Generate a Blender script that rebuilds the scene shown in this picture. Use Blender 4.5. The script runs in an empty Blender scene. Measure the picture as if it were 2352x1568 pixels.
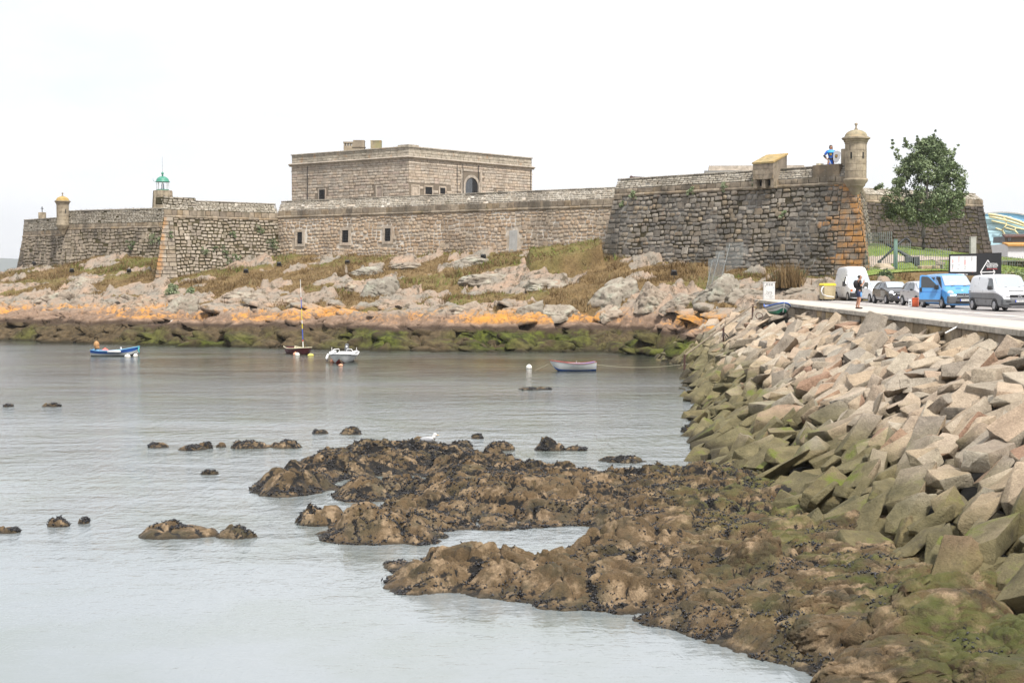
import bpy, bmesh, math, random
import numpy as np
from mathutils import Vector, Matrix, Euler

S = bpy.context.scene
C = S.collection
random.seed(11)
rng = np.random.default_rng(5)

# ------------------------------------------------------------------ camera
CAM_H = 6.0                 # eye above the water, metres
FOC = 3267.0                # 50 mm lens, in units of a 2352 wide frame
PITCH = math.atan((784 - 639) / FOC)
cam_d = bpy.data.cameras.new('camera')
cam_d.lens = 50.0
cam_d.sensor_width = 36.0
cam_d.clip_start = 0.5
cam_d.clip_end = 30000
cam = bpy.data.objects.new('camera', cam_d)
C.objects.link(cam)
cam.location = (0, 0, CAM_H)
cam.rotation_euler = (math.pi / 2 - PITCH, 0, 0)
S.camera = cam

# ------------------------------------------------------------------ sky and sun (thin bright overcast)
SUN_EL, SUN_AZ = math.radians(56), math.radians(152)      # azimuth measured clockwise from +Y
world = bpy.data.worlds.new('World')
S.world = world
world.use_nodes = True
wn, wl = world.node_tree.nodes, world.node_tree.links
wn.clear()
w_out = wn.new('ShaderNodeOutputWorld')
w_bg = wn.new('ShaderNodeBackground')
w_bg.inputs['Strength'].default_value = 0.12
w_sky = wn.new('ShaderNodeTexSky')
w_sky.sky_type = 'NISHITA'
w_sky.sun_disc = False
w_sky.sun_elevation = SUN_EL
w_sky.sun_rotation = SUN_AZ
w_sky.air_density = 1.2
w_sky.dust_density = 2.5
w_tc = wn.new('ShaderNodeTexCoord')
w_map = wn.new('ShaderNodeMapping')
w_map.inputs['Scale'].default_value = (1.0, 1.0, 3.0)
w_map.inputs['Location'].default_value = (3.1, 0.7, 0.2)
w_no = wn.new('ShaderNodeTexNoise')
w_no.inputs['Scale'].default_value = 2.2
w_no.inputs['Detail'].default_value = 6
w_no.inputs['Roughness'].default_value = 0.55
w_cr = wn.new('ShaderNodeMapRange')
w_cr.inputs['From Min'].default_value = 0.35
w_cr.inputs['From Max'].default_value = 0.6
w_cr.inputs['To Min'].default_value = 0.64
w_cr.inputs['To Max'].default_value = 0.97
w_mix = wn.new('ShaderNodeMix')
w_mix.data_type = 'RGBA'
w_mix.inputs['B'].default_value = (9.9, 10.0, 10.3, 1)
wl.new(w_tc.outputs['Generated'], w_map.inputs['Vector'])
wl.new(w_map.outputs['Vector'], w_no.inputs['Vector'])
wl.new(w_no.outputs['Fac'], w_cr.inputs['Value'])
wl.new(w_cr.outputs['Result'], w_mix.inputs['Factor'])
wl.new(w_sky.outputs['Color'], w_mix.inputs['A'])
wl.new(w_mix.outputs['Result'], w_bg.inputs['Color'])
wl.new(w_bg.outputs['Background'], w_out.inputs['Surface'])

sun_d = bpy.data.lights.new('sun', 'SUN')
sun_d.energy = 4.9
sun_d.angle = math.radians(7)
sun_d.color = (1.0, 0.95, 0.87)
sun = bpy.data.objects.new('sun', sun_d)
C.objects.link(sun)
_sd = Vector((math.sin(SUN_AZ) * math.cos(SUN_EL), math.cos(SUN_AZ) * math.cos(SUN_EL), math.sin(SUN_EL)))
sun.rotation_euler = (-_sd).to_track_quat('-Z', 'Y').to_euler()
sun.location = (0, 0, 80)

S.render.engine = 'CYCLES'
S.view_settings.view_transform = 'Standard'
S.view_settings.look = 'None'
S.view_settings.exposure = 0.16
S.view_settings.gamma = 1.0
S.view_settings.use_curve_mapping = False
S.cycles.max_bounces = 5
S.cycles.diffuse_bounces = 2
S.cycles.glossy_bounces = 3
S.cycles.transparent_max_bounces = 6
S.cycles.caustics_reflective = False
S.cycles.caustics_refractive = False

# ------------------------------------------------------------------ measuring the place from the picture
_fw = np.array([0, math.cos(PITCH), -math.sin(PITCH)])
_up = np.array([0, math.sin(PITCH), math.cos(PITCH)])
_rt = np.array([1.0, 0, 0])
CAMP = np.array([0, 0, CAM_H])


def ray(x, y):
    return _fw + _rt * ((x - 1176) / FOC) + _up * ((784 - y) / FOC)


def onz(x, y, z=0.0):
    d = ray(x, y)
    return CAMP + d * ((z - CAM_H) / d[2])


def atY(x, y, Y):
    d = ray(x, y)
    return CAMP + d * (Y / d[1])


def proj(p):
    q = np.asarray(p, float) - CAMP
    w = q @ _fw
    return 1176 + FOC * (q @ _rt) / w, 784 - FOC * (q @ _up) / w


def lineX(x, A, B):
    """point (X, Y) where the sight line of picture column x crosses the plan line A-B"""
    k = (x - 1176) / FOC
    ax, ay = A
    dx, dy = B[0] - ax, B[1] - ay
    t = (k * ay - ax) / (dx - k * dy)
    return ax + dx * t, ay + dy * t


# ------------------------------------------------------------------ objects
def tag(o, label=None, cat=None, group=None, kind=None):
    if label:
        o['label'] = label
    if cat:
        o['category'] = cat
    if group:
        o['group'] = group
    if kind:
        o['kind'] = kind
    return o


def thing(name, label, cat, loc=(0, 0, 0), rz=0.0, group=None, scale=1.0):
    o = bpy.data.objects.new(name, None)
    o.empty_display_size = 0.3
    C.objects.link(o)
    o.location = loc
    o.rotation_euler = (0, 0, rz)
    o.scale = (scale,) * 3
    return tag(o, label, cat, group)


def link(name, me, parent=None, mat=None):
    o = bpy.data.objects.new(name, me)
    if mat is not None and not me.materials:
        me.materials.append(mat)
    C.objects.link(o)
    if parent:
        o.parent = parent
    return o


def np_mesh(name, V, Fq, mat=None, smooth=True, parent=None, attrs=None):
    """mesh object from numpy arrays; Fq is (n,3) or (n,4)"""
    V = np.ascontiguousarray(V, dtype=np.float32)
    Fq = np.ascontiguousarray(Fq, dtype=np.int32)
    me = bpy.data.meshes.new(name)
    k = Fq.shape[1]
    me.vertices.add(len(V))
    me.vertices.foreach_set('co', V.ravel())
    me.loops.add(Fq.size)
    me.loops.foreach_set('vertex_index', Fq.ravel())
    me.polygons.add(len(Fq))
    me.polygons.foreach_set('loop_start', np.arange(0, Fq.size, k, dtype=np.int32))
    if smooth:
        me.polygons.foreach_set('use_smooth', np.ones(len(Fq), dtype=bool))
    if attrs:
        for an, av in attrs.items():
            a = me.attributes.new(an, 'FLOAT', 'POINT')
            a.data.foreach_set('value', np.ascontiguousarray(av, dtype=np.float32))
    me.update()
    me.validate()
    return link(name, me, parent, mat)


def grid_faces(nr, nc, keep=None):
    i = np.arange(nr * nc).reshape(nr, nc)
    q = np.stack([i[:-1, :-1], i[:-1, 1:], i[1:, 1:], i[1:, :-1]], -1).reshape(-1, 4)
    if keep is not None:
        k = keep.ravel()
        q = q[k[q].any(1)]
    return q


def compact(V, Fq, *arrs):
    used = np.zeros(len(V), bool)
    used[Fq.ravel()] = True
    m = np.cumsum(used) - 1
    return (V[used], m[Fq]) + tuple(a[used] for a in arrs)


class MB:
    """collects shapes, then links them as one mesh object"""

    def __init__(self):
        self.v, self.f, self.m = [], [], []
        self.mi = 0

    def add(self, vs, fs, M=None):
        b = len(self.v)
        if M is not None:
            vs = [M @ Vector(p) for p in vs]
        self.v += [tuple(p) for p in vs]
        for f in fs:
            self.f.append(tuple(i + b for i in f))
            self.m.append(self.mi)
        return self

    def box(self, c, s, M=None, taper=1.0, rz=0.0):
        x, y, z = (k / 2 for k in s)
        t = taper
        vs = [(-x, -y, -z), (x, -y, -z), (x, y, -z), (-x, y, -z),
              (-x * t, -y * t, z), (x * t, -y * t, z), (x * t, y * t, z), (-x * t, y * t, z)]
        if rz:
            cr, sr = math.cos(rz), math.sin(rz)
            vs = [(a * cr - b * sr, a * sr + b * cr, d) for a, b, d in vs]
        vs = [(a + c[0], b + c[1], d + c[2]) for a, b, d in vs]
        return self.add(vs, [(3, 2, 1, 0), (4, 5, 6, 7), (0, 1, 5, 4), (1, 2, 6, 5), (2, 3, 7, 6), (3, 0, 4, 7)], M)

    def quad(self, *p, M=None):
        return self.add(p, [tuple(range(len(p)))], M)

    def lathe(self, prof, n=16, c=(0, 0, 0), M=None, cap=True):
        vs, fs = [], []
        for r, z in prof:
            for k in range(n):
                a = 2 * math.pi * k / n
                vs.append((c[0] + r * math.cos(a), c[1] + r * math.sin(a), c[2] + z))
        for i in range(len(prof) - 1):
            for k in range(n):
                k2 = (k + 1) % n
                fs.append((i * n + k, i * n + k2, (i + 1) * n + k2, (i + 1) * n + k))
        if cap:
            fs.append(tuple(reversed(range(n))))
            fs.append(tuple(range((len(prof) - 1) * n, len(prof) * n)))
        return self.add(vs, fs, M)

    def tube(self, pts, r, n=6, M=None):
        pts = [Vector(p) for p in pts]
        vs, fs = [], []
        for i, p in enumerate(pts):
            t = (pts[min(i + 1, len(pts) - 1)] - pts[max(i - 1, 0)])
            t = t.normalized() if t.length > 1e-9 else Vector((0, 0, 1))
            a = t.cross(Vector((0, 0, 1)))
            if a.length < 1e-3:
                a = t.cross(Vector((1, 0, 0)))
            a.normalize()
            b = t.cross(a)
            rr = r[i] if isinstance(r, (list, tuple)) else r
            for k in range(n):
                g = 2 * math.pi * k / n
                vs.append(p + a * (rr * math.cos(g)) + b * (rr * math.sin(g)))
        for i in range(len(pts) - 1):
            for k in range(n):
                k2 = (k + 1) % n
                fs.append((i * n + k, i * n + k2, (i + 1) * n + k2, (i + 1) * n + k))
        fs.append(tuple(reversed(range(n))))
        fs.append(tuple(range((len(pts) - 1) * n, len(pts) * n)))
        return self.add(vs, fs, M)

    def sphere(self, c, r, n=12, m=8, M=None):
        r = (r, r, r) if not isinstance(r, (list, tuple)) else r
        vs, fs = [(c[0], c[1], c[2] - r[2])], []
        for i in range(1, m):
            a = math.pi * i / m - math.pi / 2
            for k in range(n):
                b = 2 * math.pi * k / n
                vs.append((c[0] + r[0] * math.cos(a) * math.cos(b), c[1] + r[1] * math.cos(a) * math.sin(b), c[2] + r[2] * math.sin(a)))
        vs.append((c[0], c[1], c[2] + r[2]))
        for k in range(n):
            fs.append((0, 1 + (k + 1) % n, 1 + k))
            fs.append((len(vs) - 1, 1 + (m - 2) * n + k, 1 + (m - 2) * n + (k + 1) % n))
        for i in range(m - 2):
            for k in range(n):
                k2 = (k + 1) % n
                fs.append((1 + i * n + k, 1 + i * n + k2, 1 + (i + 1) * n + k2, 1 + (i + 1) * n + k))
        return self.add(vs, fs, M)

    def prism(self, poly, a, b, axis=2, M=None):
        """extrude a polygon; axis is the extrusion axis, poly gives the other two coordinates in order"""
        def pt(u, v, w):
            return (u, v, w) if axis == 2 else ((u, w, v) if axis == 1 else (w, u, v))
        n = len(poly)
        vs = [pt(u, v, a) for u, v in poly] + [pt(u, v, b) for u, v in poly]
        fs = [tuple(reversed(range(n))), tuple(range(n, 2 * n))]
        fs += [(i, (i + 1) % n, n + (i + 1) % n, n + i) for i in range(n)]
        return self.add(vs, fs, M)

    def build(self, name, mat, parent=None, smooth=False, bevel=0.0, subsurf=0, autosmooth=None, fix=True):
        me = bpy.data.meshes.new(name)
        me.from_pydata(self.v, [], self.f)
        mats = mat if isinstance(mat, (list, tuple)) else [mat]
        for m in mats:
            me.materials.append(m)
        if len(mats) > 1:
            me.polygons.foreach_set('material_index', self.m)
        if fix:
            bm = bmesh.new()
            bm.from_mesh(me)
            bmesh.ops.recalc_face_normals(bm, faces=bm.faces)
            if bevel:
                es = [e for e in bm.edges if len(e.link_faces) == 2 and e.calc_face_angle(0) > 0.5]
                bmesh.ops.bevel(bm, geom=es, offset=bevel, segments=2, profile=0.6, affect='EDGES', clamp_overlap=True)
            if autosmooth is not None:
                for e in bm.edges:
                    e.smooth = len(e.link_faces) == 2 and e.calc_face_angle(3) < autosmooth
            bm.to_mesh(me)
            bm.free()
        if smooth or autosmooth is not None:
            me.polygons.foreach_set('use_smooth', [True] * len(me.polygons))
        o = link(name, me, parent)
        if subsurf:
            md = o.modifiers.new('subsurf', 'SUBSURF')
            md.levels = md.render_levels = subsurf
        return o


# ------------------------------------------------------------------ noise (numpy)
def _h(ix, iy, seed):
    h = (ix.astype(np.int64) * 374761393 + iy.astype(np.int64) * 668265263 + seed * 974634533) & 0xffffffff
    h = ((h ^ (h >> 13)) * 1274126177) & 0xffffffff
    h = h ^ (h >> 16)
    h = (h * 2246822519) & 0xffffffff
    return ((h ^ (h >> 15)) & 0xffffff) / float(0x1000000)


def vn(x, y, seed=0):
    ix, iy = np.floor(x), np.floor(y)
    fx, fy = x - ix, y - iy
    fx = fx * fx * fx * (fx * (fx * 6 - 15) + 10)
    fy = fy * fy * fy * (fy * (fy * 6 - 15) + 10)
    a, b = _h(ix, iy, seed), _h(ix + 1, iy, seed)
    c, d = _h(ix, iy + 1, seed), _h(ix + 1, iy + 1, seed)
    return (a * (1 - fx) + b * fx) * (1 - fy) + (c * (1 - fx) + d * fx) * fy


def fbm(x, y, octv=4, seed=0, gain=0.5):
    t, a, s = 0, 1.0, 0
    for o in range(octv):
        t = t + a * vn(x, y, seed + o * 17)
        s += a
        a *= gain
        x, y = x * 1.6 - y * 1.2 + 3.7, x * 1.2 + y * 1.6 - 1.3
    return t / s


def worley(x, y, seed=0, jit=0.95):
    ix, iy = np.floor(x), np.floor(y)
    f1 = np.full(x.shape, 9.0)
    f2 = np.full(x.shape, 9.0)
    cid = np.zeros(x.shape)
    for dx in (-1, 0, 1):
        for dy in (-1, 0, 1):
            cx, cy = ix + dx, iy + dy
            px = cx + 0.5 + jit * (_h(cx, cy, seed) - 0.5)
            py = cy + 0.5 + jit * (_h(cx, cy, seed + 91) - 0.5)
            d = np.sqrt((px - x) ** 2 + (py - y) ** 2)
            n = d < f1
            f2 = np.where(n, f1, np.minimum(f2, d))
            cid = np.where(n, _h(cx, cy, seed + 7), cid)
            f1 = np.where(n, d, f1)
    return f1, f2, cid


def facets(x, y, seed=0, tilt=0.8, dip=(0.0, 0.0), jit=0.95):
    """broken slabs: every cell is a tilted plane; returns height, distance to the nearest joint, cell number"""
    ix, iy = np.floor(x), np.floor(y)
    f1 = np.full(x.shape, 9.0)
    f2 = np.full(x.shape, 9.0)
    hh = np.zeros(x.shape)
    cid = np.zeros(x.shape)
    for dx in (-1, 0, 1):
        for dy in (-1, 0, 1):
            cx, cy = ix + dx, iy + dy
            vx = x - (cx + 0.5 + jit * (_h(cx, cy, seed) - 0.5))
            vy = y - (cy + 0.5 + jit * (_h(cx, cy, seed + 91) - 0.5))
            d = np.sqrt(vx * vx + vy * vy)
            n = d < f1
            f2 = np.where(n, f1, np.minimum(f2, d))
            c = _h(cx, cy, seed + 7)
            h = c - 0.5 + vx * (dip[0] + tilt * (_h(cx, cy, seed + 13) - 0.5)) + vy * (dip[1] + tilt * (_h(cx, cy, seed + 17) - 0.5))
            hh = np.where(n, h, hh)
            cid = np.where(n, c, cid)
            f1 = np.where(n, d, f1)
    return hh, f2 - f1, cid


def sst(a, b, x):
    t = np.clip((x - a) / (b - a), 0, 1)
    return t * t * (3 - 2 * t)


def poly_sd(px, py, poly):
    """signed distance to a polygon, positive inside"""
    poly = np.asarray(poly, float)
    d = np.full(px.shape, 1e9)
    ins = np.zeros(px.shape, bool)
    n = len(poly)
    for i in range(n):
        ax, ay = poly[i]
        bx, by = poly[(i + 1) % n]
        ex, ey = bx - ax, by - ay
        t = np.clip(((px - ax) * ex + (py - ay) * ey) / (ex * ex + ey * ey + 1e-12), 0, 1)
        d = np.minimum(d, np.hypot(px - ax - t * ex, py - ay - t * ey))
        if abs(ey) > 1e-12:
            c = ((ay > py) != (by > py)) & (px < ex * (py - ay) / ey + ax)
            ins ^= c
    return np.where(ins, d, -d)


NUMW = ['leftmost', 'second from left', 'third from left', 'fourth from left', 'fifth from left', 'sixth from left',
        'seventh from left', 'eighth from left', 'ninth from left', 'tenth from left', 'eleventh from left', 'twelfth from left']
# ------------------------------------------------------------------ materials
class NT:
    def __init__(self, name):
        self.mat = bpy.data.materials.new(name)
        self.mat.use_nodes = True
        self.t = self.mat.node_tree
        self.n, self.l = self.t.nodes, self.t.links
        self.n.clear()
        self.out = self.n.new('ShaderNodeOutputMaterial')
        self.b = self.n.new('ShaderNodeBsdfPrincipled')
        self.l.new(self.b.outputs[0], self.out.inputs['Surface'])
        self._geo = None

    def set(self, sock, v):
        i = self.b.inputs[sock]
        if hasattr(v, 'is_output') or isinstance(v, bpy.types.NodeSocket):
            self.l.new(v, i)
        else:
            i.default_value = (*v, 1) if isinstance(v, tuple) and len(v) == 3 else v
        return self

    def _in(self, node, sock, v):
        if v is None:
            return
        i = node.inputs[sock]
        if isinstance(v, bpy.types.NodeSocket):
            self.l.new(v, i)
        elif isinstance(v, tuple) and len(v) == 3 and i.type == 'RGBA':
            i.default_value = (*v, 1)
        else:
            i.default_value = v

    @property
    def geo(self):
        if self._geo is None:
            self._geo = self.n.new('ShaderNodeNewGeometry')
        return self._geo

    @property
    def pos(self):
        return self.geo.outputs['Position']

    def obj_pos(self):
        return self.n.new('ShaderNodeTexCoord').outputs['Object']

    def scaled(self, vec, s):
        m = self.n.new('ShaderNodeMapping')
        self._in(m, 'Vector', vec)
        m.inputs['Scale'].default_value = s
        return m.outputs[0]

    def noise(self, scale, detail=4, rough=0.55, vec=None, dist=0.0, out='Fac'):
        m = self.n.new('ShaderNodeTexNoise')
        self._in(m, 'Vector', self.pos if vec is None else vec)
        m.inputs['Scale'].default_value = scale
        m.inputs['Detail'].default_value = detail
        m.inputs['Roughness'].default_value = rough
        m.inputs['Distortion'].default_value = dist
        return m.outputs[out]

    def voro(self, scale, feature='F1', vec=None, out='Distance', rand=1.0):
        m = self.n.new('ShaderNodeTexVoronoi')
        m.feature = feature
        self._in(m, 'Vector', self.pos if vec is None else vec)
        m.inputs['Scale'].default_value = scale
        m.inputs['Randomness'].default_value = rand
        return m.outputs[out]

    def rng(self, v, a, b, c=0.0, d=1.0, smooth=False):
        m = self.n.new('ShaderNodeMapRange')
        if smooth:
            m.interpolation_type = 'SMOOTHSTEP'
        self._in(m, 'Value', v)
        for k, x in zip(('From Min', 'From Max', 'To Min', 'To Max'), (a, b, c, d)):
            m.inputs[k].default_value = x
        return m.outputs[0]

    def math(self, op, a, b=None, c=None, clamp=False):
        m = self.n.new('ShaderNodeMath')
        m.operation = op
        m.use_clamp = clamp
        for i, v in enumerate((a, b, c)):
            if v is None:
                continue
            if isinstance(v, bpy.types.NodeSocket):
                self.l.new(v, m.inputs[i])
            else:
                m.inputs[i].default_value = v
        return m.outputs[0]

    def mix(self, f, a, b, blend='MIX'):
        m = self.n.new('ShaderNodeMix')
        m.data_type = 'RGBA'
        m.blend_type = blend
        self._in(m, 'Factor', f)
        self._in(m, 'A', a)
        self._in(m, 'B', b)
        return m.outputs['Result']

    def ramp(self, f, stops, interp='LINEAR'):
        m = self.n.new('ShaderNodeValToRGB')
        self._in(m, 'Fac', f)
        cr = m.color_ramp
        cr.interpolation = interp
        while len(cr.elements) < len(stops):
            cr.elements.new(0.5)
        for e, (p, c) in zip(cr.elements, stops):
            e.position = p
            e.color = (*c, 1)
        return m.outputs['Color']

    def sep(self, vec=None):
        m = self.n.new('ShaderNodeSeparateXYZ')
        self._in(m, 'Vector', self.pos if vec is None else vec)
        return m.outputs

    def attr(self, name):
        m = self.n.new('ShaderNodeAttribute')
        m.attribute_name = name
        return m.outputs['Fac']

    def rand(self):
        """one number per loose piece, whether the piece is an object or part of a joined mesh"""
        o = self.n.new('ShaderNodeObjectInfo')
        a = self.math('MULTIPLY', o.outputs['Random'], 7.31)
        b = self.math('MULTIPLY', self.geo.outputs['Random Per Island'], 3.77)
        return self.math('FRACT', self.math('ADD', a, b))

    def bump(self, h, strength=0.5, dist=0.05):
        m = self.n.new('ShaderNodeBump')
        m.inputs['Strength'].default_value = strength
        m.inputs['Distance'].default_value = dist
        self._in(m, 'Height', h)
        self.l.new(m.outputs[0], self.b.inputs['Normal'])
        return m


def paint(name, col, rough=0.4, metal=0.0, wear=0.12, scale=3.0, coat=0.0, spec=0.5):
    t = NT(name)
    n = t.noise(scale, 5, vec=t.obj_pos())
    c = t.mix(t.rng(n, 0.35, 0.75, 0, 1), col, tuple(k * (1 - wear) for k in col))
    t.set('Base Color', c).set('Roughness', t.rng(n, 0.3, 0.8, rough * 0.85, min(1, rough * 1.2)))
    t.set('Metallic', metal).set('Coat Weight', coat).set('Specular IOR Level', spec)
    return t.mat


def wall_stone(name, pal, stain=(0.06, 0.055, 0.05), stain_amt=0.5, stain_th=0.5, white=0.3, moss=0.3,
               orange=None, orange_amt=0.0, dark_low=None):
    t = NT(name)
    r = t.rand()
    p = t.pos
    k = len(pal)
    base = t.ramp(r, [(i / max(1, k - 1), c) for i, c in enumerate(pal)])
    n1 = t.noise(2.2, 7, 0.65)
    base = t.mix(1.0, base, t.ramp(n1, [(0.25, (0.42, 0.40, 0.38)), (0.5, (.95, .94, .92)), (0.75, (1.4, 1.38, 1.35))]), 'MULTIPLY')
    # big weather stains, longer downwards
    ns = t.noise(0.35, 5, 0.6, vec=t.scaled(p, (1, 1, 0.45)))
    st = t.rng(t.math('ADD', ns, t.math('MULTIPLY', t.math('SUBTRACT', n1, 0.5), 0.35)), stain_th, stain_th + 0.13, 0, stain_amt)
    base = t.mix(st, base, stain)
    nm = t.noise(0.8, 6, 0.6)
    base = t.mix(t.rng(nm, 0.62 - 0.1 * moss, 0.72, 0, moss), base, (0.075, 0.07, 0.025))
    if orange is not None:
        ax, wx = orange                       # where along X the lichen grows, and how far it fades
        x = t.sep()[0]
        m = t.rng(t.math('ABSOLUTE', t.math('SUBTRACT', x, ax)), wx, wx * 0.25, 0, 1)
        no = t.noise(0.55, 5, 0.6)
        v = t.math('ADD', t.math('MULTIPLY', m, 0.62), t.math('ADD', t.math('MULTIPLY', no, 0.55), t.math('MULTIPLY', r, 0.22)))
        base = t.mix(t.math('MULTIPLY', t.rng(v, 0.80, 1.04, 0, 1), t.rng(t.noise(1.1, 7, .7), .38, .56, .05, .88)), base, t.mix(n1, (0.36, 0.15, 0.04), (0.48, 0.26, 0.09)))
    if orange_amt:
        no = t.noise(1.1, 6, 0.65)
        base = t.mix(t.rng(no, 0.58, 0.7, 0, orange_amt), base, (0.36, 0.17, 0.06))
    sp = t.noise(9, 3, 0.7)
    base = t.mix(t.rng(sp, 0.62, 0.72, 0, white), base, (0.55, 0.54, 0.5))
    t.set('Base Color', base).set('Roughness', 0.93).set('Specular IOR Level', 0.15)
    t.bump(t.noise(14, 6, 0.7), 0.6, 0.03)
    return t.mat


def mortar(name, c1, c2, c3=None, scale=0.5):
    t = NT(name)
    n = t.noise(scale, 6, 0.6)
    n2 = t.noise(6, 4, 0.6)
    c = t.mix(t.rng(n, 0.42, 0.6), c1, c2)
    if c3:
        c = t.mix(t.rng(t.noise(.45, 6, .65), 0.47, 0.58), c, c3)
    c = t.mix(t.rng(n2, 0.3, 0.8, 0, 0.5), c, tuple(k * 0.5 for k in c1))
    t.set('Base Color', c).set('Roughness', 0.95).set('Specular IOR Level', 0.1)
    t.bump(n2, 0.6, 0.05)
    return t.mat


M = {}
M['curtain'] = wall_stone('curtain_stone', [(0.37, 0.265, 0.175), (0.46, 0.355, 0.26), (0.41, 0.31, 0.22), (0.48, 0.405, 0.315), (0.41, 0.285, 0.185), (0.45, 0.38, 0.31), (0.40, 0.315, 0.24)],
                          stain=(0.14, 0.12, 0.10), stain_amt=0.55, stain_th=0.5, white=0.35, moss=0.05, orange_amt=0.12)
M['curtain_mortar'] = mortar('curtain_mortar', (0.50, 0.425, 0.34), (0.39, 0.315, 0.24), (0.74, 0.69, 0.62))
M['bastion'] = wall_stone('bastion_stone', [(0.24, 0.205, 0.165), (0.145, 0.132, 0.118), (0.29, 0.26, 0.225), (0.19, 0.17, 0.145), (0.26, 0.21, 0.15), (0.125, 0.116, 0.108), (0.34, 0.305, 0.26)],
                          stain=(0.06, 0.057, 0.052), stain_amt=0.7, stain_th=0.5, white=0.4, moss=0.35, orange=(30.4, 5.2), orange_amt=0.2)
M['bastion_mortar'] = mortar('bastion_mortar', (0.05, 0.042, 0.026), (0.085, 0.07, 0.04), (0.30, 0.285, 0.26), 0.35)
M['left_bastion'] = wall_stone('left_bastion_stone', [(0.37, 0.32, 0.265), (0.30, 0.255, 0.21), (0.43, 0.38, 0.32), (0.26, 0.21, 0.155), (0.39, 0.34, 0.275)],
                               stain=(0.075, 0.066, 0.05), stain_amt=0.6, stain_th=0.54, white=0.3, moss=0.5, orange=(-40.8, 1.6))
M['left_mortar'] = mortar('left_bastion_mortar', (0.055, 0.045, 0.022), (0.075, 0.065, 0.03), (0.10, 0.085, 0.05))
M['far_wall'] = wall_stone('far_wall_stone', [(0.32, 0.265, 0.21), (0.25, 0.215, 0.175), (0.37, 0.315, 0.25), (0.21, 0.18, 0.14)],
                           stain=(0.07, 0.06, 0.05), stain_amt=0.75, stain_th=0.47, white=0.25, moss=0.6, orange_amt=0.1)
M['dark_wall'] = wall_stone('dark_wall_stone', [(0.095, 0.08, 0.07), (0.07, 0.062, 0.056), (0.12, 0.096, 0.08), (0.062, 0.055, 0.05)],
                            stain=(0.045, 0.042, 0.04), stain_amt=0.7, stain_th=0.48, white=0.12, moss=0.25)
M['parapet'] = wall_stone('parapet_stone', [(0.33, 0.27, 0.2), (0.26, 0.22, 0.175), (0.37, 0.31, 0.24), (0.23, 0.19, 0.15), (0.31, 0.24, 0.16)],
                          stain=(0.085, 0.075, 0.06), stain_amt=0.75, stain_th=0.5, white=0.3, moss=0.45, orange_amt=0.15)
M['rubble'] = wall_stone('rubble_stone', [(0.36, 0.33, 0.28), (0.29, 0.26, 0.215), (0.42, 0.39, 0.34), (0.33, 0.29, 0.24)],
                         stain=(0.12, 0.10, 0.08), stain_amt=0.5, stain_th=0.52, white=0.45, moss=0.4)
M['keep'] = wall_stone('keep_stone', [(0.42, 0.355, 0.29), (0.46, 0.39, 0.32), (0.39, 0.345, 0.295), (0.48, 0.42, 0.355), (0.44, 0.36, 0.28), (0.44, 0.36, 0.31)],
                       stain=(0.19, 0.165, 0.14), stain_amt=0.5, stain_th=0.55, white=0.12, moss=0.0)
M['keep_top'] = wall_stone('keep_parapet_stone', [(0.39, 0.345, 0.28), (0.43, 0.385, 0.32), (0.36, 0.325, 0.265)],
                           stain=(0.17, 0.15, 0.12), stain_amt=0.5, stain_th=0.5, white=0.2, moss=0.1, orange_amt=0.7)
M['keep_joint'] = mortar('keep_joint', (0.24, 0.2, 0.155), (0.19, 0.155, 0.12))
M['tower'] = wall_stone('watchtower_stone', [(0.36, 0.30, 0.22), (0.33, 0.28, 0.21), (0.40, 0.34, 0.26)], stain=(0.17, 0.14, 0.11), stain_amt=0.6,
                        stain_th=0.53, white=0.15, moss=0.0)
M['tower_dome'] = wall_stone('watchtower_dome_stone', [(0.35, 0.30, 0.2), (0.33, 0.29, 0.21)], stain=(0.22, 0.22, 0.1), stain_amt=0.6, stain_th=0.5,
                             white=0.1, moss=0.3, orange_amt=0.5)
M['tower_dome_y'] = wall_stone('yellow_dome_stone', [(0.40, 0.31, 0.15), (0.38, 0.3, 0.17)], stain=(0.42, 0.27, 0.07), stain_amt=0.6, stain_th=0.45,
                               white=0.1, moss=0.1, orange_amt=0.6)
M['quay'] = wall_stone('quay_stone', [(0.34, 0.27, 0.18), (0.28, 0.235, 0.185), (0.42, 0.31, 0.17), (0.30, 0.25, 0.20), (0.24, 0.2, 0.16)],
                       stain=(0.10, 0.085, 0.065), stain_amt=0.5, stain_th=0.54, white=0.15, moss=0.3)
M['cap'] = wall_stone('capstone', [(0.42, 0.385, 0.34), (0.47, 0.43, 0.375), (0.38, 0.35, 0.31)], stain=(0.3, 0.27, 0.22), stain_amt=0.4, stain_th=0.56, white=0.2, moss=0.1)
M['lichen_cap'] = wall_stone('lichen_slab', [(0.36, 0.27, 0.12), (0.38, 0.31, 0.18)], stain=(0.42, 0.26, 0.08), stain_amt=0.6, stain_th=0.45, white=0.1, moss=0.1)

M['black_hole'] = paint('dark_opening', (0.006, 0.006, 0.007), 0.9)
M['iron'] = paint('iron', (0.025, 0.025, 0.027), 0.6)
M['rust'] = paint('rusty_iron', (0.09, 0.045, 0.035), 0.8, wear=0.4)
M['white'] = paint('white_paint', (0.78, 0.79, 0.81), 0.3, coat=0.5, wear=0.05)
M['white_matt'] = paint('white_matt', (0.72, 0.71, 0.69), 0.6)
M['silver'] = paint('silver_paint', (0.50, 0.50, 0.53), 0.35, metal=0.25, coat=0.6)
M['dark_car'] = paint('charcoal_paint', (0.03, 0.028, 0.028), 0.25, coat=1.0)
M['blue_car'] = paint('blue_paint', (0.075, 0.30, 0.66), 0.3, coat=0.7)
M['grey_plastic'] = paint('grey_plastic', (0.10, 0.105, 0.112), 0.6)
M['grey_lower'] = paint('grey_lower_paint', (0.17, 0.175, 0.185), 0.45, coat=0.2)
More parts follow.
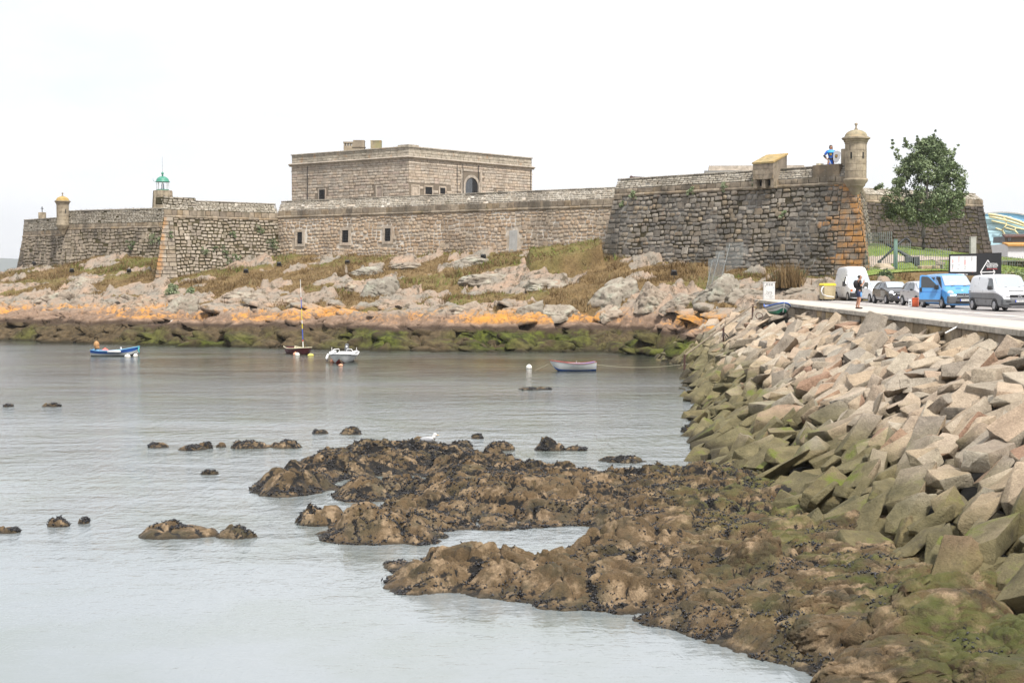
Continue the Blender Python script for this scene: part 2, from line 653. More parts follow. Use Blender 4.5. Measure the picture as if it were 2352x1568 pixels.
M['black_plastic'] = paint('black_plastic', (0.018, 0.018, 0.02), 0.5)
M['tyre'] = paint('tyre_rubber', (0.02, 0.02, 0.021), 0.85)
M['rim'] = paint('wheel_rim', (0.42, 0.42, 0.44), 0.35, metal=0.5)
M['chrome'] = paint('chrome', (0.75, 0.75, 0.77), 0.15, metal=1.0)
M['lamp'] = paint('headlamp_glass', (0.62, 0.63, 0.66), 0.08, coat=1.0, spec=0.8)
M['amber'] = paint('indicator_amber', (0.75, 0.16, 0.03), 0.2, coat=1.0)
M['plate'] = paint('number_plate', (0.75, 0.75, 0.74), 0.5)
M['plate_blue'] = paint('plate_band_blue', (0.03, 0.07, 0.45), 0.5)
M['ink'] = paint('black_ink', (0.012, 0.012, 0.014), 0.6)
M['seat_dark'] = paint('cabin_dark', (0.03, 0.03, 0.033), 0.8)
t = NT('side_glass')
t.set('Base Color', (0.035, 0.04, 0.045)).set('Roughness', 0.04).set('Metallic', 0.1).set('Specular IOR Level', 0.8).set('Coat Weight', 0.6)
M['glass'] = t.mat
t = NT('windscreen_glass')
t.set('Base Color', (0.50, 0.54, 0.57)).set('Roughness', 0.06).set('Metallic', 0.55).set('Coat Weight', 0.8)
M['screen'] = t.mat
t = NT('thin_clear_glass')
tr = t.n.new('ShaderNodeBsdfTransparent')
gl = t.n.new('ShaderNodeBsdfGlossy')
gl.inputs['Roughness'].default_value = 0.03
mx = t.n.new('ShaderNodeMixShader')
mx.inputs[0].default_value = 0.12
t.l.new(tr.outputs[0], mx.inputs[1])
t.l.new(gl.outputs[0], mx.inputs[2])
t.l.new(mx.outputs[0], t.out.inputs['Surface'])
M['clear_glass'] = t.mat
M['verdigris'] = paint('green_copper', (0.06, 0.27, 0.19), 0.5, wear=0.3)
M['lens_blue'] = paint('lantern_lens', (0.12, 0.2, 0.32), 0.2, coat=1.0)
M['green_metal'] = paint('green_painted_metal', (0.17, 0.27, 0.23), 0.55, wear=0.25)
M['picket'] = paint('galvanised_picket', (0.19, 0.235, 0.215), 0.6, wear=0.25)
M['picket_grey'] = paint('grey_picket', (0.26, 0.28, 0.28), 0.6, wear=0.25)
M['concrete'] = paint('concrete', (0.42, 0.41, 0.39), 0.9, wear=0.3)
M['wood'] = paint('weathered_wood', (0.22, 0.175, 0.125), 0.85, wear=0.4, scale=8)
M['rope'] = paint('rope', (0.30, 0.28, 0.2), 0.9)
M['boat_blue'] = paint('boat_blue', (0.025, 0.12, 0.48), 0.4, wear=0.25)
M['boat_lightblue'] = paint('boat_light_blue', (0.16, 0.42, 0.68), 0.45, wear=0.25)
M['boat_white'] = paint('boat_white', (0.72, 0.73, 0.74), 0.4, wear=0.15)
M['boat_maroon'] = paint('boat_maroon', (0.13, 0.022, 0.028), 0.4, wear=0.35)
M['boat_cream'] = paint('boat_cream', (0.66, 0.60, 0.42), 0.5)
M['boat_red'] = paint('boat_red', (0.30, 0.035, 0.03), 0.5, wear=0.3)
M['boat_green'] = paint('boat_green', (0.02, 0.24, 0.14), 0.5, wear=0.3)
M['boat_black'] = paint('boat_black', (0.02, 0.022, 0.026), 0.5)
M['boat_in_blue'] = paint('boat_inside_blue', (0.05, 0.16, 0.55), 0.5, wear=0.25)
M['rail_red'] = paint('boat_rail_red', (0.34, 0.07, 0.055), 0.5, wear=0.25)
M['buoy_red'] = paint('buoy_coral', (0.80, 0.17, 0.13), 0.5, wear=0.2)
M['buoy_orange'] = paint('buoy_orange', (0.75, 0.34, 0.2), 0.5, wear=0.2)
M['buoy_white'] = paint('buoy_white', (0.76, 0.74, 0.68), 0.5, wear=0.2)
M['buoy_yellow'] = paint('float_yellow', (0.68, 0.58, 0.12), 0.5, wear=0.2)
M['tan_cloth'] = paint('tan_cover', (0.48, 0.26, 0.11), 0.8, wear=0.4, scale=6)
M['teal_rope'] = paint('teal_rope', (0.08, 0.42, 0.42), 0.8)
M['bin_beige'] = paint('bin_beige', (0.46, 0.38, 0.23), 0.6, wear=0.2)
M['bin_yellow'] = paint('bin_lid_yellow', (0.78, 0.62, 0.05), 0.5)
M['crate_orange'] = paint('crate_orange', (0.72, 0.13, 0.04), 0.5)
M['mast_red'] = paint('mast_red', (0.55, 0.05, 0.05), 0.5)
M['mast_yellow'] = paint('mast_yellow', (0.75, 0.60, 0.06), 0.5)
M['mast_blue'] = paint('mast_blue', (0.04, 0.10, 0.5), 0.5)
M['banner_black'] = paint('banner_black', (0.012, 0.012, 0.014), 0.55)
M['print_white'] = paint('print_white', (0.80, 0.80, 0.80), 0.6)
M['print_red'] = paint('print_red', (0.72, 0.09, 0.07), 0.6)
M['print_rose'] = paint('print_rose', (0.50, 0.07, 0.08), 0.6)
M['skin'] = paint('skin', (0.42, 0.21, 0.13), 0.55)
M['hair'] = paint('dark_hair', (0.02, 0.015, 0.012), 0.6)
M['black_cloth'] = paint('black_cloth', (0.014, 0.014, 0.017), 0.85, wear=0.3)
M['navy_cloth'] = paint('navy_cloth', (0.02, 0.03, 0.075), 0.85)
M['sky_cloth'] = paint('light_blue_cloth', (0.14, 0.34, 0.72), 0.85)
M['white_cloth'] = paint('white_cloth', (0.72, 0.72, 0.72), 0.85)
M['statue_blue'] = paint('statue_blue', (0.02, 0.13, 0.58), 0.6)
M['statue_cape'] = paint('statue_cape_blue', (0.02, 0.30, 0.70), 0.6)
M['shield_grey'] = paint('shield_grey', (0.42, 0.43, 0.46), 0.4)
M['gold'] = paint('emblem_gold', (0.60, 0.36, 0.06), 0.5)
M['gull'] = paint('gull_feathers', (0.62, 0.61, 0.6), 0.7)
M['gull_grey'] = paint('gull_wing', (0.33, 0.34, 0.36), 0.7)
M['hall_blue'] = paint('hall_blue', (0.44, 0.66, 0.76), 0.6, wear=0.05, scale=0.3)
M['hall_blue_deep'] = paint('hall_blue_deep', (0.30, 0.54, 0.72), 0.6, wear=0.06, scale=0.3)
M['hall_line'] = paint('hall_joint', (0.18, 0.36, 0.46), 0.7)
M['truss_yellow'] = paint('truss_yellow', (0.72, 0.64, 0.36), 0.5)
M['white_wall'] = paint('white_render', (0.66, 0.67, 0.70), 0.7)
M['tile_orange'] = paint('roof_tile', (0.55, 0.28, 0.07), 0.8, wear=0.3)

# boulders of the embankment: colour by stone, zones by height above the sea
t = NT('boulder_rock')
r = t.rand()
n1 = t.noise(1.8, 8, 0.65)
nf = t.noise(22, 5, 0.7)
base = t.ramp(r, [(0.0, (0.44, 0.335, 0.245)), (0.16, (0.28, 0.255, 0.22)), (0.34, (0.52, 0.415, 0.31)), (0.5, (0.33, 0.305, 0.26)),
                  (0.66, (0.42, 0.33, 0.235)), (0.8, (0.46, 0.415, 0.34)), (0.95, (0.36, 0.25, 0.175)), (1.0, (0.28, 0.175, 0.125))])
base = t.mix(1.0, base, t.ramp(n1, [(0.25, (0.68, 0.66, 0.63)), (0.75, (1.25, 1.24, 1.22))]), 'MULTIPLY')
base = t.mix(1.0, base, t.ramp(nf, [(0.3, (0.72, 0.71, 0.7)), (0.7, (1.22, 1.21, 1.2))]), 'MULTIPLY')
z = t.sep()[2]
zz = t.math('ADD', z, t.math('MULTIPLY', t.math('SUBTRACT', t.noise(0.5, 4), 0.5), 1.7))
zz = t.math('ADD', zz, t.math('MULTIPLY', t.math('SUBTRACT', r, 0.5), 0.7))
olive = t.mix(t.rng(n1, 0.35, 0.65), (0.075, 0.068, 0.027), (0.175, 0.15, 0.068))
base = t.mix(t.rng(zz, 2.4, 1.1, 0, 0.88, True), base, olive)
up = t.sep(t.geo.outputs['Normal'])[2]
gm = t.math('MULTIPLY', t.rng(t.noise(0.9, 5, 0.65), 0.56, 0.66), t.math('MULTIPLY', t.rng(zz, 2.1, 1.2), t.rng(up, 0.2, 0.7)))
base = t.mix(t.math('MULTIPLY', gm, 0.85), base, t.mix(nf, (0.075, 0.10, 0.012), (0.17, 0.205, 0.028)))
base = t.mix(t.rng(t.noise(2.6, 6, .7), .60, .70, 0, .7), base, (0.09, 0.075, 0.055))
base = t.mix(t.rng(zz, 0.45, 0.0, 0, 0.85, True), base, (0.035, 0.028, 0.018))
t.set('Base Color', base).set('Roughness', 0.85).set('Specular IOR Level', 0.25)
t.bump(t.math('ADD', t.noise(4, 9, 0.7), t.math('MULTIPLY', nf, 0.35)), 1.0, 0.12)
M['boulder'] = t.mat

# the brown tidal shelf
t = NT('tidal_rock')
n1 = t.noise(0.6, 5, 0.6)
n2 = t.noise(2.2, 6, 0.65)
nf = t.noise(30, 4, 0.7)
cav = t.attr('cav')
base = t.ramp(n1, [(0.3, (0.05, 0.036, 0.019)), (0.43, (0.10, 0.068, 0.035)), (0.55, (0.145, 0.097, 0.051)), (0.7, (0.075, 0.06, 0.031))])
base = t.mix(t.rng(n2, 0.50, 0.62, 0, 0.9), base, (0.33, 0.24, 0.15))
base = t.mix(t.rng(t.noise(1.3, 5), 0.50, 0.62, 0, 0.65), base, (0.035, 0.034, 0.018))
base = t.mix(1.0, base, t.ramp(nf, [(0.3, (0.7, 0.68, 0.66)), (0.72, (1.25, 1.24, 1.22))]), 'MULTIPLY')
z = t.sep()[2]
up = t.sep(t.geo.outputs['Normal'])[2]
x = t.sep()[0]
gr = t.math('MULTIPLY', t.rng(t.noise(0.75, 6, 0.65), 0.43, 0.58), t.math('MULTIPLY', t.rng(x, 3.2, 6.2), t.rng(up, 0.3, 0.75)))
base = t.mix(t.math('MULTIPLY', gr, 0.7), base, t.mix(n2, (0.04, 0.05, 0.010), (0.12, 0.14, 0.026)))
gr2 = t.math('MULTIPLY', t.rng(t.noise(0.55, 6, 0.65), 0.55, 0.66), t.rng(up, 0.5, 0.9))
base = t.mix(t.math('MULTIPLY', gr2, 0.6), base, (0.033, 0.04, 0.017))
mus = t.math('ADD', t.noise(2.3, 7, 0.75), t.math('MULTIPLY', cav, 0.16))
mus = t.math('ADD', mus, t.rng(t.sep()[1], 31, 42, -.015, .075))
base = t.mix(t.rng(mus, 0.585, 0.635), base, (0.014, 0.0125, 0.0115))
base = t.mix(t.rng(t.math('ADD', z, t.math('MULTIPLY', n2, 0.12)), 0.15, 0.06, 0, 0.8, True), base, (0.028, 0.022, 0.014))
t.set('Base Color', base).set('Specular IOR Level', 0.35)
t.set('Roughness', t.rng(z, 0.05, 0.4, 0.5, 0.85))
t.bump(t.math('ADD', t.noise(6, 9, 0.72), t.math('MULTIPLY', nf, 0.3)), 1.0, 0.09)
M['shelf'] = t.mat
t = NT('mussel_shell')
r = t.rand()
t.set('Base Color', t.ramp(r, [(0, (0.006, 0.006, 0.009)), (0.8, (0.016, 0.015, 0.016)), (1, (0.05, 0.05, 0.055))])).set('Roughness', 0.35)
M['mussel'] = t.mat

# castle hill: rock zones by height, dry grass above
t = NT('hill_ground')
n1 = t.noise(0.45, 7, 0.65)
n2 = t.noise(1.8, 7, 0.7)
n3 = t.noise(8, 5, 0.7)
z = t.sep()[2]
rock = t.attr('rock')
zz = t.math('ADD', z, t.math('MULTIPLY', t.math('SUBTRACT', t.noise(0.25, 5, 0.6), 0.5), 1.3))
upper = t.mix(t.rng(n1, 0.4, 0.6), (0.24, 0.215, 0.18), (0.36, 0.255, 0.185))
upper = t.mix(t.rng(n2, 0.5, 0.62, 0, 0.6), upper, (0.22, 0.22, 0.19))
upper = t.mix(t.rng(t.noise(1.3, 7, .7), 0.52, 0.62, 0, 0.85), upper, (0.075, 0.062, 0.04))
upper = t.mix(t.rng(n3, 0.58, 0.66, 0, 0.7), upper, (0.06, 0.055, 0.045))
mid = t.mix(t.rng(n2, 0.4, 0.62), (0.17, 0.115, 0.08), (0.27, 0.19, 0.14))
low = t.mix(t.rng(n2, 0.38, 0.6), (0.045, 0.034, 0.02), (0.11, 0.08, 0.046))
alg_m = t.rng(t.math('ADD', t.noise(0.09, 3, 0.5), t.math('MULTIPLY', t.sep()[0], 0.0035)), 0.40, 0.55)
alg = t.mix(t.rng(t.noise(0.9, 7, 0.7), 0.42, 0.62), (0.020, 0.022, 0.008), t.mix(n3, (0.055, 0.065, 0.014), (0.14, 0.155, 0.03)))
low = t.mix(t.math('MULTIPLY', alg_m, t.rng(n1, 0.38, 0.5)), low, alg)
rk = t.mix(t.rng(zz, 1.45, 1.75), low, (0.065, 0.045, 0.032))
rk = t.mix(t.rng(zz, 1.85, 2.1), rk, mid)
rk = t.mix(t.rng(zz, 2.55, 3.2), rk, upper)
om = t.math('MULTIPLY', t.rng(zz, 2.1, 2.4), t.rng(zz, 3.6, 3.0))
om = t.math('MULTIPLY', om, t.rng(t.noise(3.2, 6, .7, vec=t.scaled(t.pos, (.6, .6, 1.6))), .38, .52, .3, 1))
om = t.math('MULTIPLY', om, t.rng(t.math('ADD', n2, t.math('MULTIPLY', t.noise(0.13, 4), 1.3)), 1.10, 1.26))
rk = t.mix(t.math('MULTIPLY', om, 0.92), rk, t.mix(n3, (0.50, 0.19, 0.03), (0.58, 0.32, 0.08)))
rk = t.mix(t.rng(z, 0.3, 0.1, 0, 0.8), rk, (0.022, 0.019, 0.012))
gr = t.mix(t.rng(n1, 0.38, 0.6), (0.14, 0.095, 0.045), (0.205, 0.143, 0.07))
gr = t.mix(t.rng(n2, 0.5, 0.64, 0, 0.7), gr, (0.095, 0.062, 0.028))
gr = t.mix(t.math('MULTIPLY', t.attr('green'), t.rng(n2, 0.3, 0.5, 0.3, .9)), gr, t.mix(n3, (0.085, 0.10, 0.025), (0.17, 0.175, 0.055)))
gr = t.mix(1.0, gr, t.ramp(n3, [(0.3, (0.55, 0.54, 0.5)), (0.7, (1.35, 1.33, 1.3))]), 'MULTIPLY')
rmask = t.rng(t.math('ADD', rock, t.math('MULTIPLY', t.math('SUBTRACT', n2, 0.5), 0.5)), 0.4, 0.55)
t.set('Base Color', t.mix(rmask, gr, rk)).set('Roughness', 0.93).set('Specular IOR Level', 0.15)
t.bump(t.math('ADD', t.noise(2.5, 8, 0.7), t.math('MULTIPLY', n3, 0.4)), 0.7, 0.14)
M['hill'] = t.mat

# outcrops of pale lichened granite on the hill
t = NT('outcrop_rock')
r = t.rand()
n1 = t.noise(0.9, 7, 0.65)
n3 = t.noise(7, 5, 0.75)
base = t.ramp(r, [(0, (0.28, 0.262, 0.225)), (0.4, (0.335, 0.275, 0.22)), (0.7, (0.255, 0.242, 0.21)), (1, (0.355, 0.262, 0.195))])
base = t.mix(t.rng(n1, 0.5, 0.65, 0, 0.6), base, (0.33, 0.345, 0.28))
base = t.mix(t.rng(t.noise(2.2, 6, 0.7), 0.57, 0.65, 0, 0.8), base, (0.075, 0.068, 0.05))
base = t.mix(t.rng(n3, 0.62, 0.68, 0, 0.7), base, (0.10, 0.09, 0.08))
base = t.mix(1.0, base, t.ramp(n1, [(0.3, (0.72, 0.70, 0.67)), (0.7, (1.18, 1.17, 1.16))]), 'MULTIPLY')
t.set('Base Color', base).set('Roughness', 0.92).set('Specular IOR Level', 0.15)
t.bump(t.noise(3, 8, 0.7), 0.7, 0.12)
M['outcrop'] = t.mat

t = NT('grass_blades')
c = t.attr('hue')
t.set('Base Color', t.ramp(c, [(0, (0.10, 0.065, 0.03)), (0.35, (0.185, 0.122, 0.058)), (0.6, (0.285, 0.21, 0.115)), (0.8, (0.11, 0.14, 0.03)), (1, (0.16, 0.21, 0.045))])).set('Roughness', 0.9).set('Specular IOR Level', 0.1)
M['blades'] = t.mat
t = NT('leaves')
c = t.attr('hue')
t.set('Base Color', t.ramp(c, [(0, (0.045, 0.068, 0.03)), (0.4, (0.11, 0.155, 0.065)), (0.75, (0.20, 0.25, 0.12)), (1, (0.33, 0.37, 0.24))])).set('Roughness', 0.6)
M['leaves'] = t.mat
M['bark'] = paint('pale_bark', (0.30, 0.28, 0.245), 0.9, wear=0.4, scale=5)
t = NT('lawn_grass')
n = t.noise(0.5, 5)
n2 = t.noise(6, 5, 0.7)
t.set('Base Color', t.mix(t.rng(n, 0.4, 0.65), t.mix(n2, (0.10, 0.17, 0.022), (0.19, 0.26, 0.045)), (0.22, 0.245, 0.075))).set('Roughness', 0.95)
t.bump(n2, 0.5, 0.1)
M['lawn'] = t.mat
t = NT('asphalt')
n = t.noise(0.6, 6, 0.6)
n2 = t.noise(35, 3)
t.set('Base Color', t.mix(t.rng(n, 0.3, 0.7), t.mix(n2, (0.22, 0.2, 0.195), (0.27, 0.25, 0.24)), (0.30, 0.275, 0.26))).set('Roughness', 0.9)
M['asphalt'] = t.mat
t = NT('pavement')
n = t.noise(0.9, 6, 0.6)
t.set('Base Color', t.mix(t.rng(n, 0.3, 0.75), (0.50, 0.455, 0.40), (0.42, 0.375, 0.33))).set('Roughness', 0.9)
M['pavement'] = t.mat
M['road_paint'] = paint('road_paint', (0.70, 0.67, 0.62), 0.8, wear=0.25)
M['gravel_path'] = paint('gravel_path', (0.42, 0.35, 0.30), 0.95, wear=0.2, scale=1)
M['core'] = paint('embankment_core', (0.045, 0.04, 0.032), 0.95, wear=0.4)  # near black, painting shade into the gaps between boulders

# the sea
t = NT('sea_water')
p = t.pos
cal = t.rng(t.noise(0.035, 3, 0.5, vec=t.scaled(p, (0.6, 1.6, 1))), 0.38, 0.62, 0.35, 1.0, True)
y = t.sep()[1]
far = t.math('MULTIPLY', t.rng(y, 22, 66, 0.22, 1.7, True), t.rng(y, 76, 96, 1.0, 0.42, True))
w1 = t.noise(1.1, 4, 0.55, vec=t.scaled(p, (0.7, 1.3, 1)), dist=0.4)
w2 = t.noise(5.5, 4, 0.6, vec=t.scaled(p, (0.7, 1.5, 1)), dist=0.6)
w0 = t.noise(0.45, 3, 0.5, vec=t.scaled(p, (0.55, 1.4, 1)), dist=0.5)
w3 = t.noise(3.0, 3, 0.6, vec=t.scaled(p, (1.0, 0.33, 1)), dist=0.3)
hgt = t.math('MULTIPLY', t.math('ADD', t.math('ADD', t.math('ADD', w1, t.math('MULTIPLY', w0, 1.6)), t.math('MULTIPLY', w3, 1.3)), t.math('MULTIPLY', w2, 0.34)), t.math('MULTIPLY', cal, far))
painted_refl = t.mix(t.rng(y, 56, 88), (0.195, 0.22, 0.23), (0.025, 0.028, 0.023))  # pale sky reflection near, dark shore reflection far, painted into the body colour
painted_refl = t.mix(t.rng(t.noise(0.16, 5, 0.6), 0.45, 0.62, 0, 0.4), painted_refl, (0.12, 0.145, 0.10))
t.set('Base Color', painted_refl).set('Roughness', t.rng(y, 40, 85, .03, .13)).set('IOR', 2.1).set('Specular IOR Level', 0.5)
t.bump(hgt, 1.0, 0.10)
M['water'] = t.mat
M['foam'] = paint('foam', (0.7, 0.7, 0.7), 0.8)
M['far_hill'] = paint('far_hill', (0.07, 0.09, 0.065), 0.95, wear=0.4, scale=0.004)
# ------------------------------------------------------------------ sea
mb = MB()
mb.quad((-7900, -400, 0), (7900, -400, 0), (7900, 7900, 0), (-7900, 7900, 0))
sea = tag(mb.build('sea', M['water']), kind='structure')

# far coast across the bay
xs = np.linspace(-3600, 1200, 120)
ys = np.linspace(5200, 7200, 24)
XX, YY = np.meshgrid(xs, ys)
prof = np.sin(np.clip((YY - 5200) / 2000, 0, 1) * np.pi) ** 0.7
ZZ = prof * (18 + 105 * fbm(XX / 900, YY / 900, 4, 3)) - 4
hl = np_mesh('distant_hills', np.stack([XX, YY, ZZ], -1).reshape(-1, 3), grid_faces(24, 120), M['far_hill'])
tag(hl, kind='structure')

# ------------------------------------------------------------------ road geometry
ROAD_Z, PAVE_Z = 4.30, 4.42


def edgeX(Y):
    """plan line of the promenade's outer edge"""
    return 15.6 + (Y - 43.4) * 0.039


ROAD_END = 105.0

# ------------------------------------------------------------------ castle hill: control heights
CP = []
for x, y, Y in [(645, 585, 175), (760, 590, 170), (900, 588, 165), (1050, 580, 158.5), (1200, 575, 153), (1390, 592, 147),
                (1385, 592, 144), (1500, 598, 139), (1640, 612, 133), (1750, 628, 129), (1850, 640, 126), (2000, 642, 124),
                (360, 650, 163), (480, 622, 168), (600, 590, 172), (370, 588, 181), (250, 592, 185), (155, 612, 189), (35, 632, 199), (110, 602, 196),
                (600, 720, 131), (600, 650, 150), (850, 715, 129), (850, 645, 146), (1100, 716, 126), (1100, 640, 143), (1300, 715, 124), (1300, 640, 137),
                (1480, 715, 121), (1500, 640, 130), (1600, 695, 117), (1640, 660, 122), (1720, 668, 115), (1720, 640, 121), (100, 720, 148), (300, 725, 140), (0, 662, 172),
                (100, 655, 172), (240, 655, 166), (0, 720, 152), (440, 730, 135), (440, 690, 147), (760, 620, 157), (1000, 610, 152),
                (2000, 622, 114), (2100, 622, 113), (2180, 624, 112), (2000, 572, 129), (2120, 575, 131), (2200, 588, 128), (2300, 596, 140),
                (2060, 646, 109.5), (2200, 648, 109), (2330, 640, 110), (2420, 620, 120), (1900, 655, 116), (1800, 655, 114)]:
    CP.append(atY(x, y, Y))
for x, y in [(-60, 779), (0, 780), (100, 784), (200, 788), (300, 790), (400, 793), (500, 795), (600, 798), (700, 800), (800, 803), (900, 805), (1000, 806), (1100, 807),
             (1200, 807), (1300, 807), (1400, 807), (1480, 808), (1540, 818), (1575, 838)]:
    p = onz(x, y, 0)
    CP.append(p)
    d = p / np.linalg.norm(p[:2])
    CP.append(np.array([p[0] - d[0] * 8, p[1] - d[1] * 8, -2.2]))
    CP.append(np.array([p[0] + d[0] * 4.5, p[1] + d[1] * 4.5, 1.55]))
for X, Y, Z in [(-20, 190, 10), (0, 180, 10), (20, 165, 10), (-40, 195, 10), (-55, 205, 9), (-80, 205, 5), (-90, 190, 1.5), (-95, 170, -1), (-75, 228, -2), (-40, 235, 2),
                (10, 225, 6), (40, 200, 6), (60, 190, 6), (60, 150, 6), (40, 104, 4.2), (30, 104, 4.2), (24, 106, 4.2), (19, 106.5, 4.0), (55, 110, 5.5), (50, 165, 8.5), (30, 140, 9.5), (12, 112, 2.2), (14.5, 112, 3.3)]:
    CP.append(np.array([X, Y, Z], float))
CP = np.array(CP)
_d = np.hypot(CP[:, None, 0] - CP[None, :, 0], CP[:, None, 1] - CP[None, :, 1])
_n = len(CP)
_A = np.zeros((_n + 3, _n + 3))
_A[:_n, :_n] = _d + np.eye(_n) * 0.15
_A[:_n, _n:] = np.c_[np.ones(_n), CP[:, :2]]
_A[_n:, :_n] = _A[:_n, _n:].T
_w = np.linalg.solve(_A, np.r_[CP[:, 2], 0, 0, 0])


def hill0(X, Y):
    X, Y = np.asarray(X, float), np.asarray(Y, float)
    sh = X.shape
    X, Y = X.ravel(), Y.ravel()
    out = np.zeros(X.shape)
    for i in range(0, len(X), 20000):
        s = slice(i, i + 20000)
        out[s] = np.hypot(X[s, None] - CP[None, :, 0], Y[s, None] - CP[None, :, 1]) @ _w[:_n] + _w[_n] + X[s] * _w[_n + 1] + Y[s] * _w[_n + 2]
    return out.reshape(sh)


def hill_hit(x, y, Y0=96.0, Y1=214.0):
    """where the sight line of a picture point meets the hill"""
    d = ray(x, y)
    Ys = np.arange(Y0, Y1, 0.25)
    P = CAMP[None] + d[None] * (Ys / d[1])[:, None]
    hz = hill0(P[:, 0], P[:, 1])
    b = np.nonzero(hz > P[:, 2])[0]
    return P[b[0]] if len(b) else P[-1]


# hill mesh: fine where it is seen, coarse behind
hx = np.r_[np.arange(-100, -66, 0.5), np.arange(-66, 42, 0.17), np.arange(42, 85, 0.6)]
hy = np.r_[np.arange(97, 140, 0.125), np.arange(140, 170, 0.22), np.arange(170, 240, 0.6)]
HX, HY = np.meshgrid(hx, hy)
_cx, _cy = np.meshgrid(np.arange(-101, 87, 1.0), np.arange(96, 242, 1.0))
_cz = hill0(_cx, _cy)


def bil(grid, x0, y0, st, X, Y):
    fx, fy = (X - x0) / st, (Y - y0) / st
    ix = np.clip(fx.astype(int), 0, grid.shape[1] - 2)
    iy = np.clip(fy.astype(int), 0, grid.shape[0] - 2)
    fx, fy = np.clip(fx - ix, 0, 1), np.clip(fy - iy, 0, 1)
    return (grid[iy, ix] * (1 - fx) + grid[iy, ix + 1] * fx) * (1 - fy) + (grid[iy + 1, ix] * (1 - fx) + grid[iy + 1, ix + 1] * fx) * fy


HZ = bil(_cz, -101, 96, 1.0, HX, HY)
base0 = HZ.copy()
wx = HX + 1.3 * (fbm(HX / 3, HY / 3, 3, 5) - 0.5) * 2
wy = HY + 1.3 * (fbm(HX / 3, HY / 3, 3, 6) - 0.5) * 2
# rocks: joints run slanting, layers dip to the left
fa, fe, _ = facets((wx + 0.5 * wy) / 4.6, (wy - 0.2 * wx) / 2.4, 21, 1.0, (0.55, 0.3))
ga, ge, _ = facets((wx + 0.45 * wy) / 1.9, (wy - 0.3 * wx) / 0.9, 22, 1.1, (0.5, 0.2))
ka, ke, _ = facets(wx / 0.75, wy / 0.5, 23, 1.0)
rid = 1 - np.abs(2 * fbm(wx / 1.1 + 0.5 * wy, wy / 0.8, 5, 24) - 1)
lump = 0.62 + 0.95 * fa + 0.42 * ga + 0.15 * ka + 0.30 * (rid - .7) - 0.45 * sst(.07, .0, fe) - 0.30 * sst(.10, 0, ge) - .12 * sst(.12, 0, ke)
rock = sst(3.7, 2.9, base0 + 2.6 * (fbm(HX / 6, HY / 6, 4, 8) - 0.5))
patch = fbm(HX / 7 + 0.4 * HY / 7, HY / 4, 4, 31)
rock = np.maximum(rock, sst(0.615, 0.66, patch) * sst(9.5, 8.0, base0))
# bare rock where the picture shows it: picture point, half width and half depth in metres
for x, y, rx, ry in [(1090, 588, 2.8, 5), (1060, 604, 2, 4), (1180, 632, 4, 5), (1300, 635, 2.2, 7), (1240, 650, 3.5, 4), (1140, 640, 3, 4), (870, 650, 2.0, 5), (950, 598, 3, 3),
                     (845, 620, 2.2, 3), (690, 620, 1.5, 3), (580, 680, 4, 4), (640, 690, 3, 3), (110, 690, 4, 5), (200, 700, 4, 4), (330, 690, 4, 5), (420, 700, 3, 4), (40, 700, 4, 5),
                     (190, 655, 2.5, 3), (240, 600, 3, 3), (1660, 665, 3, 3), (1700, 672, 3, 3), (1730, 662, 3, 3), (1560, 690, 2.5, 3), (1480, 700, 4, 3), (1850, 668, 4, 2.5), (1780, 678, 3, 2), (720, 690, 3, 3), (960, 680, 3, 2)]:
    p = hill_hit(x, y)
    e = ((HX - p[0] - .25 * (HY - p[1])) / rx * 1.25) ** 2 + ((HY - p[1]) / ry * 1.2) ** 2
    rock = np.maximum(rock, sst(1.5, 1.05, e + 1.8 * (fbm(HX / 1.6, HY / 1.6, 4, 9) - 0.5)))
rock *= sst(27, 22, HX + (HY - 106) * 0.0) + (HX > 22) * sst(112, 109, HY)
rock = np.clip(rock, 0, 1)
# the flat turf bank in front of the curtain
pa, pb = atY(1212, 600, 141), atY(1386, 596, 139.5)
tu = (HX - pa[0]) / (pb[0] - pa[0])
ty = HY - (pa[1] + (pb[1] - pa[1]) * tu)
bank = sst(-0.02, 0.05, tu) * sst(1.02, 0.98, tu) * sst(-0.25, 0.25, ty) * sst(9, 7, ty)
rock = rock * (1 - sst(-.05, .02, tu) * sst(1.06, .98, tu) * sst(-1.6, -.6, ty) * sst(9, 7, ty))
soft = (fbm(HX / 5, HY / 5, 5, 12) - 0.5) * 1.3 + (fbm(HX / 1.1, HY / 1.1, 3, 14) - 0.5) * 0.30
lawn = sst(24, 27, HX) * sst(110, 112, HY)
amp = sst(-1.5, 0.3, base0)
HZ = HZ + amp * (rock * (lump - 0.62) * sst(10.5, 5.5, base0 * 0 + 5.5) + (1 - rock) * soft * (1 - 0.85 * lawn))
# shelf of broken ledges at the tide line
HZ += rock * 0.25 * (np.abs((HZ * 1.5 + 2 * fbm(HX / 5, HY / 5, 3, 40)) % 1.0 - 0.5) - 0.25) * sst(0.2, 0.8, base0)
HZ += bank * (1.55 + 0.35 * fbm(HX / 1.5, HY / 1.5, 3, 50)) * (0.75 + 0.35 * np.clip(tu, 0, 1))
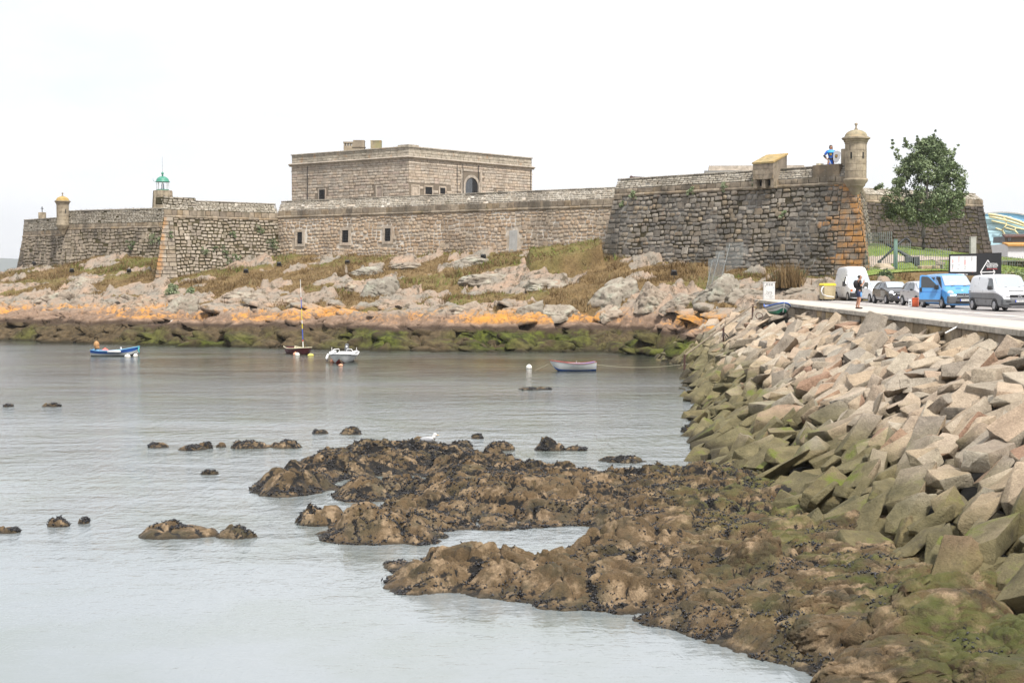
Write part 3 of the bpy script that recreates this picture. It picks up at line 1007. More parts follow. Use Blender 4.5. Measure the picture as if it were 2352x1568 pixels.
# keep clear of the road and the inside of the castle
HZ = np.where((HX > edgeX(HY) - 0.5) & (HY < ROAD_END + 3), np.minimum(HZ, 3.9), HZ)
HZ = np.where((HX > 20) & (HY < 108.6), np.minimum(HZ, 3.9), HZ)
green = sst(0.56, 0.66, fbm(HX / 9, HY / 9, 4, 77)) * 0.4
for x, y, rr in [(600, 600, 4), (560, 612, 4), (520, 620, 3.5), (320, 600, 4), (270, 615, 3.5), (1290, 556, 5), (1340, 556, 5), (640, 590, 3), (215, 610, 3)]:
    p = hill_hit(x, y)
    green = np.maximum(green, sst(1.4, 0.4, np.hypot(HX - p[0], HY - p[1]) / rr + .8 * (fbm(HX / 1.5, HY / 1.5, 3, 78) - .5)) * .8)
green = np.maximum(green, .75 * bank * sst(.9, 1.8, ty) * sst(.40, .6, fbm(HX / 1.2, HY / 1.2, 3, 79) + .1))
HV = np.stack([HX, HY, HZ], -1).reshape(-1, 3)
keep = (HZ > -1.2) & ~((HX > 22) & (HY < 104))
HF = grid_faces(*HX.shape, keep=keep)
hv, hf, a1, a3 = compact(HV, HF, rock.ravel(), green.ravel())
hill = np_mesh('castle_hill', hv, hf, M['hill'], attrs={'rock': a1, 'green': a3})
tag(hill, kind='structure')


def hillz(X, Y):
    """height of the finished hill near a point"""
    ix = np.clip(np.searchsorted(hx, X), 0, len(hx) - 1)
    iy = np.clip(np.searchsorted(hy, Y), 0, len(hy) - 1)
    return HZ[iy, ix]


# broken rocks lying along the shore
def lump_mesh(seed, n=13):
    T, R_ = np.meshgrid(np.linspace(0, 2 * np.pi, n * 2, endpoint=False), np.linspace(0.02, np.pi * 0.66, n))
    d = np.stack([np.sin(R_) * np.cos(T), np.sin(R_) * np.sin(T), np.cos(R_)], -1)
    g_ = np.random.default_rng(seed)
    rad = np.full(T.shape, 1.15)
    for _ in range(9):                       # cut by planes: broken faces
        nv = g_.normal(0, 1, 3)
        nv[2] = abs(nv[2])
        nv /= np.linalg.norm(nv)
        rad = np.minimum(rad, g_.uniform(.55, .95) / np.maximum(d @ nv, .05))
    rad *= 1 + .16 * (fbm(d[..., 0] * 3 + seed, d[..., 1] * 3 + d[..., 2] * 2, 3, seed) - .5)
    if n > 20:
        q_ = np.abs(2 * fbm(d[..., 0] * 2.6 + d[..., 2] * 1.2 + seed, d[..., 1] * 2.6 + d[..., 2] * 2.2, 4, seed + 9) - 1)
        rad *= 1 - .16 * sst(.16, 0, q_) + .07 * (fbm(d[..., 0] * 9 + seed, d[..., 1] * 9 + d[..., 2] * 7, 3, seed + 4) - .5)
    m = n * 2
    i = np.arange(m)
    F = np.concatenate([np.stack([k * m + i, (k + 1) * m + i, (k + 1) * m + (i + 1) % m, k * m + (i + 1) % m], -1) for k in range(n - 1)])
    return (d * rad[..., None]).reshape(-1, 3), F


LUMP = [lump_mesh(700 + i) for i in range(14)]
g_ = np.random.default_rng(31)
ok = ((base0 > -0.25) & (base0 < 3.6) & (HX > -72) & (HX < 19) & (HY < 165) & (HY > 98) & ~((HX > 14.5) & (HY < 108))).ravel()
w = ok * np.outer(np.gradient(hy), np.gradient(hx)).ravel() * np.where(base0.ravel() < 1.7, 2.2, 1.0)
pick = g_.choice(len(w), 760, p=w / w.sum())
vv, ff, b = [], [], 0
for j in pick:
    V, F = LUMP[g_.integers(len(LUMP))]
    s = g_.uniform(.35, 1.15) * (1.25 if g_.random() < .15 else 1)
    V = V * np.array([s * g_.uniform(1.0, 1.9), s * g_.uniform(.7, 1.1), s * g_.uniform(.4, .75)])
    a = g_.normal(.25, .3)
    V = np.c_[V[:, 0] * math.cos(a) + V[:, 2] * math.sin(a), V[:, 1], -V[:, 0] * math.sin(a) * .6 + V[:, 2] * math.cos(a)]
    y_ = g_.normal(0, .5)
    V = np.c_[V[:, 0] * math.cos(y_) - V[:, 1] * math.sin(y_), V[:, 0] * math.sin(y_) + V[:, 1] * math.cos(y_), V[:, 2]]
    vv.append(V + np.array([HX.ravel()[j], HY.ravel()[j], base0.ravel()[j] + g_.uniform(-.1, .2)]))
    ff.append(F + b)
    b += len(V)
vv = np.concatenate(vv)
sr = np_mesh('shore_rocks', vv, np.concatenate(ff), M['hill'], attrs={'rock': np.ones(len(vv)), 'green': np.zeros(len(vv))})
tag(sr, 'broken rocks along the castle shore, dark and weedy below, orange and grey above', 'rocks', kind='stuff')

# lawn and path beyond the fence (sheets following the hill)
def drape(name, mat, poly, step, lift):
    poly = np.array(poly)
    X, Y = np.meshgrid(np.arange(poly[:, 0].min(), poly[:, 0].max() + step, step), np.arange(poly[:, 1].min(), poly[:, 1].max() + step, step))
    k = poly_sd(X, Y, poly) > 0
    Z = hillz(X, Y) + lift
    f = grid_faces(*X.shape)
    f = f[k.ravel()[f].all(1)]
    V, f = compact(np.stack([X, Y, Z], -1).reshape(-1, 3), f)
    return tag(np_mesh(name, V, f, mat), kind='structure')


def H2(x, y, Y):
    return tuple(atY(x, y, Y)[:2])


drape('lawn', M['lawn'], [(26.8, 111.8), (60, 111.5), (62, 155), (34, 150), (29.0, 127)], 0.5, 0.10)
drape('footpath', M['gravel_path'], [(28.2, 126), (38, 124.5), (50, 119), (60, 117), (60, 119), (50, 121), (38, 126.6), (28.4, 128.2)], 0.35, 0.15)

# ------------------------------------------------------------------ road, pavement, kerb, lines
def strip(name, mat, offs, z, y0, y1, thick=0.0, n=24, kind='structure', parent=None):
    mb = MB()
    ys = np.linspace(y0, y1, n)
    for a, b in zip(ys[:-1], ys[1:]):
        P = [(edgeX(a) + offs[0], a), (edgeX(a) + offs[1], a), (edgeX(b) + offs[1], b), (edgeX(b) + offs[0], b)]
        if thick:
            mb.add([(x, y, z - thick) for x, y in P] + [(x, y, z) for x, y in P],
                   [(4, 5, 6, 7), (0, 1, 5, 4), (2, 3, 7, 6), (3, 0, 4, 7), (1, 2, 6, 5)])
        else:
            mb.quad(*[(x, y, z) for x, y in P])
    o = mb.build(name, mat, parent, fix=bool(thick))
    if kind:
        tag(o, kind=kind)
    return o


road = strip('road', M['asphalt'], (2.95, 40), ROAD_Z, 8, 108.2, thick=0.6)
pave = strip('pavement', M['pavement'], (0.42, 2.9), PAVE_Z, 8, ROAD_END - 0.15, thick=0.9)
for k, Yl in enumerate(np.arange(30.5, 108, 5.0)):
    x0 = edgeX(Yl) + 3.05
    m = MB()
    m.box((x0 + 2.35, Yl, ROAD_Z + 0.004), (4.7, 0.17, 0.008), rz=0.03)
    tag(m.build('bay_line', M['road_paint'], road), kind='structure')
m = MB()
a, b = 20, 107
m.quad((edgeX(a) + 5.95, a, ROAD_Z + 0.006), (edgeX(a) + 6.25, a, ROAD_Z + 0.006), (edgeX(b) + 6.25, b, ROAD_Z + 0.006), (edgeX(b) + 5.95, b, ROAD_Z + 0.006))
tag(m.build('edge_line', M['road_paint'], road), kind='structure')

# ------------------------------------------------------------------ the embankment's slope
TOE = []
for x, y, z in [(1500, 812, 0.1), (1580, 850, 0.0), (1578, 880, 0), (1600, 950, 0), (1592, 985, 0.0), (1622, 1040, 0.1), (1690, 1090, 0.3), (1740, 1108, 0.4), (1850, 1140, 0.5),
                (1905, 1190, 0.6), (2060, 1240, 0.7), (2110, 1268, 0.8), (2240, 1325, 0.9), (2352, 1355, 1.0), (2480, 1420, 1.1)]:
    TOE.append(onz(x, y, z))
TOE = np.array(sorted(TOE, key=lambda p: p[1]))
TOP_Z = 3.90


def toe(Y):
    return np.interp(Y, TOE[:, 1], TOE[:, 0]), np.interp(Y, TOE[:, 1], TOE[:, 2])


def rip(X, Y):
    tx, tz = toe(Y)
    ex = edgeX(Y) + 0.2
    s = np.clip((X - tx) / (ex - tx), -0.15, 1)
    prof = np.where(s > 0, 1 - (1 - np.clip(s, 0, 1)) ** 1.35, s)
    return tz + (TOP_Z - tz) * prof


def rip_hit(x, y):
    d = ray(x, y)
    Ys = np.arange(18, 118, 0.1)
    P = CAMP[None] + d[None] * (Ys / d[1])[:, None]
    b = np.nonzero(rip(P[:, 0], P[:, 1]) > P[:, 2])[0]
    return P[b[0]] if len(b) else P[-1]


ry = np.linspace(16, 113, 160)
rs = np.linspace(-0.12, 1.0, 22)
RY, RS = np.meshgrid(ry, rs, indexing='ij')
TX, TZ = toe(RY)
RX = TX + (edgeX(RY) + 0.2 - TX) * RS
RZ = rip(RX, RY) - 0.85
RZ[:, -1] = TOP_Z - 0.3
emb = np_mesh('embankment', np.stack([RX, RY, RZ], -1).reshape(-1, 3), grid_faces(*RX.shape), M['core'])
tag(emb, kind='structure')

# ------------------------------------------------------------------ tidal shelf in the foreground
SH = [(690, 1055), (740, 1041), (830, 1036), (900, 1022), (960, 1016), (1010, 1020), (1060, 1035), (1130, 1055), (1200, 1065), (1290, 1075), (1345, 1088), (1400, 1092), (1500, 1097),
      (1560, 1090), (1600, 1076), (1680, 1088), (1760, 1060), (1900, 1080), (2200, 1200), (2600, 1300), (2900, 1700), (1930, 1640), (1890, 1570), (1850, 1540), (1800, 1520), (1720, 1500), (1650, 1482),
      (1590, 1465), (1530, 1442), (1480, 1425), (1470, 1414), (1500, 1402), (1380, 1400), (1240, 1390), (1220, 1380), (1180, 1376), (1120, 1366), (1050, 1355), (960, 1360), (900, 1356), (880, 1322),
      (886, 1292), (900, 1282), (950, 1287), (1000, 1284), (1060, 1280), (1120, 1278), (1165, 1282), (1185, 1293), (1215, 1293), (1260, 1270), (1300, 1260), (1345, 1243), (1368, 1227), (1372, 1212),
      (1340, 1205), (1260, 1205), (1200, 1212), (1140, 1215), (1080, 1212), (1028, 1216), (1010, 1240), (960, 1250), (930, 1242), (872, 1246), (790, 1246), (740, 1237), (728, 1222), (760, 1205), (800, 1190),
      (870, 1170), (930, 1160), (950, 1147), (930, 1136), (900, 1149), (860, 1150), (800, 1150), (765, 1140), (745, 1136), (775, 1118), (870, 1112), (960, 1108), (985, 1098), (960, 1090), (880, 1090), (800, 1095), (770, 1108), (768, 1122),
      (700, 1134), (640, 1138), (592, 1135), (566, 1120), (590, 1104), (640, 1080), (692, 1070)]
SHP = np.array([onz(x, y, 0.05)[:2] for x, y in SH])
NU, NR = 860, 900
u = np.linspace(-0.215, 0.57, NU)
Yr = 19.0 * np.exp(np.linspace(0, math.log(58 / 19.0), NR))
SU, SY = np.meshgrid(u, Yr)
SX = SU * SY
cr, cc = np.arange(0, NR, 6), np.arange(0, NU, 6)
cs = poly_sd(SX[np.ix_(cr, cc)], SY[np.ix_(cr, cc)], SHP)
_fi, _fj = np.meshgrid(np.arange(NR) / 6.0, np.arange(NU) / 6.0, indexing='ij')
_cg = bil(cs, 0, 0, 1.0, _fj, _fi)
sd = _cg + 0.22 * (fbm(SX / 0.7, SY / 0.7, 3, 61) - 0.5) * 2


def bumps(X, Y, lst):
    o = np.zeros(X.shape)
    for x, y, rx, ry, h in lst:
        p = onz(x, y, 0.3)
        o = np.maximum(o, h * np.exp(-(((X - p[0]) / rx) ** 2 + ((Y - p[1]) / ry) ** 2)))
    return o


wx = SX + 0.30 * (fbm(SX / 0.8, SY / 0.8, 3, 71) - 0.5) * 2
wy = SY + 0.30 * (fbm(SX / 0.8, SY / 0.8, 3, 72) - 0.5) * 2
ax, ay = wx * 0.95 - wy * 0.31, wx * 0.31 + wy * 0.95
f1, f2, cid = worley(ax / 2.1, ay / 1.0, 81)
g1, g2, gid = worley((wx * 0.97 + wy * 0.22) / 0.85, (wy * 0.97 - wx * 0.22) / 0.55, 82)
k1, k2, kid = worley(wx / 0.27, wy / 0.22, 83)
big = sst(3.0, 6.0, SX) * sst(36, 30, SY)            # larger smoother boulders at the right
b1, b2, bid = worley(ax / 2.3 + 5, ay / 1.3, 84)
L = (1 - np.minimum(f1, 1) ** 2) * (0.35 + 0.9 * cid) * sst(0, 0.16, f2 - f1) * 0.30
Lb = (1 - np.minimum(b1, 1) ** 2) * (0.55 + 0.6 * bid) * sst(0, 0.13, b2 - b1) * 0.62
Ls = (1 - np.minimum(g1, 1) ** 2) * (0.25 + gid) * sst(0, 0.22, g2 - g1) * 0.17
Lt = (1 - np.minimum(k1, 1) ** 2) * (0.2 + kid) * sst(0, 0.3, k2 - k1) * 0.055
sa_, se_, _ = facets(ax / 1.7, ay / 0.7, 181, 0.8, (0.2, 0.15))
L = L * 1.5 + 0.20 * sa_ - 0.15 * sst(.06, 0, se_)
Ls = Ls * 1.9 - 0.12 * sst(.09, 0, g2 - g1)
rough = 0.11 * (fbm(SX / 0.35, SY / 0.35, 4, 85) - 0.5) + 0.22 * (fbm(SX / 2.2, SY / 2.2, 3, 86) - 0.5)
manual = bumps(SX, SY, [(930, 1052, 2.4, 1.6, 0.75), (1000, 1048, 1.6, 1.2, 0.5), (680, 1112, 1.6, 1.3, 0.55), (740, 1105, 0.9, 1, 0.45), (840, 1210, 1.1, 0.9, 0.65), (985, 1225, 0.7, 0.7, 0.35),
                        (905, 1310, 0.5, 0.6, 0.45), (1010, 1310, 0.6, 0.6, 0.4), (1120, 1300, 0.6, 0.6, 0.55), (1450, 1230, 0.9, 0.8, 0.7), (1720, 1300, 0.62, 0.7, 0.75), (1960, 1230, 1.5, 0.9, 0.7), (1390, 1360, 1.2, 0.7, 0.35),
                        (1600, 1110, 1.6, 1.2, 0.6), (1300, 1330, 0.5, 0.5, 0.3), (2150, 1420, 1.4, 1.0, 0.5), (2250, 1500, 1.2, 0.8, 0.5), (1640, 1120, 1.4, 1.1, 0.5), (1180, 1120, 2.5, 1.5, 0.3)])
inn = sst(-0.05, 0.85, sd)
core_h = np.where(sd > 0, 0.02 + 0.10 * sst(0, 1.3, sd), np.maximum(sd * 0.9, -0.8))
rise = np.clip((SX - 4.5) * 0.07, 0, 0.5) * sst(36, 28, SY)
SZ = core_h + inn * ((L * (1 - big) + Lb * big) * 0.50 + .66 * Ls * (1 - 0.65 * big) + manual * 0.55 + rise + rough * 0.8) + Lt * sst(-0.2, 0.2, sd) + 0.05 * (fbm(SX / 0.12, SY / 0.12, 2, 87) - 0.5) - 0.03
SZ -= .20 * sst(.60, .72, fbm(SX / 2.4, SY / 1.5, 3, 191)) * sst(0.1, .8, sd)
cavs = np.clip(sst(0.16, 0.0, g2 - g1) * 0.8 + sst(0.12, 0, f2 - f1) * 0.7 * (1 - big) + sst(0.10, 0, b2 - b1) * 0.8 * big + sst(0.14, 0, k2 - k1) * 0.3, 0, 1) * (1 - 0.25 * big)
keep = (sd > -0.9) & (SX < toe(SY)[0] + 1.6)
SV = np.stack([SX, SY, SZ], -1).reshape(-1, 3)
sv, sf, a1 = compact(SV, grid_faces(NR, NU, keep), cavs.ravel())
shelf = np_mesh('rock_shelf', sv, sf, M['shelf'], attrs={'cav': a1})
tag(shelf, kind='structure')
shell_pts = []
_m = (SZ > 0.0) & keep & (sd > -0.3)
_w1 = fbm(SX / 0.55, SY / 0.55, 4, 91)
_p = np.where(_m, sst(0.50, 0.60, _w1 + 0.08 * cavs + 0.10 * sst(0.30, 0.0, SZ) - 0.07 * big + .05 * sst(34, 42, SY)) * (0.14 + cavs), 0).ravel() * np.repeat(Yr ** 2, NU)
_p /= _p.sum()
_i = rng.choice(len(_p), 52000, p=_p)
shell_pts.append(SV[_i])

# ------------------------------------------------------------------ small rocks standing out of the water
def islet(x0, x1, yt, yb, label, seed, green=False, hk=0.62):
    a, b = onz(x0, yb - (yb - yt) * 0.25), onz(x1, yb - (yb - yt) * 0.25)
    c = (a + b) / 2
    rx = abs(b[0] - a[0]) / 2
    h = max(0.16, (yb - yt) * c[1] / FOC * hk * (1.25 if rx < .8 else .60))
    ryy = min(max(rx * 0.75, 0.25), 1.6)
    n = 30 if rx < 0.8 else (44 if rx < 2 else 70)
    T, R = np.meshgrid(np.linspace(0, 2 * np.pi, n * 2, endpoint=False), np.linspace(0, 1, n))
    rr = R ** 0.8
    ox, oy = seed * 13.7, seed * 7.1
    edge = 1.0 + 0.36 * (fbm(np.cos(T) * 1.5 + ox, np.sin(T) * 1.5 + oy, 4, 5) - 0.5) * 2
    X = rx * 1.12 * rr * edge * np.cos(T)
    Y = ryy * rr * edge * np.sin(T)
    q = 1 / max(0.45, min(1.0, rx))
    f1, f2, cid = worley((X + ox + 0.2 * fbm(X * 2, Y * 2, 2, 3)) * q * 1.7, (Y + oy) * q * 2.2, seed)
    k1, k2, kid = worley((X + ox) * q * 5, (Y + oy) * q * 5.5, seed + 3)
    Z = h * ((1 - rr ** 2.2) * 0.8 + (1 - f1 ** 2) * (0.2 + 0.8 * cid) * sst(0, 0.25, f2 - f1) * 0.62 * (1 - rr ** 5) + (1 - k1 ** 2) * kid * 0.14) - 0.26 * rr ** 5 - 0.05 - 0.25 * h * (fbm(X * q * 1.4 + ox, Y * q * 1.4, 3, 9) - 0.3) * (1 - rr)
    V = np.stack([X, Y, Z], -1).reshape(-1, 3)
    cv = np.clip(sst(0.2, 0, f2 - f1) + 0.4 * sst(0.15, 0, k2 - k1) + 0.25 * green, 0, 1).ravel()
    F = []
    m = n * 2
    i = np.arange(m)
    for r_ in range(n - 1):
        F.append(np.stack([r_ * m + i, r_ * m + (i + 1) % m, (r_ + 1) * m + (i + 1) % m, (r_ + 1) * m + i], -1))
    o = np_mesh('tidal_rock', V, np.concatenate(F)[:, ::-1] * 1, M['shelf'], attrs={'cav': cv})
    o.location = (c[0], c[1], 0)
    tag(o, label, 'rock', 'rocks standing out of the calm water')
    wv = np.where((V[:, 2] > 0.02), (0.1 + cv) * sst(0.46, 0.6, fbm(V[:, 0] * 2 + ox, V[:, 1] * 2, 3, 4)), 0)
    if wv.sum() > 0:
        k = int(min(420, 90 + 260 * rx))
        shell_pts.append(V[rng.choice(len(V), k, p=wv / wv.sum())] + np.array([c[0], c[1], 0]))
    return o


ISL = [(308, 520, 1176, 1244, 'largest lone rock in the open water left of the shelf, mussel speckled'),
       (488, 590, 1206, 1240, 'low pointed rock touching the right end of the largest lone rock'),
       (105, 168, 1187, 1214, 'small brown rock with black mussels near the left edge of the water'),
       (177, 208, 1187, 1205, 'tiny round rock just right of a small mussel covered rock'),
       (-20, 52, 1209, 1226, 'low rock cut by the left edge of the photo'),
       (93, 146, 925, 936, 'flat dark rock far out in open water at the left'),
       (4, 32, 929, 935, 'thin dark rock awash at the far left edge of the water'),
       (330, 394, 1017, 1030, 'leftmost low rock of the row in the middle water'),
       (402, 480, 1022, 1036, 'low dark rock with a flat tail in the middle row'),
       (448, 492, 1014, 1034, 'black mussel capped knob in the middle row of rocks'),
       (494, 521, 1014, 1030, 'smooth bare brown knob in the middle row of rocks'),
       (524, 616, 1009, 1034, 'widest rock of the row in the middle water'),
       (618, 696, 1009, 1033, 'rightmost rock of the row in the middle water'),
       (714, 759, 985, 999, 'small mossy rock left of the twin rocks above the shelf'),
       (774, 834, 982, 1001, 'flat topped rock right of the small mossy twin'),
       (458, 508, 1079, 1092, 'lone low rock between the middle row and the shelf'),
       (1030, 1092, 1011, 1030, 'green topped rock just behind the crest of the shelf'),
       (1114, 1182, 1016, 1038, 'pale brown rock right of the green topped one behind the shelf'),
       (1078, 1116, 997, 1010, 'small round tan rock farthest behind the shelf crest'),
       (1222, 1300, 1009, 1041, 'tall mossy rock in the channel between shelf and embankment'),
       (1290, 1352, 1022, 1037, 'low mussel tail right of the tall mossy channel rock'),
       (1372, 1486, 1034, 1068, 'brown humped rock at the right of the channel'),
       (1366, 1498, 1062, 1104, 'biggest brown boulder where the channel meets the shelf'),
       (1560, 1592, 979, 996, 'small dark rock at the foot of the embankment boulders'),
       (1185, 1272, 886, 897, 'low seaweed covered reef awash below the white and blue dinghy'),
       (668, 810, 1162, 1212, 'long rock lying across the inlet left of the shelf')]
for i, (x0, x1, yt, yb, lab) in enumerate(ISL):
    islet(x0, x1, yt, yb, lab, 300 + i * 5, green=(i == 24))

# large smooth weedy boulders at the right of the shelf
BIGR = [(2195, 1412, 1.45, .75, .62, .25, 'broad boulder with bright green weed near the right edge, largest of the weedy boulders'), (2165, 1492, 1.35, .8, .60, .2, 'brown green boulder just below the broad bright green one'),
        (2075, 1556, 1.35, .8, .40, .35, 'flat tan boulder at the bottom edge of the photo'), (2335, 1530, .75, .7, .62, -.1, 'olive boulder in the bottom right corner'),
        (2215, 1352, 1.25, .5, .38, -.3, 'long ridge like weedy boulder behind the broad green one'), (2090, 1372, .62, .5, .42, .2, 'knobbly brown boulder left of the long ridge'),
        (1725, 1300, .60, .55, .58, .1, 'round brown boulder standing alone in the middle of the shelf'), (1925, 1232, .75, .6, .48, .1, 'left of two brown boulders at the foot of the embankment'),
        (2015, 1238, .8, .6, .5, -.2, 'right of two brown boulders at the foot of the embankment'), (2290, 1432, .9, .6, .42, -.35, 'dark weedy boulder against the right edge'),
        (1930, 1452, .85, .6, .34, .3, 'low brown boulder left of the broad green one'), (1900, 1400, .6, .45, .30, .2, 'small brown hump above the low brown boulder'), (2130, 1310, .75, .5, .36, .3, 'olive boulder under the lowest embankment slabs'),
        (2300, 1580, .9, .7, .35, .1, 'tan boulder cut by the bottom edge at the right'), (1985, 1330, .7, .5, .34, .4, 'rounded boulder between the shelf and the olive boulder')]
for i, (x, y, rx, ry_, rz_, yaw, lab) in enumerate(BIGR):
    p = onz(x, y, .35)
    V, F = lump_mesh(860 + i, 44)
    q_ = V / np.linalg.norm(V, axis=1)[:, None]
    V = V * .55 + q_ * .42                      # worn round
    V = V * np.array([rx * 1.15, ry_ * 1.15, rz_ * 1.3])
    V = np.c_[V[:, 0] + .35 * V[:, 2], V[:, 1], V[:, 2]]
    V[:, 2] += .13 * (fbm(V[:, 0] * 2.4 + i * 5, V[:, 1] * 2.8, 5, 860 + i) - .5)
    q2 = np.abs(2 * fbm(V[:, 0] * 1.5 + i * 3, V[:, 1] * 1.9 + V[:, 2], 3, 880 + i) - 1)
    V[:, 2] -= .10 * sst(.10, 0, q2)
    o = np_mesh('shore_boulder', V, F, M['shelf'], attrs={'cav': np.zeros(len(V))})
    o.location = (p[0], p[1] + .1, .30 + .1 * (x > 2050))
    o.rotation_euler = (0, 0, yaw)
    tag(o, lab, 'boulder', 'large smooth boulders on the tidal shelf')

# mussels: many small dark shells in clumps
SP = np.concatenate(shell_pts)
k = len(SP)
oct_v = np.array([(1, 0, 0), (-1, 0, 0), (0, .5, 0), (0, -.5, 0), (0, 0, .42), (0, 0, -.42)])
oct_f = np.array([(0, 2, 4), (2, 1, 4), (1, 3, 4), (3, 0, 4), (2, 0, 5), (1, 2, 5), (3, 1, 5), (0, 3, 5)])
ang = rng.uniform(0, 6.283, k)
tilt = rng.uniform(-1.1, 1.1, k)
sz = rng.uniform(0.018, 0.046, k) * (0.8 + SP[:, 1] / 70)
v = oct_v[None] * sz[:, None, None]
ct, st_ = np.cos(tilt)[:, None], np.sin(tilt)[:, None]
v = np.stack([v[..., 0] * ct - v[..., 2] * st_, v[..., 1], v[..., 0] * st_ + v[..., 2] * ct], -1)
ca, sa = np.cos(ang)[:, None], np.sin(ang)[:, None]
v = np.stack([v[..., 0] * ca - v[..., 1] * sa, v[..., 0] * sa + v[..., 1] * ca, v[..., 2]], -1)
v += SP[:, None] + rng.normal(0, 0.02, (k, 1, 3)) * np.array([1, 1, 0.3]) + np.array([0, 0, 0.012])
f = oct_f[None] + (np.arange(k) * 6)[:, None, None]
tag(np_mesh('mussels', v.reshape(-1, 3), f.reshape(-1, 3), M['mussel'], smooth=False), 'black mussels growing in clumps on the tidal rocks', 'mussels', kind='stuff')
# ------------------------------------------------------------------ embankment boulders
def boulder_mesh(seed, cuts=2):
    r = random.Random(seed)
    bm = bmesh.new()
    for sx, sy, sz in ([(a, b, c) for a in (-1, 1) for b in (-1, 1) for c in (-1, 1)] if seed % 3 == 1 else []):
        bm.verts.new((sx * .5 * r.uniform(.62, 1), sy * .5 * r.uniform(.6, 1), sz * .5 * r.uniform(.62, 1)))
    for _ in range(r.randint(2, 4) if seed % 3 == 1 else r.randint(11, 17)):
        x, y, z = r.uniform(-1, 1), r.uniform(-1, 1), r.uniform(-1, 1)
        m = max(abs(x), abs(y), abs(z)) ** 0.75
        bm.verts.new((x / m * 0.5 * r.uniform(0.82, 1), y / m * 0.5 * r.uniform(0.8, 1), z / m * 0.5 * r.uniform(0.78, 1)))
    res = bmesh.ops.convex_hull(bm, input=bm.verts)
    dead = {e for e in list(res['geom_interior']) + list(res['geom_unused']) if isinstance(e, bmesh.types.BMVert)}
    bmesh.ops.delete(bm, geom=list(dead), context='VERTS')
    bmesh.ops.dissolve_limit(bm, angle_limit=0.22, verts=bm.verts, edges=bm.edges)
    bmesh.ops.bevel(bm, geom=bm.edges[:], offset=0.032, segments=2, profile=.6, affect='EDGES', clamp_overlap=True)
    bmesh.ops.triangulate(bm, faces=bm.faces)
    for _ in range(cuts):
        es = [e for e in bm.edges if e.calc_length() > 0.16]
        bmesh.ops.subdivide_edges(bm, edges=es, cuts=1, use_grid_fill=False)
        bmesh.ops.triangulate(bm, faces=[f for f in bm.faces if len(f.verts) > 3])
    bm.normal_update()
    co = np.array([v.co for v in bm.verts])
    n = np.array([v.normal for v in bm.verts])
    nz = fbm(co[:, 0] * 3.2 + seed, co[:, 1] * 3.2 + co[:, 2] * 2.3, 3, seed) - 0.5
    nz2 = fbm(co[:, 0] * 9 + seed, co[:, 1] * 9 + co[:, 2] * 7, 2, seed + 5) - 0.5
    co += n * (nz * 0.07 + nz2 * 0.035)[:, None]
    for v, c in zip(bm.verts, co):
        v.co = c
    for e in bm.edges:
        e.smooth = e.calc_face_angle(0) < 0.42
    me = bpy.data.meshes.new('boulder')
    bm.to_mesh(me)
    bm.free()
    me.polygons.foreach_set('use_smooth', [True] * len(me.polygons))
    me.materials.append(M['boulder'])
    return me


BOUL = [boulder_mesh(100 + i) for i in range(26)]
BOUL_LOW = [boulder_mesh(100 + i, 1) for i in range(14)]
BV = []
for me in BOUL_LOW:
    a = np.zeros(len(me.vertices) * 3, np.float32)
    me.vertices.foreach_get('co', a)
    t_ = np.zeros(len(me.polygons) * 3, np.int32)
    me.loops.foreach_get('vertex_index', t_)
    BV.append((a.reshape(-1, 3), t_.reshape(-1, 3)))

place = []
pts = []
R = random.Random(7)
cell = {}


UD = (math.cos(.42), math.sin(.42))


def near(p, d):
    i, j = int(p[0] // 1.4), int(p[1] // 1.4)
    for a in range(i - 1, i + 2):
        for b in range(j - 1, j + 2):
            for q in cell.get((a, b), ()):
                dx, dy = p[0] - q[0], p[1] - q[1]
                u_, v_ = dx * UD[0] + dy * UD[1], -dx * UD[1] + dy * UD[0]
                if math.hypot(u_ / 1.25, v_ / .80) < d:
                    return True
    return False


for layer, (dmin, tries, lift, s0, s1) in enumerate([(0.68, 24000, -0.06, 0.95, 1.75), (0.62, 8000, -0.34, 0.7, 1.3)]):
    for _ in range(tries):
        Y = R.uniform(20, 108)
        tx, tz = toe(Y)
        ex = edgeX(Y) - 0.35
        X = R.uniform(tx - 0.5, ex)
        if X / Y > 0.5 or (Y > 103 and X > 15):
            continue
        if 14.9 < X < 17.4 and 83.2 < Y < 89.5:
            continue
        if near((X, Y), dmin if layer == 0 else dmin * .8):
            continue
        cell.setdefault((int(X // 1.4), int(Y // 1.4)), []).append((X, Y))
        z = float(rip(X, Y))
        e = 0.3
        gx = (float(rip(X + e, Y)) - float(rip(X - e, Y))) / (2 * e)
        gy = (float(rip(X, Y + e)) - float(rip(X, Y - e))) / (2 * e)
        n = Vector((-gx, -gy, 1)).normalized()
        yaw = R.gauss(0.45, 0.30)
        axis = Vector((math.cos(yaw), math.sin(yaw), 0))
        axis = (axis - n * axis.dot(n)).normalized()
        side = n.cross(axis)
        m = Matrix((axis, side, n)).transposed()
        m = m @ Euler((R.gauss(0.10, 0.34), R.gauss(-0.10, 0.26), R.gauss(0, 0.15))).to_matrix()
        big = 1.0 + (0.35 if R.random() < 0.12 else 0)
        L_ = R.uniform(s0, s1) * big * min(1, .62 + Y / 90)
        sx, sy, sz_ = L_, L_ * R.uniform(0.44, 0.72), L_ * R.uniform(0.22, 0.39)
        if X > ex - 1.6 and layer == 0:
            sz_ *= 0.7
        T = Matrix.Translation((X, Y, z + lift + R.uniform(-0.24, 0.15))) @ m.to_4x4() @ Matrix.Diagonal((sx, sy, sz_, 1))
        px, py = proj((X, Y, z))
        vis = 1 if (-20 < px < 2380 and py < 1600) else 0
        place.append((vis * L_ * (1.2 - 0.6 * layer) / Y, T, (X, Y, z), (px, py), L_, (sy / sx, sz_ / sx)))
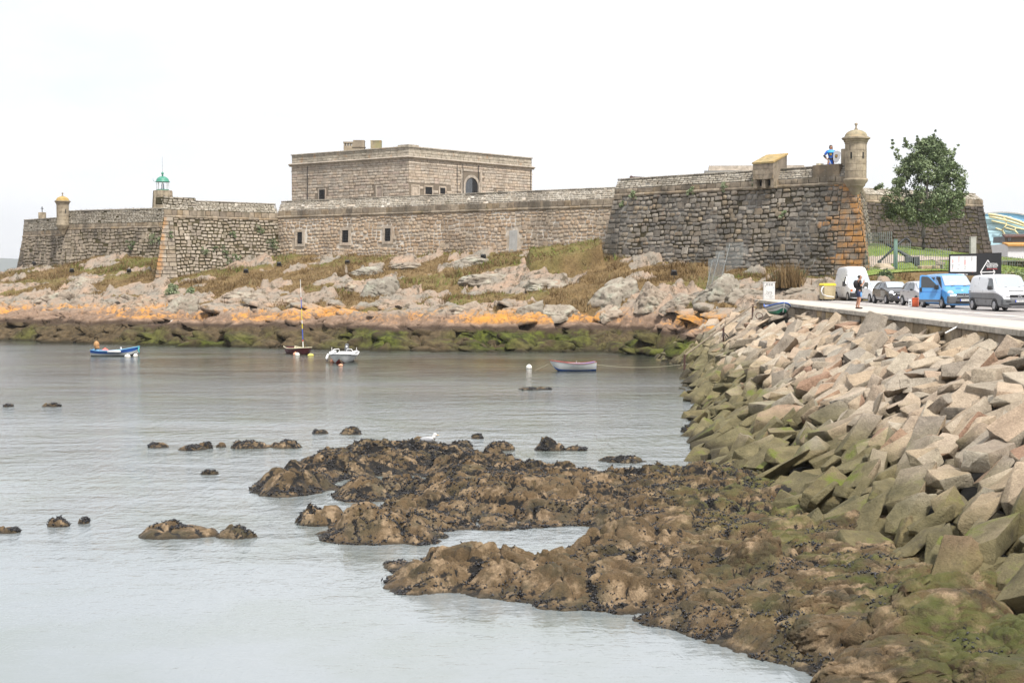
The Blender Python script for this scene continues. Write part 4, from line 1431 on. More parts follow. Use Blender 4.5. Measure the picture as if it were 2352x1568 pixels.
place.sort(key=lambda q: -q[0])
lm = [(1795, 'below the beached green boat'), (1885, 'below the beige wheelie bins'), (1972, 'below the standing man'), (2065, 'below the small parked cars'),
      (2150, 'below the blue van'), (2290, 'below the white and grey van')]
objs, labs = [], {}
for i, (w, T, p, q, L_, asp) in enumerate(place[:300]):
    o = link('boulder', BOUL[R.randrange(len(BOUL))])
    o.matrix_world = T
    tx, tz = toe(p[1])
    s = (p[0] - tx) / (edgeX(p[1]) - tx)
    lev = 'at the foot' if s < 0.12 else ('low down' if s < 0.38 else ('halfway up' if s < 0.62 else ('high up' if s < 0.85 else 'by the wall')))
    size = 'large' if L_ > 1.6 else 'smaller'
    shp = 'slab' if asp[1] < 0.42 else ('long block' if asp[0] < 0.62 else 'angular block')
    tone = 'dark wet' if p[2] < 0.5 else ('mossy olive' if p[2] < 1.45 else ('brown grey' if p[2] < 2.2 else 'pale dry'))
    mark = min(lm, key=lambda k_: abs(k_[0] - q[0]))[1] if q[0] > 1700 else ('by the pipe rail' if q[1] < 870 else 'beside the open water')
    if q[1] > 1150:
        mark = 'beside the tidal shelf'
    lab = f'{size} {tone} {shp} {lev} {mark}'
    labs.setdefault(lab, []).append((q[0], o))
for lab, lst in labs.items():
    lst.sort(key=lambda k_: k_[0])
    for j, (_, o) in enumerate(lst):
        tag(o, lab if len(lst) == 1 else (f'{lab}, {NUMW[j]}' if j < len(NUMW) else f'{lab}, {j + 1}th from left'), 'boulder', 'boulders of the embankment')
vv, ff, b = [], [], 0
for w, T, p, q, L_, asp in place[300:]:
    a, t_ = BV[R.randrange(len(BV))]
    Mx = np.array(T)
    vv.append(a @ Mx[:3, :3].T + Mx[:3, 3])
    ff.append(t_ + b)
    b += len(a)
tag(np_mesh('boulders', np.concatenate(vv), np.concatenate(ff), M['boulder'], smooth=False), 'farther and smaller granite boulders filling the embankment', 'boulders', kind='stuff')

# ------------------------------------------------------------------ stones for walls
def stone_template(seed, square=False):
    r = random.Random(seed)
    pts = []
    base = [(-.5, -.5), (0, -.5), (.5, -.5), (.5, 0), (.5, .5), (0, .5), (-.5, .5), (-.5, 0)]
    for i, (x, z) in enumerate(base):
        cnr = i % 2 == 0
        if square:
            pts.append((x * (0.985 + r.uniform(-.01, .01)), z * (0.975 + r.uniform(-.015, .015))))
        else:
            k = r.uniform(0.76, 0.96) if cnr else r.uniform(0.9, 1.0)
            pts.append((x * k + (0 if cnr else r.uniform(-.06, .06)), z * k))
    lev = [(0.0, 1.0), (0.7, 1.0), (1.0, 0.92 if square else 0.86)]
    V = []
    for y, k in lev:
        V += [(x * k, y, z * k) for x, z in pts]
    V.append((r.uniform(-.1, .1), 1.02 if square else 1.12, r.uniform(-.1, .1)))
    F = []
    for l_ in range(2):
        for i in range(8):
            j = (i + 1) % 8
            a, b_, c_, d = l_ * 8 + i, l_ * 8 + j, (l_ + 1) * 8 + j, (l_ + 1) * 8 + i
            F += [(a, b_, c_), (a, c_, d)]
    F += [(16 + i, 16 + (i + 1) % 8, 24) for i in range(8)]
    return np.array(V), np.array(F)


T_ROUGH = [stone_template(40 + i) for i in range(14)]
T_SQ = [stone_template(80 + i, True) for i in range(6)]
_tm = {}


def stone_mesh(sq, k, mat):
    key = (sq, k, mat.name)
    if key not in _tm:
        V, F = (T_SQ if sq else T_ROUGH)[k]
        me = bpy.data.meshes.new('stone')
        me.from_pydata([tuple(p) for p in V], [], [tuple(f) for f in F])
        me.materials.append(mat)
        _tm[key] = me
    return _tm[key]


class Face:
    """a flat wall face: origin at the bottom left as seen from outside, u along, v up, n outward"""

    def __init__(self, A, B, z0, batter=0.0, zref=None):
        # A, B: plan points, left and right as seen from outside, true at height zref
        self.A, self.B = Vector((A[0], A[1], 0)), Vector((B[0], B[1], 0))
        self.u = (self.B - self.A).normalized()
        self.L = (self.B - self.A).length
        self.nh = Vector((self.u.y, -self.u.x, 0))
        self.z0, self.k = z0, batter
        self.zr = z0 if zref is None else zref
        self.v = Vector((-self.nh.x * batter, -self.nh.y * batter, 1))
        self.n = (self.nh + Vector((0, 0, batter))).normalized()

    def at(self, s, z):
        return self.A + self.u * s + self.nh * (self.k * (self.zr - z)) + Vector((0, 0, z))

    def pix(self, x, y):
        """face coordinates (s, z) seen at a picture point"""
        d = Vector(ray(x, y))
        n = self.n
        p0 = self.at(0, self.zr)
        c = Vector(CAMP)
        t_ = (p0 - c).dot(n) / d.dot(n)
        p = c + d * t_
        return (p - self.A).dot(self.u), p.z


def lay(face, s0, s1, z0, z1, hr, wr, depth=0.085, gap=0.045, sq=False, seed=1, skip=(), ground=None, ends=(0.0, 0.0), proud=0.0, wob=1.0):
    """courses of stones -> list of (screen size, matrix, square?, template)"""
    r = random.Random(seed)
    out = []
    z = z0
    vl = face.v.length
    while z < z1 - 0.06:
        h = min(r.uniform(*hr), z1 - z)
        if z1 - z - h < hr[0] * 0.5:
            h = z1 - z
        zc = z + h / 2
        a = s0 - ends[0] * face.k * (face.zr - zc)
        b_ = s1 + ends[1] * face.k * (face.zr - zc)
        s = a
        while s < b_ - 0.03:
            w = min(r.uniform(*wr), b_ - s)
            if b_ - s - w < wr[0] * 0.5:
                w = b_ - s
            sc = s + w / 2
            ok = True
            for (k0, k1, m0, m1) in skip:
                if s + w > k0 + 0.05 and s < k1 - 0.05 and z + h > m0 + 0.05 and z < m1 - 0.05:
                    ok = False
            p = face.at(sc, zc if sq else zc + .07 * wob * math.sin(sc * .9 + seed) + .05 * wob * math.sin(sc * 2.3 + zc))
            if ok and ground is not None and z + h < float(hillz(p.x + face.nh.x * 0.4, p.y + face.nh.y * 0.4)) - 0.35:
                ok = False
            if ok and not sq and r.random() < .025:
                ok = False
            if ok:
                d = depth * r.uniform(0.5, 1.5)
                ht, hw = h * vl * (1.0 if sq or r.random() > .1 else 1.5), w * (1.0 if sq or r.random() > .1 else 1.18)
                mt = Matrix((face.u * (hw - gap) * r.uniform(0.97, 1), face.n * d, face.v.normalized() * (ht - gap) * r.uniform(0.96, 1))).transposed().to_4x4()
                mt.translation = p + face.n * proud
                if not sq:
                    mt = mt @ Matrix.Rotation(r.gauss(0, .035) * wob, 4, 'Y') @ Matrix.Translation((0, 0, r.uniform(-.09, .09) * wob)) @ Matrix.Diagonal((1, 1, r.uniform(.84, 1.08), 1))
                out.append((w * h / p.length ** 2, mt, sq, r.randrange(len(T_SQ if sq else T_ROUGH))))
            s += w
        z += h
    return out


def put_stones(parent, items, limit=300):
    """items: list of (list of placements, material); the largest 'limit' become parts, the rest one part"""
    allp = [(q[0], q[1], q[2], q[3], mat) for lst, mat in items for q in lst]
    allp.sort(key=lambda q: -q[0])
    inv = Matrix.Translation(-parent.location)
    for w, mt, sq, k, mat in allp[:limit]:
        o = link('stone', stone_mesh(sq, k, mat), parent)
        o.matrix_basis = inv @ mt
    rest = allp[limit:]
    if rest:
        mats, vv, ff, mi, b = [], [], [], [], 0
        L0 = np.array(parent.location)
        for w, mt, sq, k, mat in rest:
            V, F = (T_SQ if sq else T_ROUGH)[k]
            A = np.array(mt)
            vv.append(V @ A[:3, :3].T + A[:3, 3] - L0)
            ff.append(F + b)
            b += len(V)
            if mat not in mats:
                mats.append(mat)
            mi += [mats.index(mat)] * len(F)
        o = np_mesh('stones', np.concatenate(vv), np.concatenate(ff), None, smooth=False, parent=parent)
        for mm in mats:
            o.data.materials.append(mm)
        o.data.polygons.foreach_set('material_index', np.array(mi, dtype=np.int32))
        o['kind'] = 'stuff'


def offset_poly(poly, d):
    """grow a counter-clockwise polygon by d"""
    n = len(poly)
    out = []
    for i in range(n):
        p0, p1, p2 = (Vector(poly[(i + j - 1) % n]).to_2d() for j in range(3))
        e1, e2 = (p1 - p0).normalized(), (p2 - p1).normalized()
        n1, n2 = Vector((e1.y, -e1.x)), Vector((e2.y, -e2.x))
        b_ = (n1 + n2)
        b_ = b_ / max(0.25, b_.dot(n1))
        out.append((p1.x + b_.x * d, p1.y + b_.y * d))
    return out


def prism(mb, poly, z0, z1, d0=0.0, d1=0.0):
    a = offset_poly(poly, d0)
    b_ = offset_poly(poly, d1)
    n = len(poly)
    mb.add([(x, y, z0) for x, y in a] + [(x, y, z1) for x, y in b_],
           [tuple(reversed(range(n))), tuple(range(n, 2 * n))] + [(i, (i + 1) % n, n + (i + 1) % n, n + i) for i in range(n)])


def rel(o, base):
    return Matrix.Translation(-Vector(base))


def child(mb, name, mat, parent, **kw):
    """build from world coordinates under a thing that stands unrotated at its base"""
    l0 = Vector(parent.location)
    mb.v = [(a - l0.x, b_ - l0.y, c_ - l0.z) for a, b_, c_ in mb.v]
    return mb.build(name, mat, parent, **kw)
# ------------------------------------------------------------------ fortress walls
PT = {'P0': (10.4, 144.6), 'P1': (30.0, 125.0), 'P2': (37.6, 152.0)}


def arc_block(mb, c, r0, r1, a0, a1, z0, z1, n=3):
    vs = []
    for z in (z0, z1):
        for r in (r0, r1):
            for i in range(n + 1):
                a = a0 + (a1 - a0) * i / n
                vs.append((c[0] + r * math.cos(a), c[1] + r * math.sin(a), z))
    m = n + 1
    fs = []
    for i in range(n):
        fs.append((m + i, m + i + 1, 3 * m + i + 1, 3 * m + i))
        fs.append((i + 1, i, 2 * m + i, 2 * m + i + 1))
        fs.append((2 * m + i, 3 * m + i, 3 * m + i + 1, 2 * m + i + 1))
        fs.append((i, i + 1, m + i + 1, m + i))
    fs += [(0, m, 3 * m, 2 * m), (n, 2 * m + n, 3 * m + n, m + n)]
    mb.add(vs, fs)


def watchtower(parent, c, r, zc, zb, zt, zd, zf, dome_mat, courses, slit_az, label):
    """a corner watchtower standing out on corbels"""
    core = MB().lathe([(r * 0.3, zc - 0.5), (r * 0.62, zc), (r * 0.66, zc + .12), (r * 0.86, zc + .3), (r * 0.9, zc + .45), (r * 1.1, zb - .18), (r * 1.14, zb - .05), (r * 1.1, zb + .08), (r * 0.94, zb + .12), (r * 0.94, zt)], 28, (c[0], c[1], 0))
    body = child(core, 'watchtower', M['tower'], parent, autosmooth=0.5)
    body['label'] = label
    rr = random.Random(int(abs(c[0]) * 7))
    hs = (zt - zb - 0.12) / courses
    for k in range(courses):
        n = 9
        o = rr.uniform(0, 1)
        for j in range(n):
            b_ = MB()
            a0, a1 = (j + o) * 2 * math.pi / n, (j + 1 + o) * 2 * math.pi / n
            arc_block(b_, c, r * 0.9, r * (1.0 + rr.uniform(-.006, .006)), a0 + 0.012, a1 - 0.012, zb + .12 + k * hs + .012, zb + .12 + (k + 1) * hs - .012)
            child(b_, 'stone', M['tower'], parent).parent = body
    cor = MB().lathe([(r * 0.9, zt - .02), (r * 1.04, zt), (r * 1.04, zt + .12), (r * 1.13, zt + .2), (r * 1.13, zt + .3), (r * 1.32, zt + .42), (r * 1.32, zt + .52), (r * 1.0, zt + .56)], 28, (c[0], c[1], 0))
    child(cor, 'cornice', M['tower'], parent, autosmooth=0.5).parent = body
    z0 = zt + .52
    prof = [(r * 1.24, z0), (r * 1.06, z0 + (zd - z0) * .16)]
    prof += [(r * 1.04 * math.cos(a), z0 + (zd - z0) * (.16 + .84 * math.sin(a))) for a in np.linspace(0.05, 1.42, 9)]
    child(MB().lathe(prof, 28, (c[0], c[1], 0)), 'dome', dome_mat, parent, smooth=True).parent = body
    h = zf - zd
    fin = MB().lathe([(r * .24, zd - .1), (r * .1, zd + h * .25), (r * .07, zd + h * .5), (r * .14, zd + h * .7), (r * .17, zd + h * .84), (r * .1, zd + h * .96), (0.01, zf)], 14, (c[0], c[1], 0))
    child(fin, 'finial', M['tower'], parent, smooth=True).parent = body
    for a in slit_az:
        b_ = MB()
        x, y = c[0] + r * 0.985 * math.cos(a), c[1] + r * 0.985 * math.sin(a)
        zs = zb + (zt - zb) * 0.56
        b_.box((x, y, zs + .3), (0.05, 0.13 * r / .9, 0.55 * r / .9), rz=a)
        child(b_, 'slit_window', M['black_hole'], parent).parent = body
    return body


def bars_window(parent, face, s0, s1, z0, z1, nv=3, nh=4, frame=0.18, mat_frame=None, proud=0.13, name='window', blind=None, bars=True):
    def P(s, z, d):
        return face.at(s, z) + face.n * d
    fr = MB()
    f = frame
    for (a, b_, c_, d) in [(s0 - f, s0, z0 - f, z1 + f), (s1, s1 + f, z0 - f, z1 + f), (s0, s1, z1, z1 + f), (s0, s1, z0 - f, z0)]:
        q = [P(a, c_, 0), P(b_, c_, 0), P(b_, d, 0), P(a, d, 0)]
        q2 = [P(a, c_, proud), P(b_, c_, proud), P(b_, d, proud), P(a, d, proud)]
        fr.add([tuple(k) for k in q + q2], [(4, 5, 6, 7), (0, 1, 5, 4), (1, 2, 6, 5), (2, 3, 7, 6), (3, 0, 4, 7)])
    w = child(fr, name, mat_frame, parent)
    pn = MB()
    pn.quad(*[tuple(P(s, z, 0.025)) for s, z in [(s0, z0), (s1, z0), (s1, z1), (s0, z1)]])
    child(pn, 'opening' if blind is None else 'blind_panel', blind or M['black_hole'], parent, fix=False).parent = w
    if bars:
        for i in range(nv):
            s = s0 + (s1 - s0) * (i + 1) / (nv + 1)
            b_ = MB().tube([P(s, z0, 0.08), P(s, z1, 0.08)], 0.022, 5)
            child(b_, 'bar', M['iron'], parent).parent = w
        for i in range(nh):
            z = z0 + (z1 - z0) * (i + 1) / (nh + 1)
            b_ = MB().tube([P(s0, z, 0.09), P(s1, z, 0.09)], 0.022, 5)
            child(b_, 'bar', M['iron'], parent).parent = w
    return w


def cordon(parent, faces, z, r=0.17, mat='parapet', ext=0.06):
    for f in faces:
        n = max(4, int(f.L / 1.3))
        for i in range(n):
            a, b_ = f.L * i / n + 0.015, f.L * (i + 1) / n - 0.015
            m = MB()
            pr = [(-0.05, -r), (0.04, -r), (0.13, -r * .7), (0.17, 0), (0.13, r * .7), (0.04, r), (-0.05, r)]
            vs = [tuple(f.at(s, z) + f.nh * p + Vector((0, 0, q))) for s in (a, b_) for p, q in pr]
            k = len(pr)
            m.add(vs, [(j, j + 1, k + j + 1, k + j) for j in range(k - 1)] + [tuple(range(k)), tuple(reversed(range(k, 2 * k)))])
            child(m, 'cordon_stone', M[mat], parent)


def fort_wall(name, label, cat, poly, z0, zc, za, zt, batter, mats, nface, hr, wr, seed, quoins=(), slope=0.55, skip=None, group='walls of the old sea fortress', lean=None, depth=0.09, gap=.045):
    """battered wall under a cordon, a course of big parapet blocks and a sloping rubble top"""
    mm, mo = mats
    base = (poly[0][0], poly[0][1], z0)
    T = thing(name, label, cat, base, group=group)
    mb = MB()
    prism(mb, poly, z0, zc, batter * (zc - z0), 0.0)
    child(mb, 'wall_core', M[mo], T)
    mb = MB()
    prism(mb, poly, zc, za, -0.02, -0.02)
    prism(mb, poly, za, zt, -0.02, -slope * (zt - za))
    prism(mb, poly, zt, zt + .12, -slope * (zt - za) - .01, -slope * (zt - za) - .03)
    child(mb, 'parapet_core', M[mo] if lean is None else lean, T)
    items = []
    faces = []
    for i in range(nface):
        f = Face(poly[i], poly[i + 1], z0, batter, zc)
        faces.append(f)
        dirs = [(Vector(poly[(i + j) % len(poly)]) - Vector(poly[(i + j - 1) % len(poly)])).normalized() for j in (0, 1, 2)]
        e0 = math.tan(max(0, dirs[0].angle_signed(dirs[1]) * -1) / 2)
        e1 = math.tan(max(0, dirs[1].angle_signed(dirs[2]) * -1) / 2)
        sk = list(skip(f, i)) if skip else []
        q0 = 1.15 if (i, 0) in quoins else 0
        q1 = 1.15 if (i, 1) in quoins else 0
        items.append((lay(f, q0, f.L - q1, z0, zc, hr, wr, ground=1, seed=seed + i, skip=sk, ends=(0 if q0 else e0, 0 if q1 else e1), depth=depth, gap=gap), M[mm]))
        if q0:
            items.append((lay(f, 0, q0, z0, zc, (0.42, 0.55), (0.6, 1.2), ground=1, seed=seed + 50 + i, ends=(e0, 0), sq=True, gap=0.045, proud=0.02), M[mm]))
        if q1:
            items.append((lay(f, f.L - q1, f.L, z0, zc, (0.42, 0.55), (0.6, 1.2), ground=1, seed=seed + 70 + i, ends=(0, e1), sq=True, gap=0.045, proud=0.02), M[mm]))
        pf = Face(poly[i], poly[i + 1], zc, 0.0, zc)
        items.append((lay(pf, 0, f.L, zc + .16, za, ((za - zc - .16) * .99, za - zc), (0.6, 1.2), seed=seed + 90 + i, sq=True, gap=0.03, depth=0.07), M['parapet']))
        rf = Face(poly[i], poly[i + 1], za, slope, za)
        items.append((lay(rf, 0, f.L, za + .02, zt - .02, (0.13, 0.24), (0.3, 0.7), seed=seed + 110 + i, gap=0.02, depth=0.05, wob=.2), M['rubble']))
        ke = -slope * (zt - za)
        cpf = Face(Vector((*poly[i], 0)) + pf.nh * (ke + .02), Vector((*poly[i + 1], 0)) + pf.nh * (ke + .02), zt - .02, 0.0, zt)
        items.append((lay(cpf, 0, f.L, zt - .03, zt + .13, (.158, .16), (.9, 1.7), seed=seed + 130 + i, sq=True, gap=.02, depth=.1), M['rubble']))
    cordon(T, faces, zc + 0.0)
    put_stones(T, items)
    return T, faces


# right bastion
WZ = dict(z0=3.8, zc=14.35, za=15.0, zt=15.95)


polyR = [PT['P0'], PT['P1'], PT['P2'], (28, 160), (15, 153)]
bast, bf = fort_wall('bastion', 'tall dark stone bastion with orange lichened corner and round watchtower, right of the curtain wall', 'fortress wall',
                     polyR, WZ['z0'], WZ['zc'], WZ['za'], WZ['zt'], 0.17, ('bastion', 'bastion_mortar'), 2, (0.28, 0.56), (0.4, 1.1), 900, gap=.06, quoins=((0, 0), (0, 1), (1, 0)))
watchtower(bast, (30.05, 124.9), 0.93, 13.75, 14.62, 17.72, 18.95, 19.55, M['tower_dome'], 5, [math.radians(-128), math.radians(-62)], 'tall round watchtower with bare stone dome on the salient corner')
# latrine box hanging on the wall
f0 = bf[0]
sa, _ = f0.pix(1743, 400)
sb, _ = f0.pix(1790, 400)
bx = MB()


def fbox(mb, f, s0, s1, d0, d1, z0, z1, z1b=None):
    """box on a wall face; z1b is the height of its top at the outer side"""
    z1b = z1 if z1b is None else z1b
    P = lambda s, d, z: tuple(f.A + f.u * s + f.nh * d + Vector((0, 0, z)))
    mb.add([P(s0, d0, z0), P(s1, d0, z0), P(s1, d1, z0), P(s0, d1, z0), P(s0, d0, z1), P(s1, d0, z1), P(s1, d1, z1b), P(s0, d1, z1b)],
           [(3, 2, 1, 0), (4, 5, 6, 7), (0, 1, 5, 4), (1, 2, 6, 5), (2, 3, 7, 6), (3, 0, 4, 7)])
    return mb


sw = sb - sa
lat = child(fbox(bx, f0, sa, sb, -1.4, .72, 15.05, 17.3, 16.5), 'wall_latrine', M['parapet'], bast)
rs_ = MB()
_P = lambda s, d, z: tuple(f0.A + f0.u * s + f0.nh * d + Vector((0, 0, z)))
rs_.add([_P(s, d, z + q) for q in (.005, .16) for s, d, z in ((sa - .06, -1.5, 17.35), (sb + .06, -1.5, 17.35), (sb + .06, .8, 16.48), (sa - .06, .8, 16.48))], [(3, 2, 1, 0), (4, 5, 6, 7), (0, 1, 5, 4), (1, 2, 6, 5), (2, 3, 7, 6), (3, 0, 4, 7)])
child(rs_, 'roof_slab', M['lichen_cap'], bast).parent = lat
for k in range(3):
    s = sa + (sw - 0.36) * k / 2
    child(fbox(MB(), f0, s, s + .36, -.1, .66, 14.25, 15.05), 'corbel', M['parapet'], bast).parent = lat
child(fbox(MB(), f0, sa + .3, sb - .3, 0.0, .12, 14.3, 15.0), 'shaft_opening', M['black_hole'], bast).parent = lat
rr = random.Random(4)
for (z, zz_) in [(15.06, 15.5), (15.5, 15.98), (15.98, 16.46)]:
    s = sa
    while s < sb - .1:
        w = min(rr.uniform(.6, 1.0), sb - s)
        child(fbox(MB(), f0, s + .012, s + w - .012, .7, .75, z + .012, zz_ - .012), 'stone', M['parapet'], bast).parent = lat
        s += w
# block between figure and watchtower, step beside it
sc_, _ = f0.pix(1920, 370)
child(fbox(MB(), f0, sc_, f0.L - .35, -2.4, -1.15, 15.0, 17.5), 'merlon', M['tower'], bast, bevel=0.03)
child(fbox(MB(), f0, sc_ - 2.2, sc_ + .6, -.55, .02, 14.95, 16.1), 'parapet_block', M['parapet'], bast, bevel=0.04)

# curtain wall
polyC = [(-28.7, 175), (11.6, 146.9), (15, 151), (-25, 180)]
cz0, czc, cza, czt = 6.5, 13.45, 14.25, 15.35
_f = Face(polyC[0], polyC[1], cz0, 0.04, czc)
WIN = []
for (x0, x1, y0, y1) in [(684, 695, 533, 560), (787, 801, 529, 557), (885, 898, 525, 554)]:
    s0, z1 = _f.pix(x0, y0)
    s1, z0 = _f.pix(x1, y1)
    WIN.append((s0, s1, z0, z1))
ds0, dz1 = _f.pix(1171, 529)
ds1, dz0 = _f.pix(1188, 572)


def cskip(f, i):
    o = [(a - .33, b_ + .33, c_ - .33, d + .33) for a, b_, c_, d in WIN]
    o.append((ds0 - .1, ds1 + .1, dz0, dz1 + .1))
    return o


curt, cf = fort_wall('curtain_wall', 'long tan stone wall with pale mortar and three small barred windows between the bastions', 'fortress wall',
                     polyC, cz0, czc, cza, czt, 0.04, ('curtain', 'curtain_mortar'), 1, (0.30, 0.48), (0.40, 0.85), 1200, skip=cskip, gap=.07, depth=.07)
for a, b_, c_, d in WIN:
    bars_window(curt, cf[0], a, b_, c_, d, 3, 4, frame=0.33, mat_frame=M['keep'])
m = MB()
for s0, s1, z0, z1 in [(ds0, ds1, dz0 - .6, dz1)]:
    q = [cf[0].at(s, z) + cf[0].n * d for d in (0, .06) for s, z in [(s0, z0), (s1, z0), (s1, z1), (s0, z1)]]
    m.add([tuple(k) for k in q], [(4, 5, 6, 7), (0, 1, 5, 4), (1, 2, 6, 5), (2, 3, 7, 6), (3, 0, 4, 7)])
child(m, 'blocked_doorway', M['concrete'], curt)

# left bastion
polyL = [(-40.3, 165.0), (-28.7, 175.0), (-31, 184), (-44.4, 183)]
lbas, lf = fort_wall('bastion', 'moss grown bastion of pale rubble with an orange left corner, left of the curtain wall', 'fortress wall',
                     polyL, 3.5, 13.15, 13.95, 15.05, 0.145, ('left_bastion', 'left_mortar'), 1, (0.28, 0.46), (0.38, 0.85), 1500, gap=.075, quoins=((0, 0),))
m = MB()
fbox(m, lf[0], 0.1, 4.3, -2.2, -.3, 14.6, 15.45)
mer = child(m, 'broken_merlon', M['left_mortar'], lbas, bevel=0.08)
_mf = Face(Vector((*polyL[0], 0)) - lf[0].nh * .3, Vector((*polyL[1], 0)) - lf[0].nh * .3, 14.6, 0, 14.6)
for w_, mt, sq, k in lay(_mf, 0.1, 4.3, 14.62, 15.47, (.2, .3), (.4, .8), seed=77, gap=.03):
    o = link('stone', stone_mesh(sq, k, M['rubble']), mer)
    o.matrix_basis = Matrix.Translation(-lbas.location) @ mt

# far left walls
polyF = [(-59.6, 190.5), (-44.0, 182.0), (-42, 190), (-56, 198)]
fw, ff_ = fort_wall('curtain_wall', 'dark mossy wall between the two watchful left corners, under the lighthouse', 'fortress wall',
                    polyF, 5.0, 12.55, 13.2, 14.9, 0.13, ('far_wall', 'left_mortar'), 1, (0.34, 0.55), (0.5, 1.05), 1700, quoins=((0, 0),), slope=0.12)
fw['label'] = 'dark mossy wall under the lighthouse, left of the pale rubble bastion'
polyE = [(-68.6, 200.0), (-59.6, 190.5), (-55, 199), (-66, 208)]
ew, ef = fort_wall('bastion', 'far left end of the fortress wall with a bush growing against it', 'fortress wall',
                   polyE, 4.0, 11.8, 12.5, 14.1, 0.17, ('far_wall', 'left_mortar'), 1, (0.34, 0.55), (0.5, 1.05), 1800, quoins=((0, 0),), slope=0.12)
watchtower(fw, (-59.9, 190.2), 0.80, 12.3, 13.15, 15.75, 16.9, 17.4, M['tower_dome_y'], 5, [math.radians(-45)], 'small round watchtower with yellow lichened dome')

# wall beyond the tree at the right
polyT = [(37.4, 152.0), (53.6, 162.5), (56.5, 175), (40, 172)]
tw, tf = fort_wall('bastion', 'dark fortress wall standing behind the leafy tree at the right', 'fortress wall',
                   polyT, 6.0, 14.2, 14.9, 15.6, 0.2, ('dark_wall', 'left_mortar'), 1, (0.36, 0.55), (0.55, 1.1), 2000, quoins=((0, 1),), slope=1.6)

# ------------------------------------------------------------------ keep
KL, KC, KR = (-32.2, 208.7), (-14.1, 195.0), (3.0, 214.0)
KB = (KL[0] + KR[0] - KC[0], KL[1] + KR[1] - KC[1])
polyK = [KL, KC, KR, KB]
KZ0, KZC, KZT = 8.0, 22.35, 24.05
keep_ = thing('keep_building', 'square flat roofed stone building rising behind the curtain wall', 'building', (KC[0], KC[1], KZ0))
m = MB()
prism(m, polyK, KZ0, KZC)
child(m, 'wall', M['keep_joint'], keep_)
m = MB()
prism(m, polyK, KZC + .3, KZT - .18, -.05, -.05)
child(m, 'parapet', M['keep_joint'], keep_)
KF = [Face(KL, KC, KZ0, 0, KZC), Face(KC, KR, KZ0, 0, KZC)]


def on(face, x0, x1, y0, y1):
    s0, z1 = face.pix(x0, y0)
    s1, z0 = face.pix(x1, y1)
    return s0, s1, z0, z1


KW = {0: [(on(KF[0], 733.5, 747, 436, 461), 'bars'), (on(KF[0], 866, 877, 429, 456), 'blind')],
      1: [(on(KF[1], 946, 961, 427, 448), 'blind'), (on(KF[1], 976, 992, 429, 447), 'open'), (on(KF[1], 1010, 1022, 431, 446), 'bars'), (on(KF[1], 1142, 1154, 438, 448), 'bars')]}
arch = on(KF[1], 1068, 1097, 407, 446)
items = []
for i, f in enumerate(KF):
    sk = [(a - .2, b_ + .2, c_ - .2, d + .2) for (a, b_, c_, d), _ in KW[i]]
    if i == 1:
        sk.append((arch[0] - .45, arch[1] + .45, arch[2], arch[3] + .45))
    items.append((lay(f, 0, f.L, 14.0, 21.5, (0.40, 0.44), (0.7, 1.3), sq=True, gap=0.03, depth=0.04, seed=2200 + i, skip=sk), M['keep']))
    items.append((lay(f, 0, f.L, 21.62, KZC - .05, (0.34, 0.36), (0.8, 1.4), sq=True, gap=0.03, depth=0.04, seed=2250 + i), M['keep']))
    pf = Face((KL, KC)[i], (KC, KR)[i], KZC, 0, KZC)
    items.append((lay(pf, 0, f.L, KZC + .32, KZT - .18, (0.40, 0.46), (0.8, 1.4), sq=True, gap=0.025, depth=0.04, seed=2300 + i, proud=-.05), M['keep_top']))
put_stones(keep_, items)
# string course, cornice, coping: stones side by side along each face
for i, f in enumerate(KF):
    for nm, prof, mat in [('string_course', [(0, 21.5), (.07, 21.5), (.07, 21.6), (0, 21.6)], 'keep'),
                          ('cornice', [(0, KZC - .12), (.1, KZC - .1), (.14, KZC + .02), (.36, KZC + .14), (.36, KZC + .24), (0, KZC + .36)], 'keep'),
                          ('coping', [(-.6, KZT - .18), (.1, KZT - .18), (.1, KZT - .04), (-.1, KZT), (-.6, KZT)], 'keep_top')]:
        m = MB()
        e = .36 if nm == 'cornice' else .1
        s0, s1 = (-e if i == 0 else 0.0), (f.L if i == 0 else f.L + e)
        k = len(prof)
        # mitre at the shared corner
        ext = [0, 0]
        vs = []
        for s in (s0, s1):
            for d, z in prof:
                ss = s
                if i == 0 and s == s1:
                    ss = f.L + d * 0.94
                if i == 1 and s == s0:
                    ss = -d * 0.94
                vs.append(tuple(f.A + f.u * ss + f.nh * d + Vector((0, 0, z))))
        m.add(vs, [(j, (j + 1) % k, k + (j + 1) % k, k + j) for j in range(k)] + [tuple(reversed(range(k))), tuple(range(k, 2 * k))])
        child(m, nm, M[mat], keep_)
for i in (0, 1):
    for (a, b_, c_, d), kind in KW[i]:
        bars_window(keep_, KF[i], a, b_, c_, d, 3, 5, frame=0.2, mat_frame=M['keep'], proud=0.09, blind=M['keep'] if kind == 'blind' else None, bars=kind == 'bars')
# arched gateway
f = KF[1]
ac, aw = (arch[0] + arch[1]) / 2, (arch[1] - arch[0]) / 2
zs = arch[3] - aw
P = lambda s, z, d: tuple(f.at(s, z) + f.n * d)
m = MB()
op = [(ac - aw, 14)] + [(ac + aw * math.cos(a), zs + aw * math.sin(a)) for a in np.linspace(math.pi, 0, 15)] + [(ac + aw, 14)]
m.quad(*[P(s, z, .03) for s, z in op])
gate = child(m, 'arched_doorway', M['black_hole'], keep_, fix=False)
m = MB()
ow = aw + .4
ring = [(ac + ow * math.cos(a), zs + ow * math.sin(a)) for a in np.linspace(math.pi, 0, 15)]
inn_ = [(ac + aw * math.cos(a), zs + aw * math.sin(a)) for a in np.linspace(math.pi, 0, 15)]
a_ = [(ac - ow, 14)] + ring + [(ac + ow, 14)]
b2_ = [(ac - aw, 14)] + inn_ + [(ac + aw, 14)]
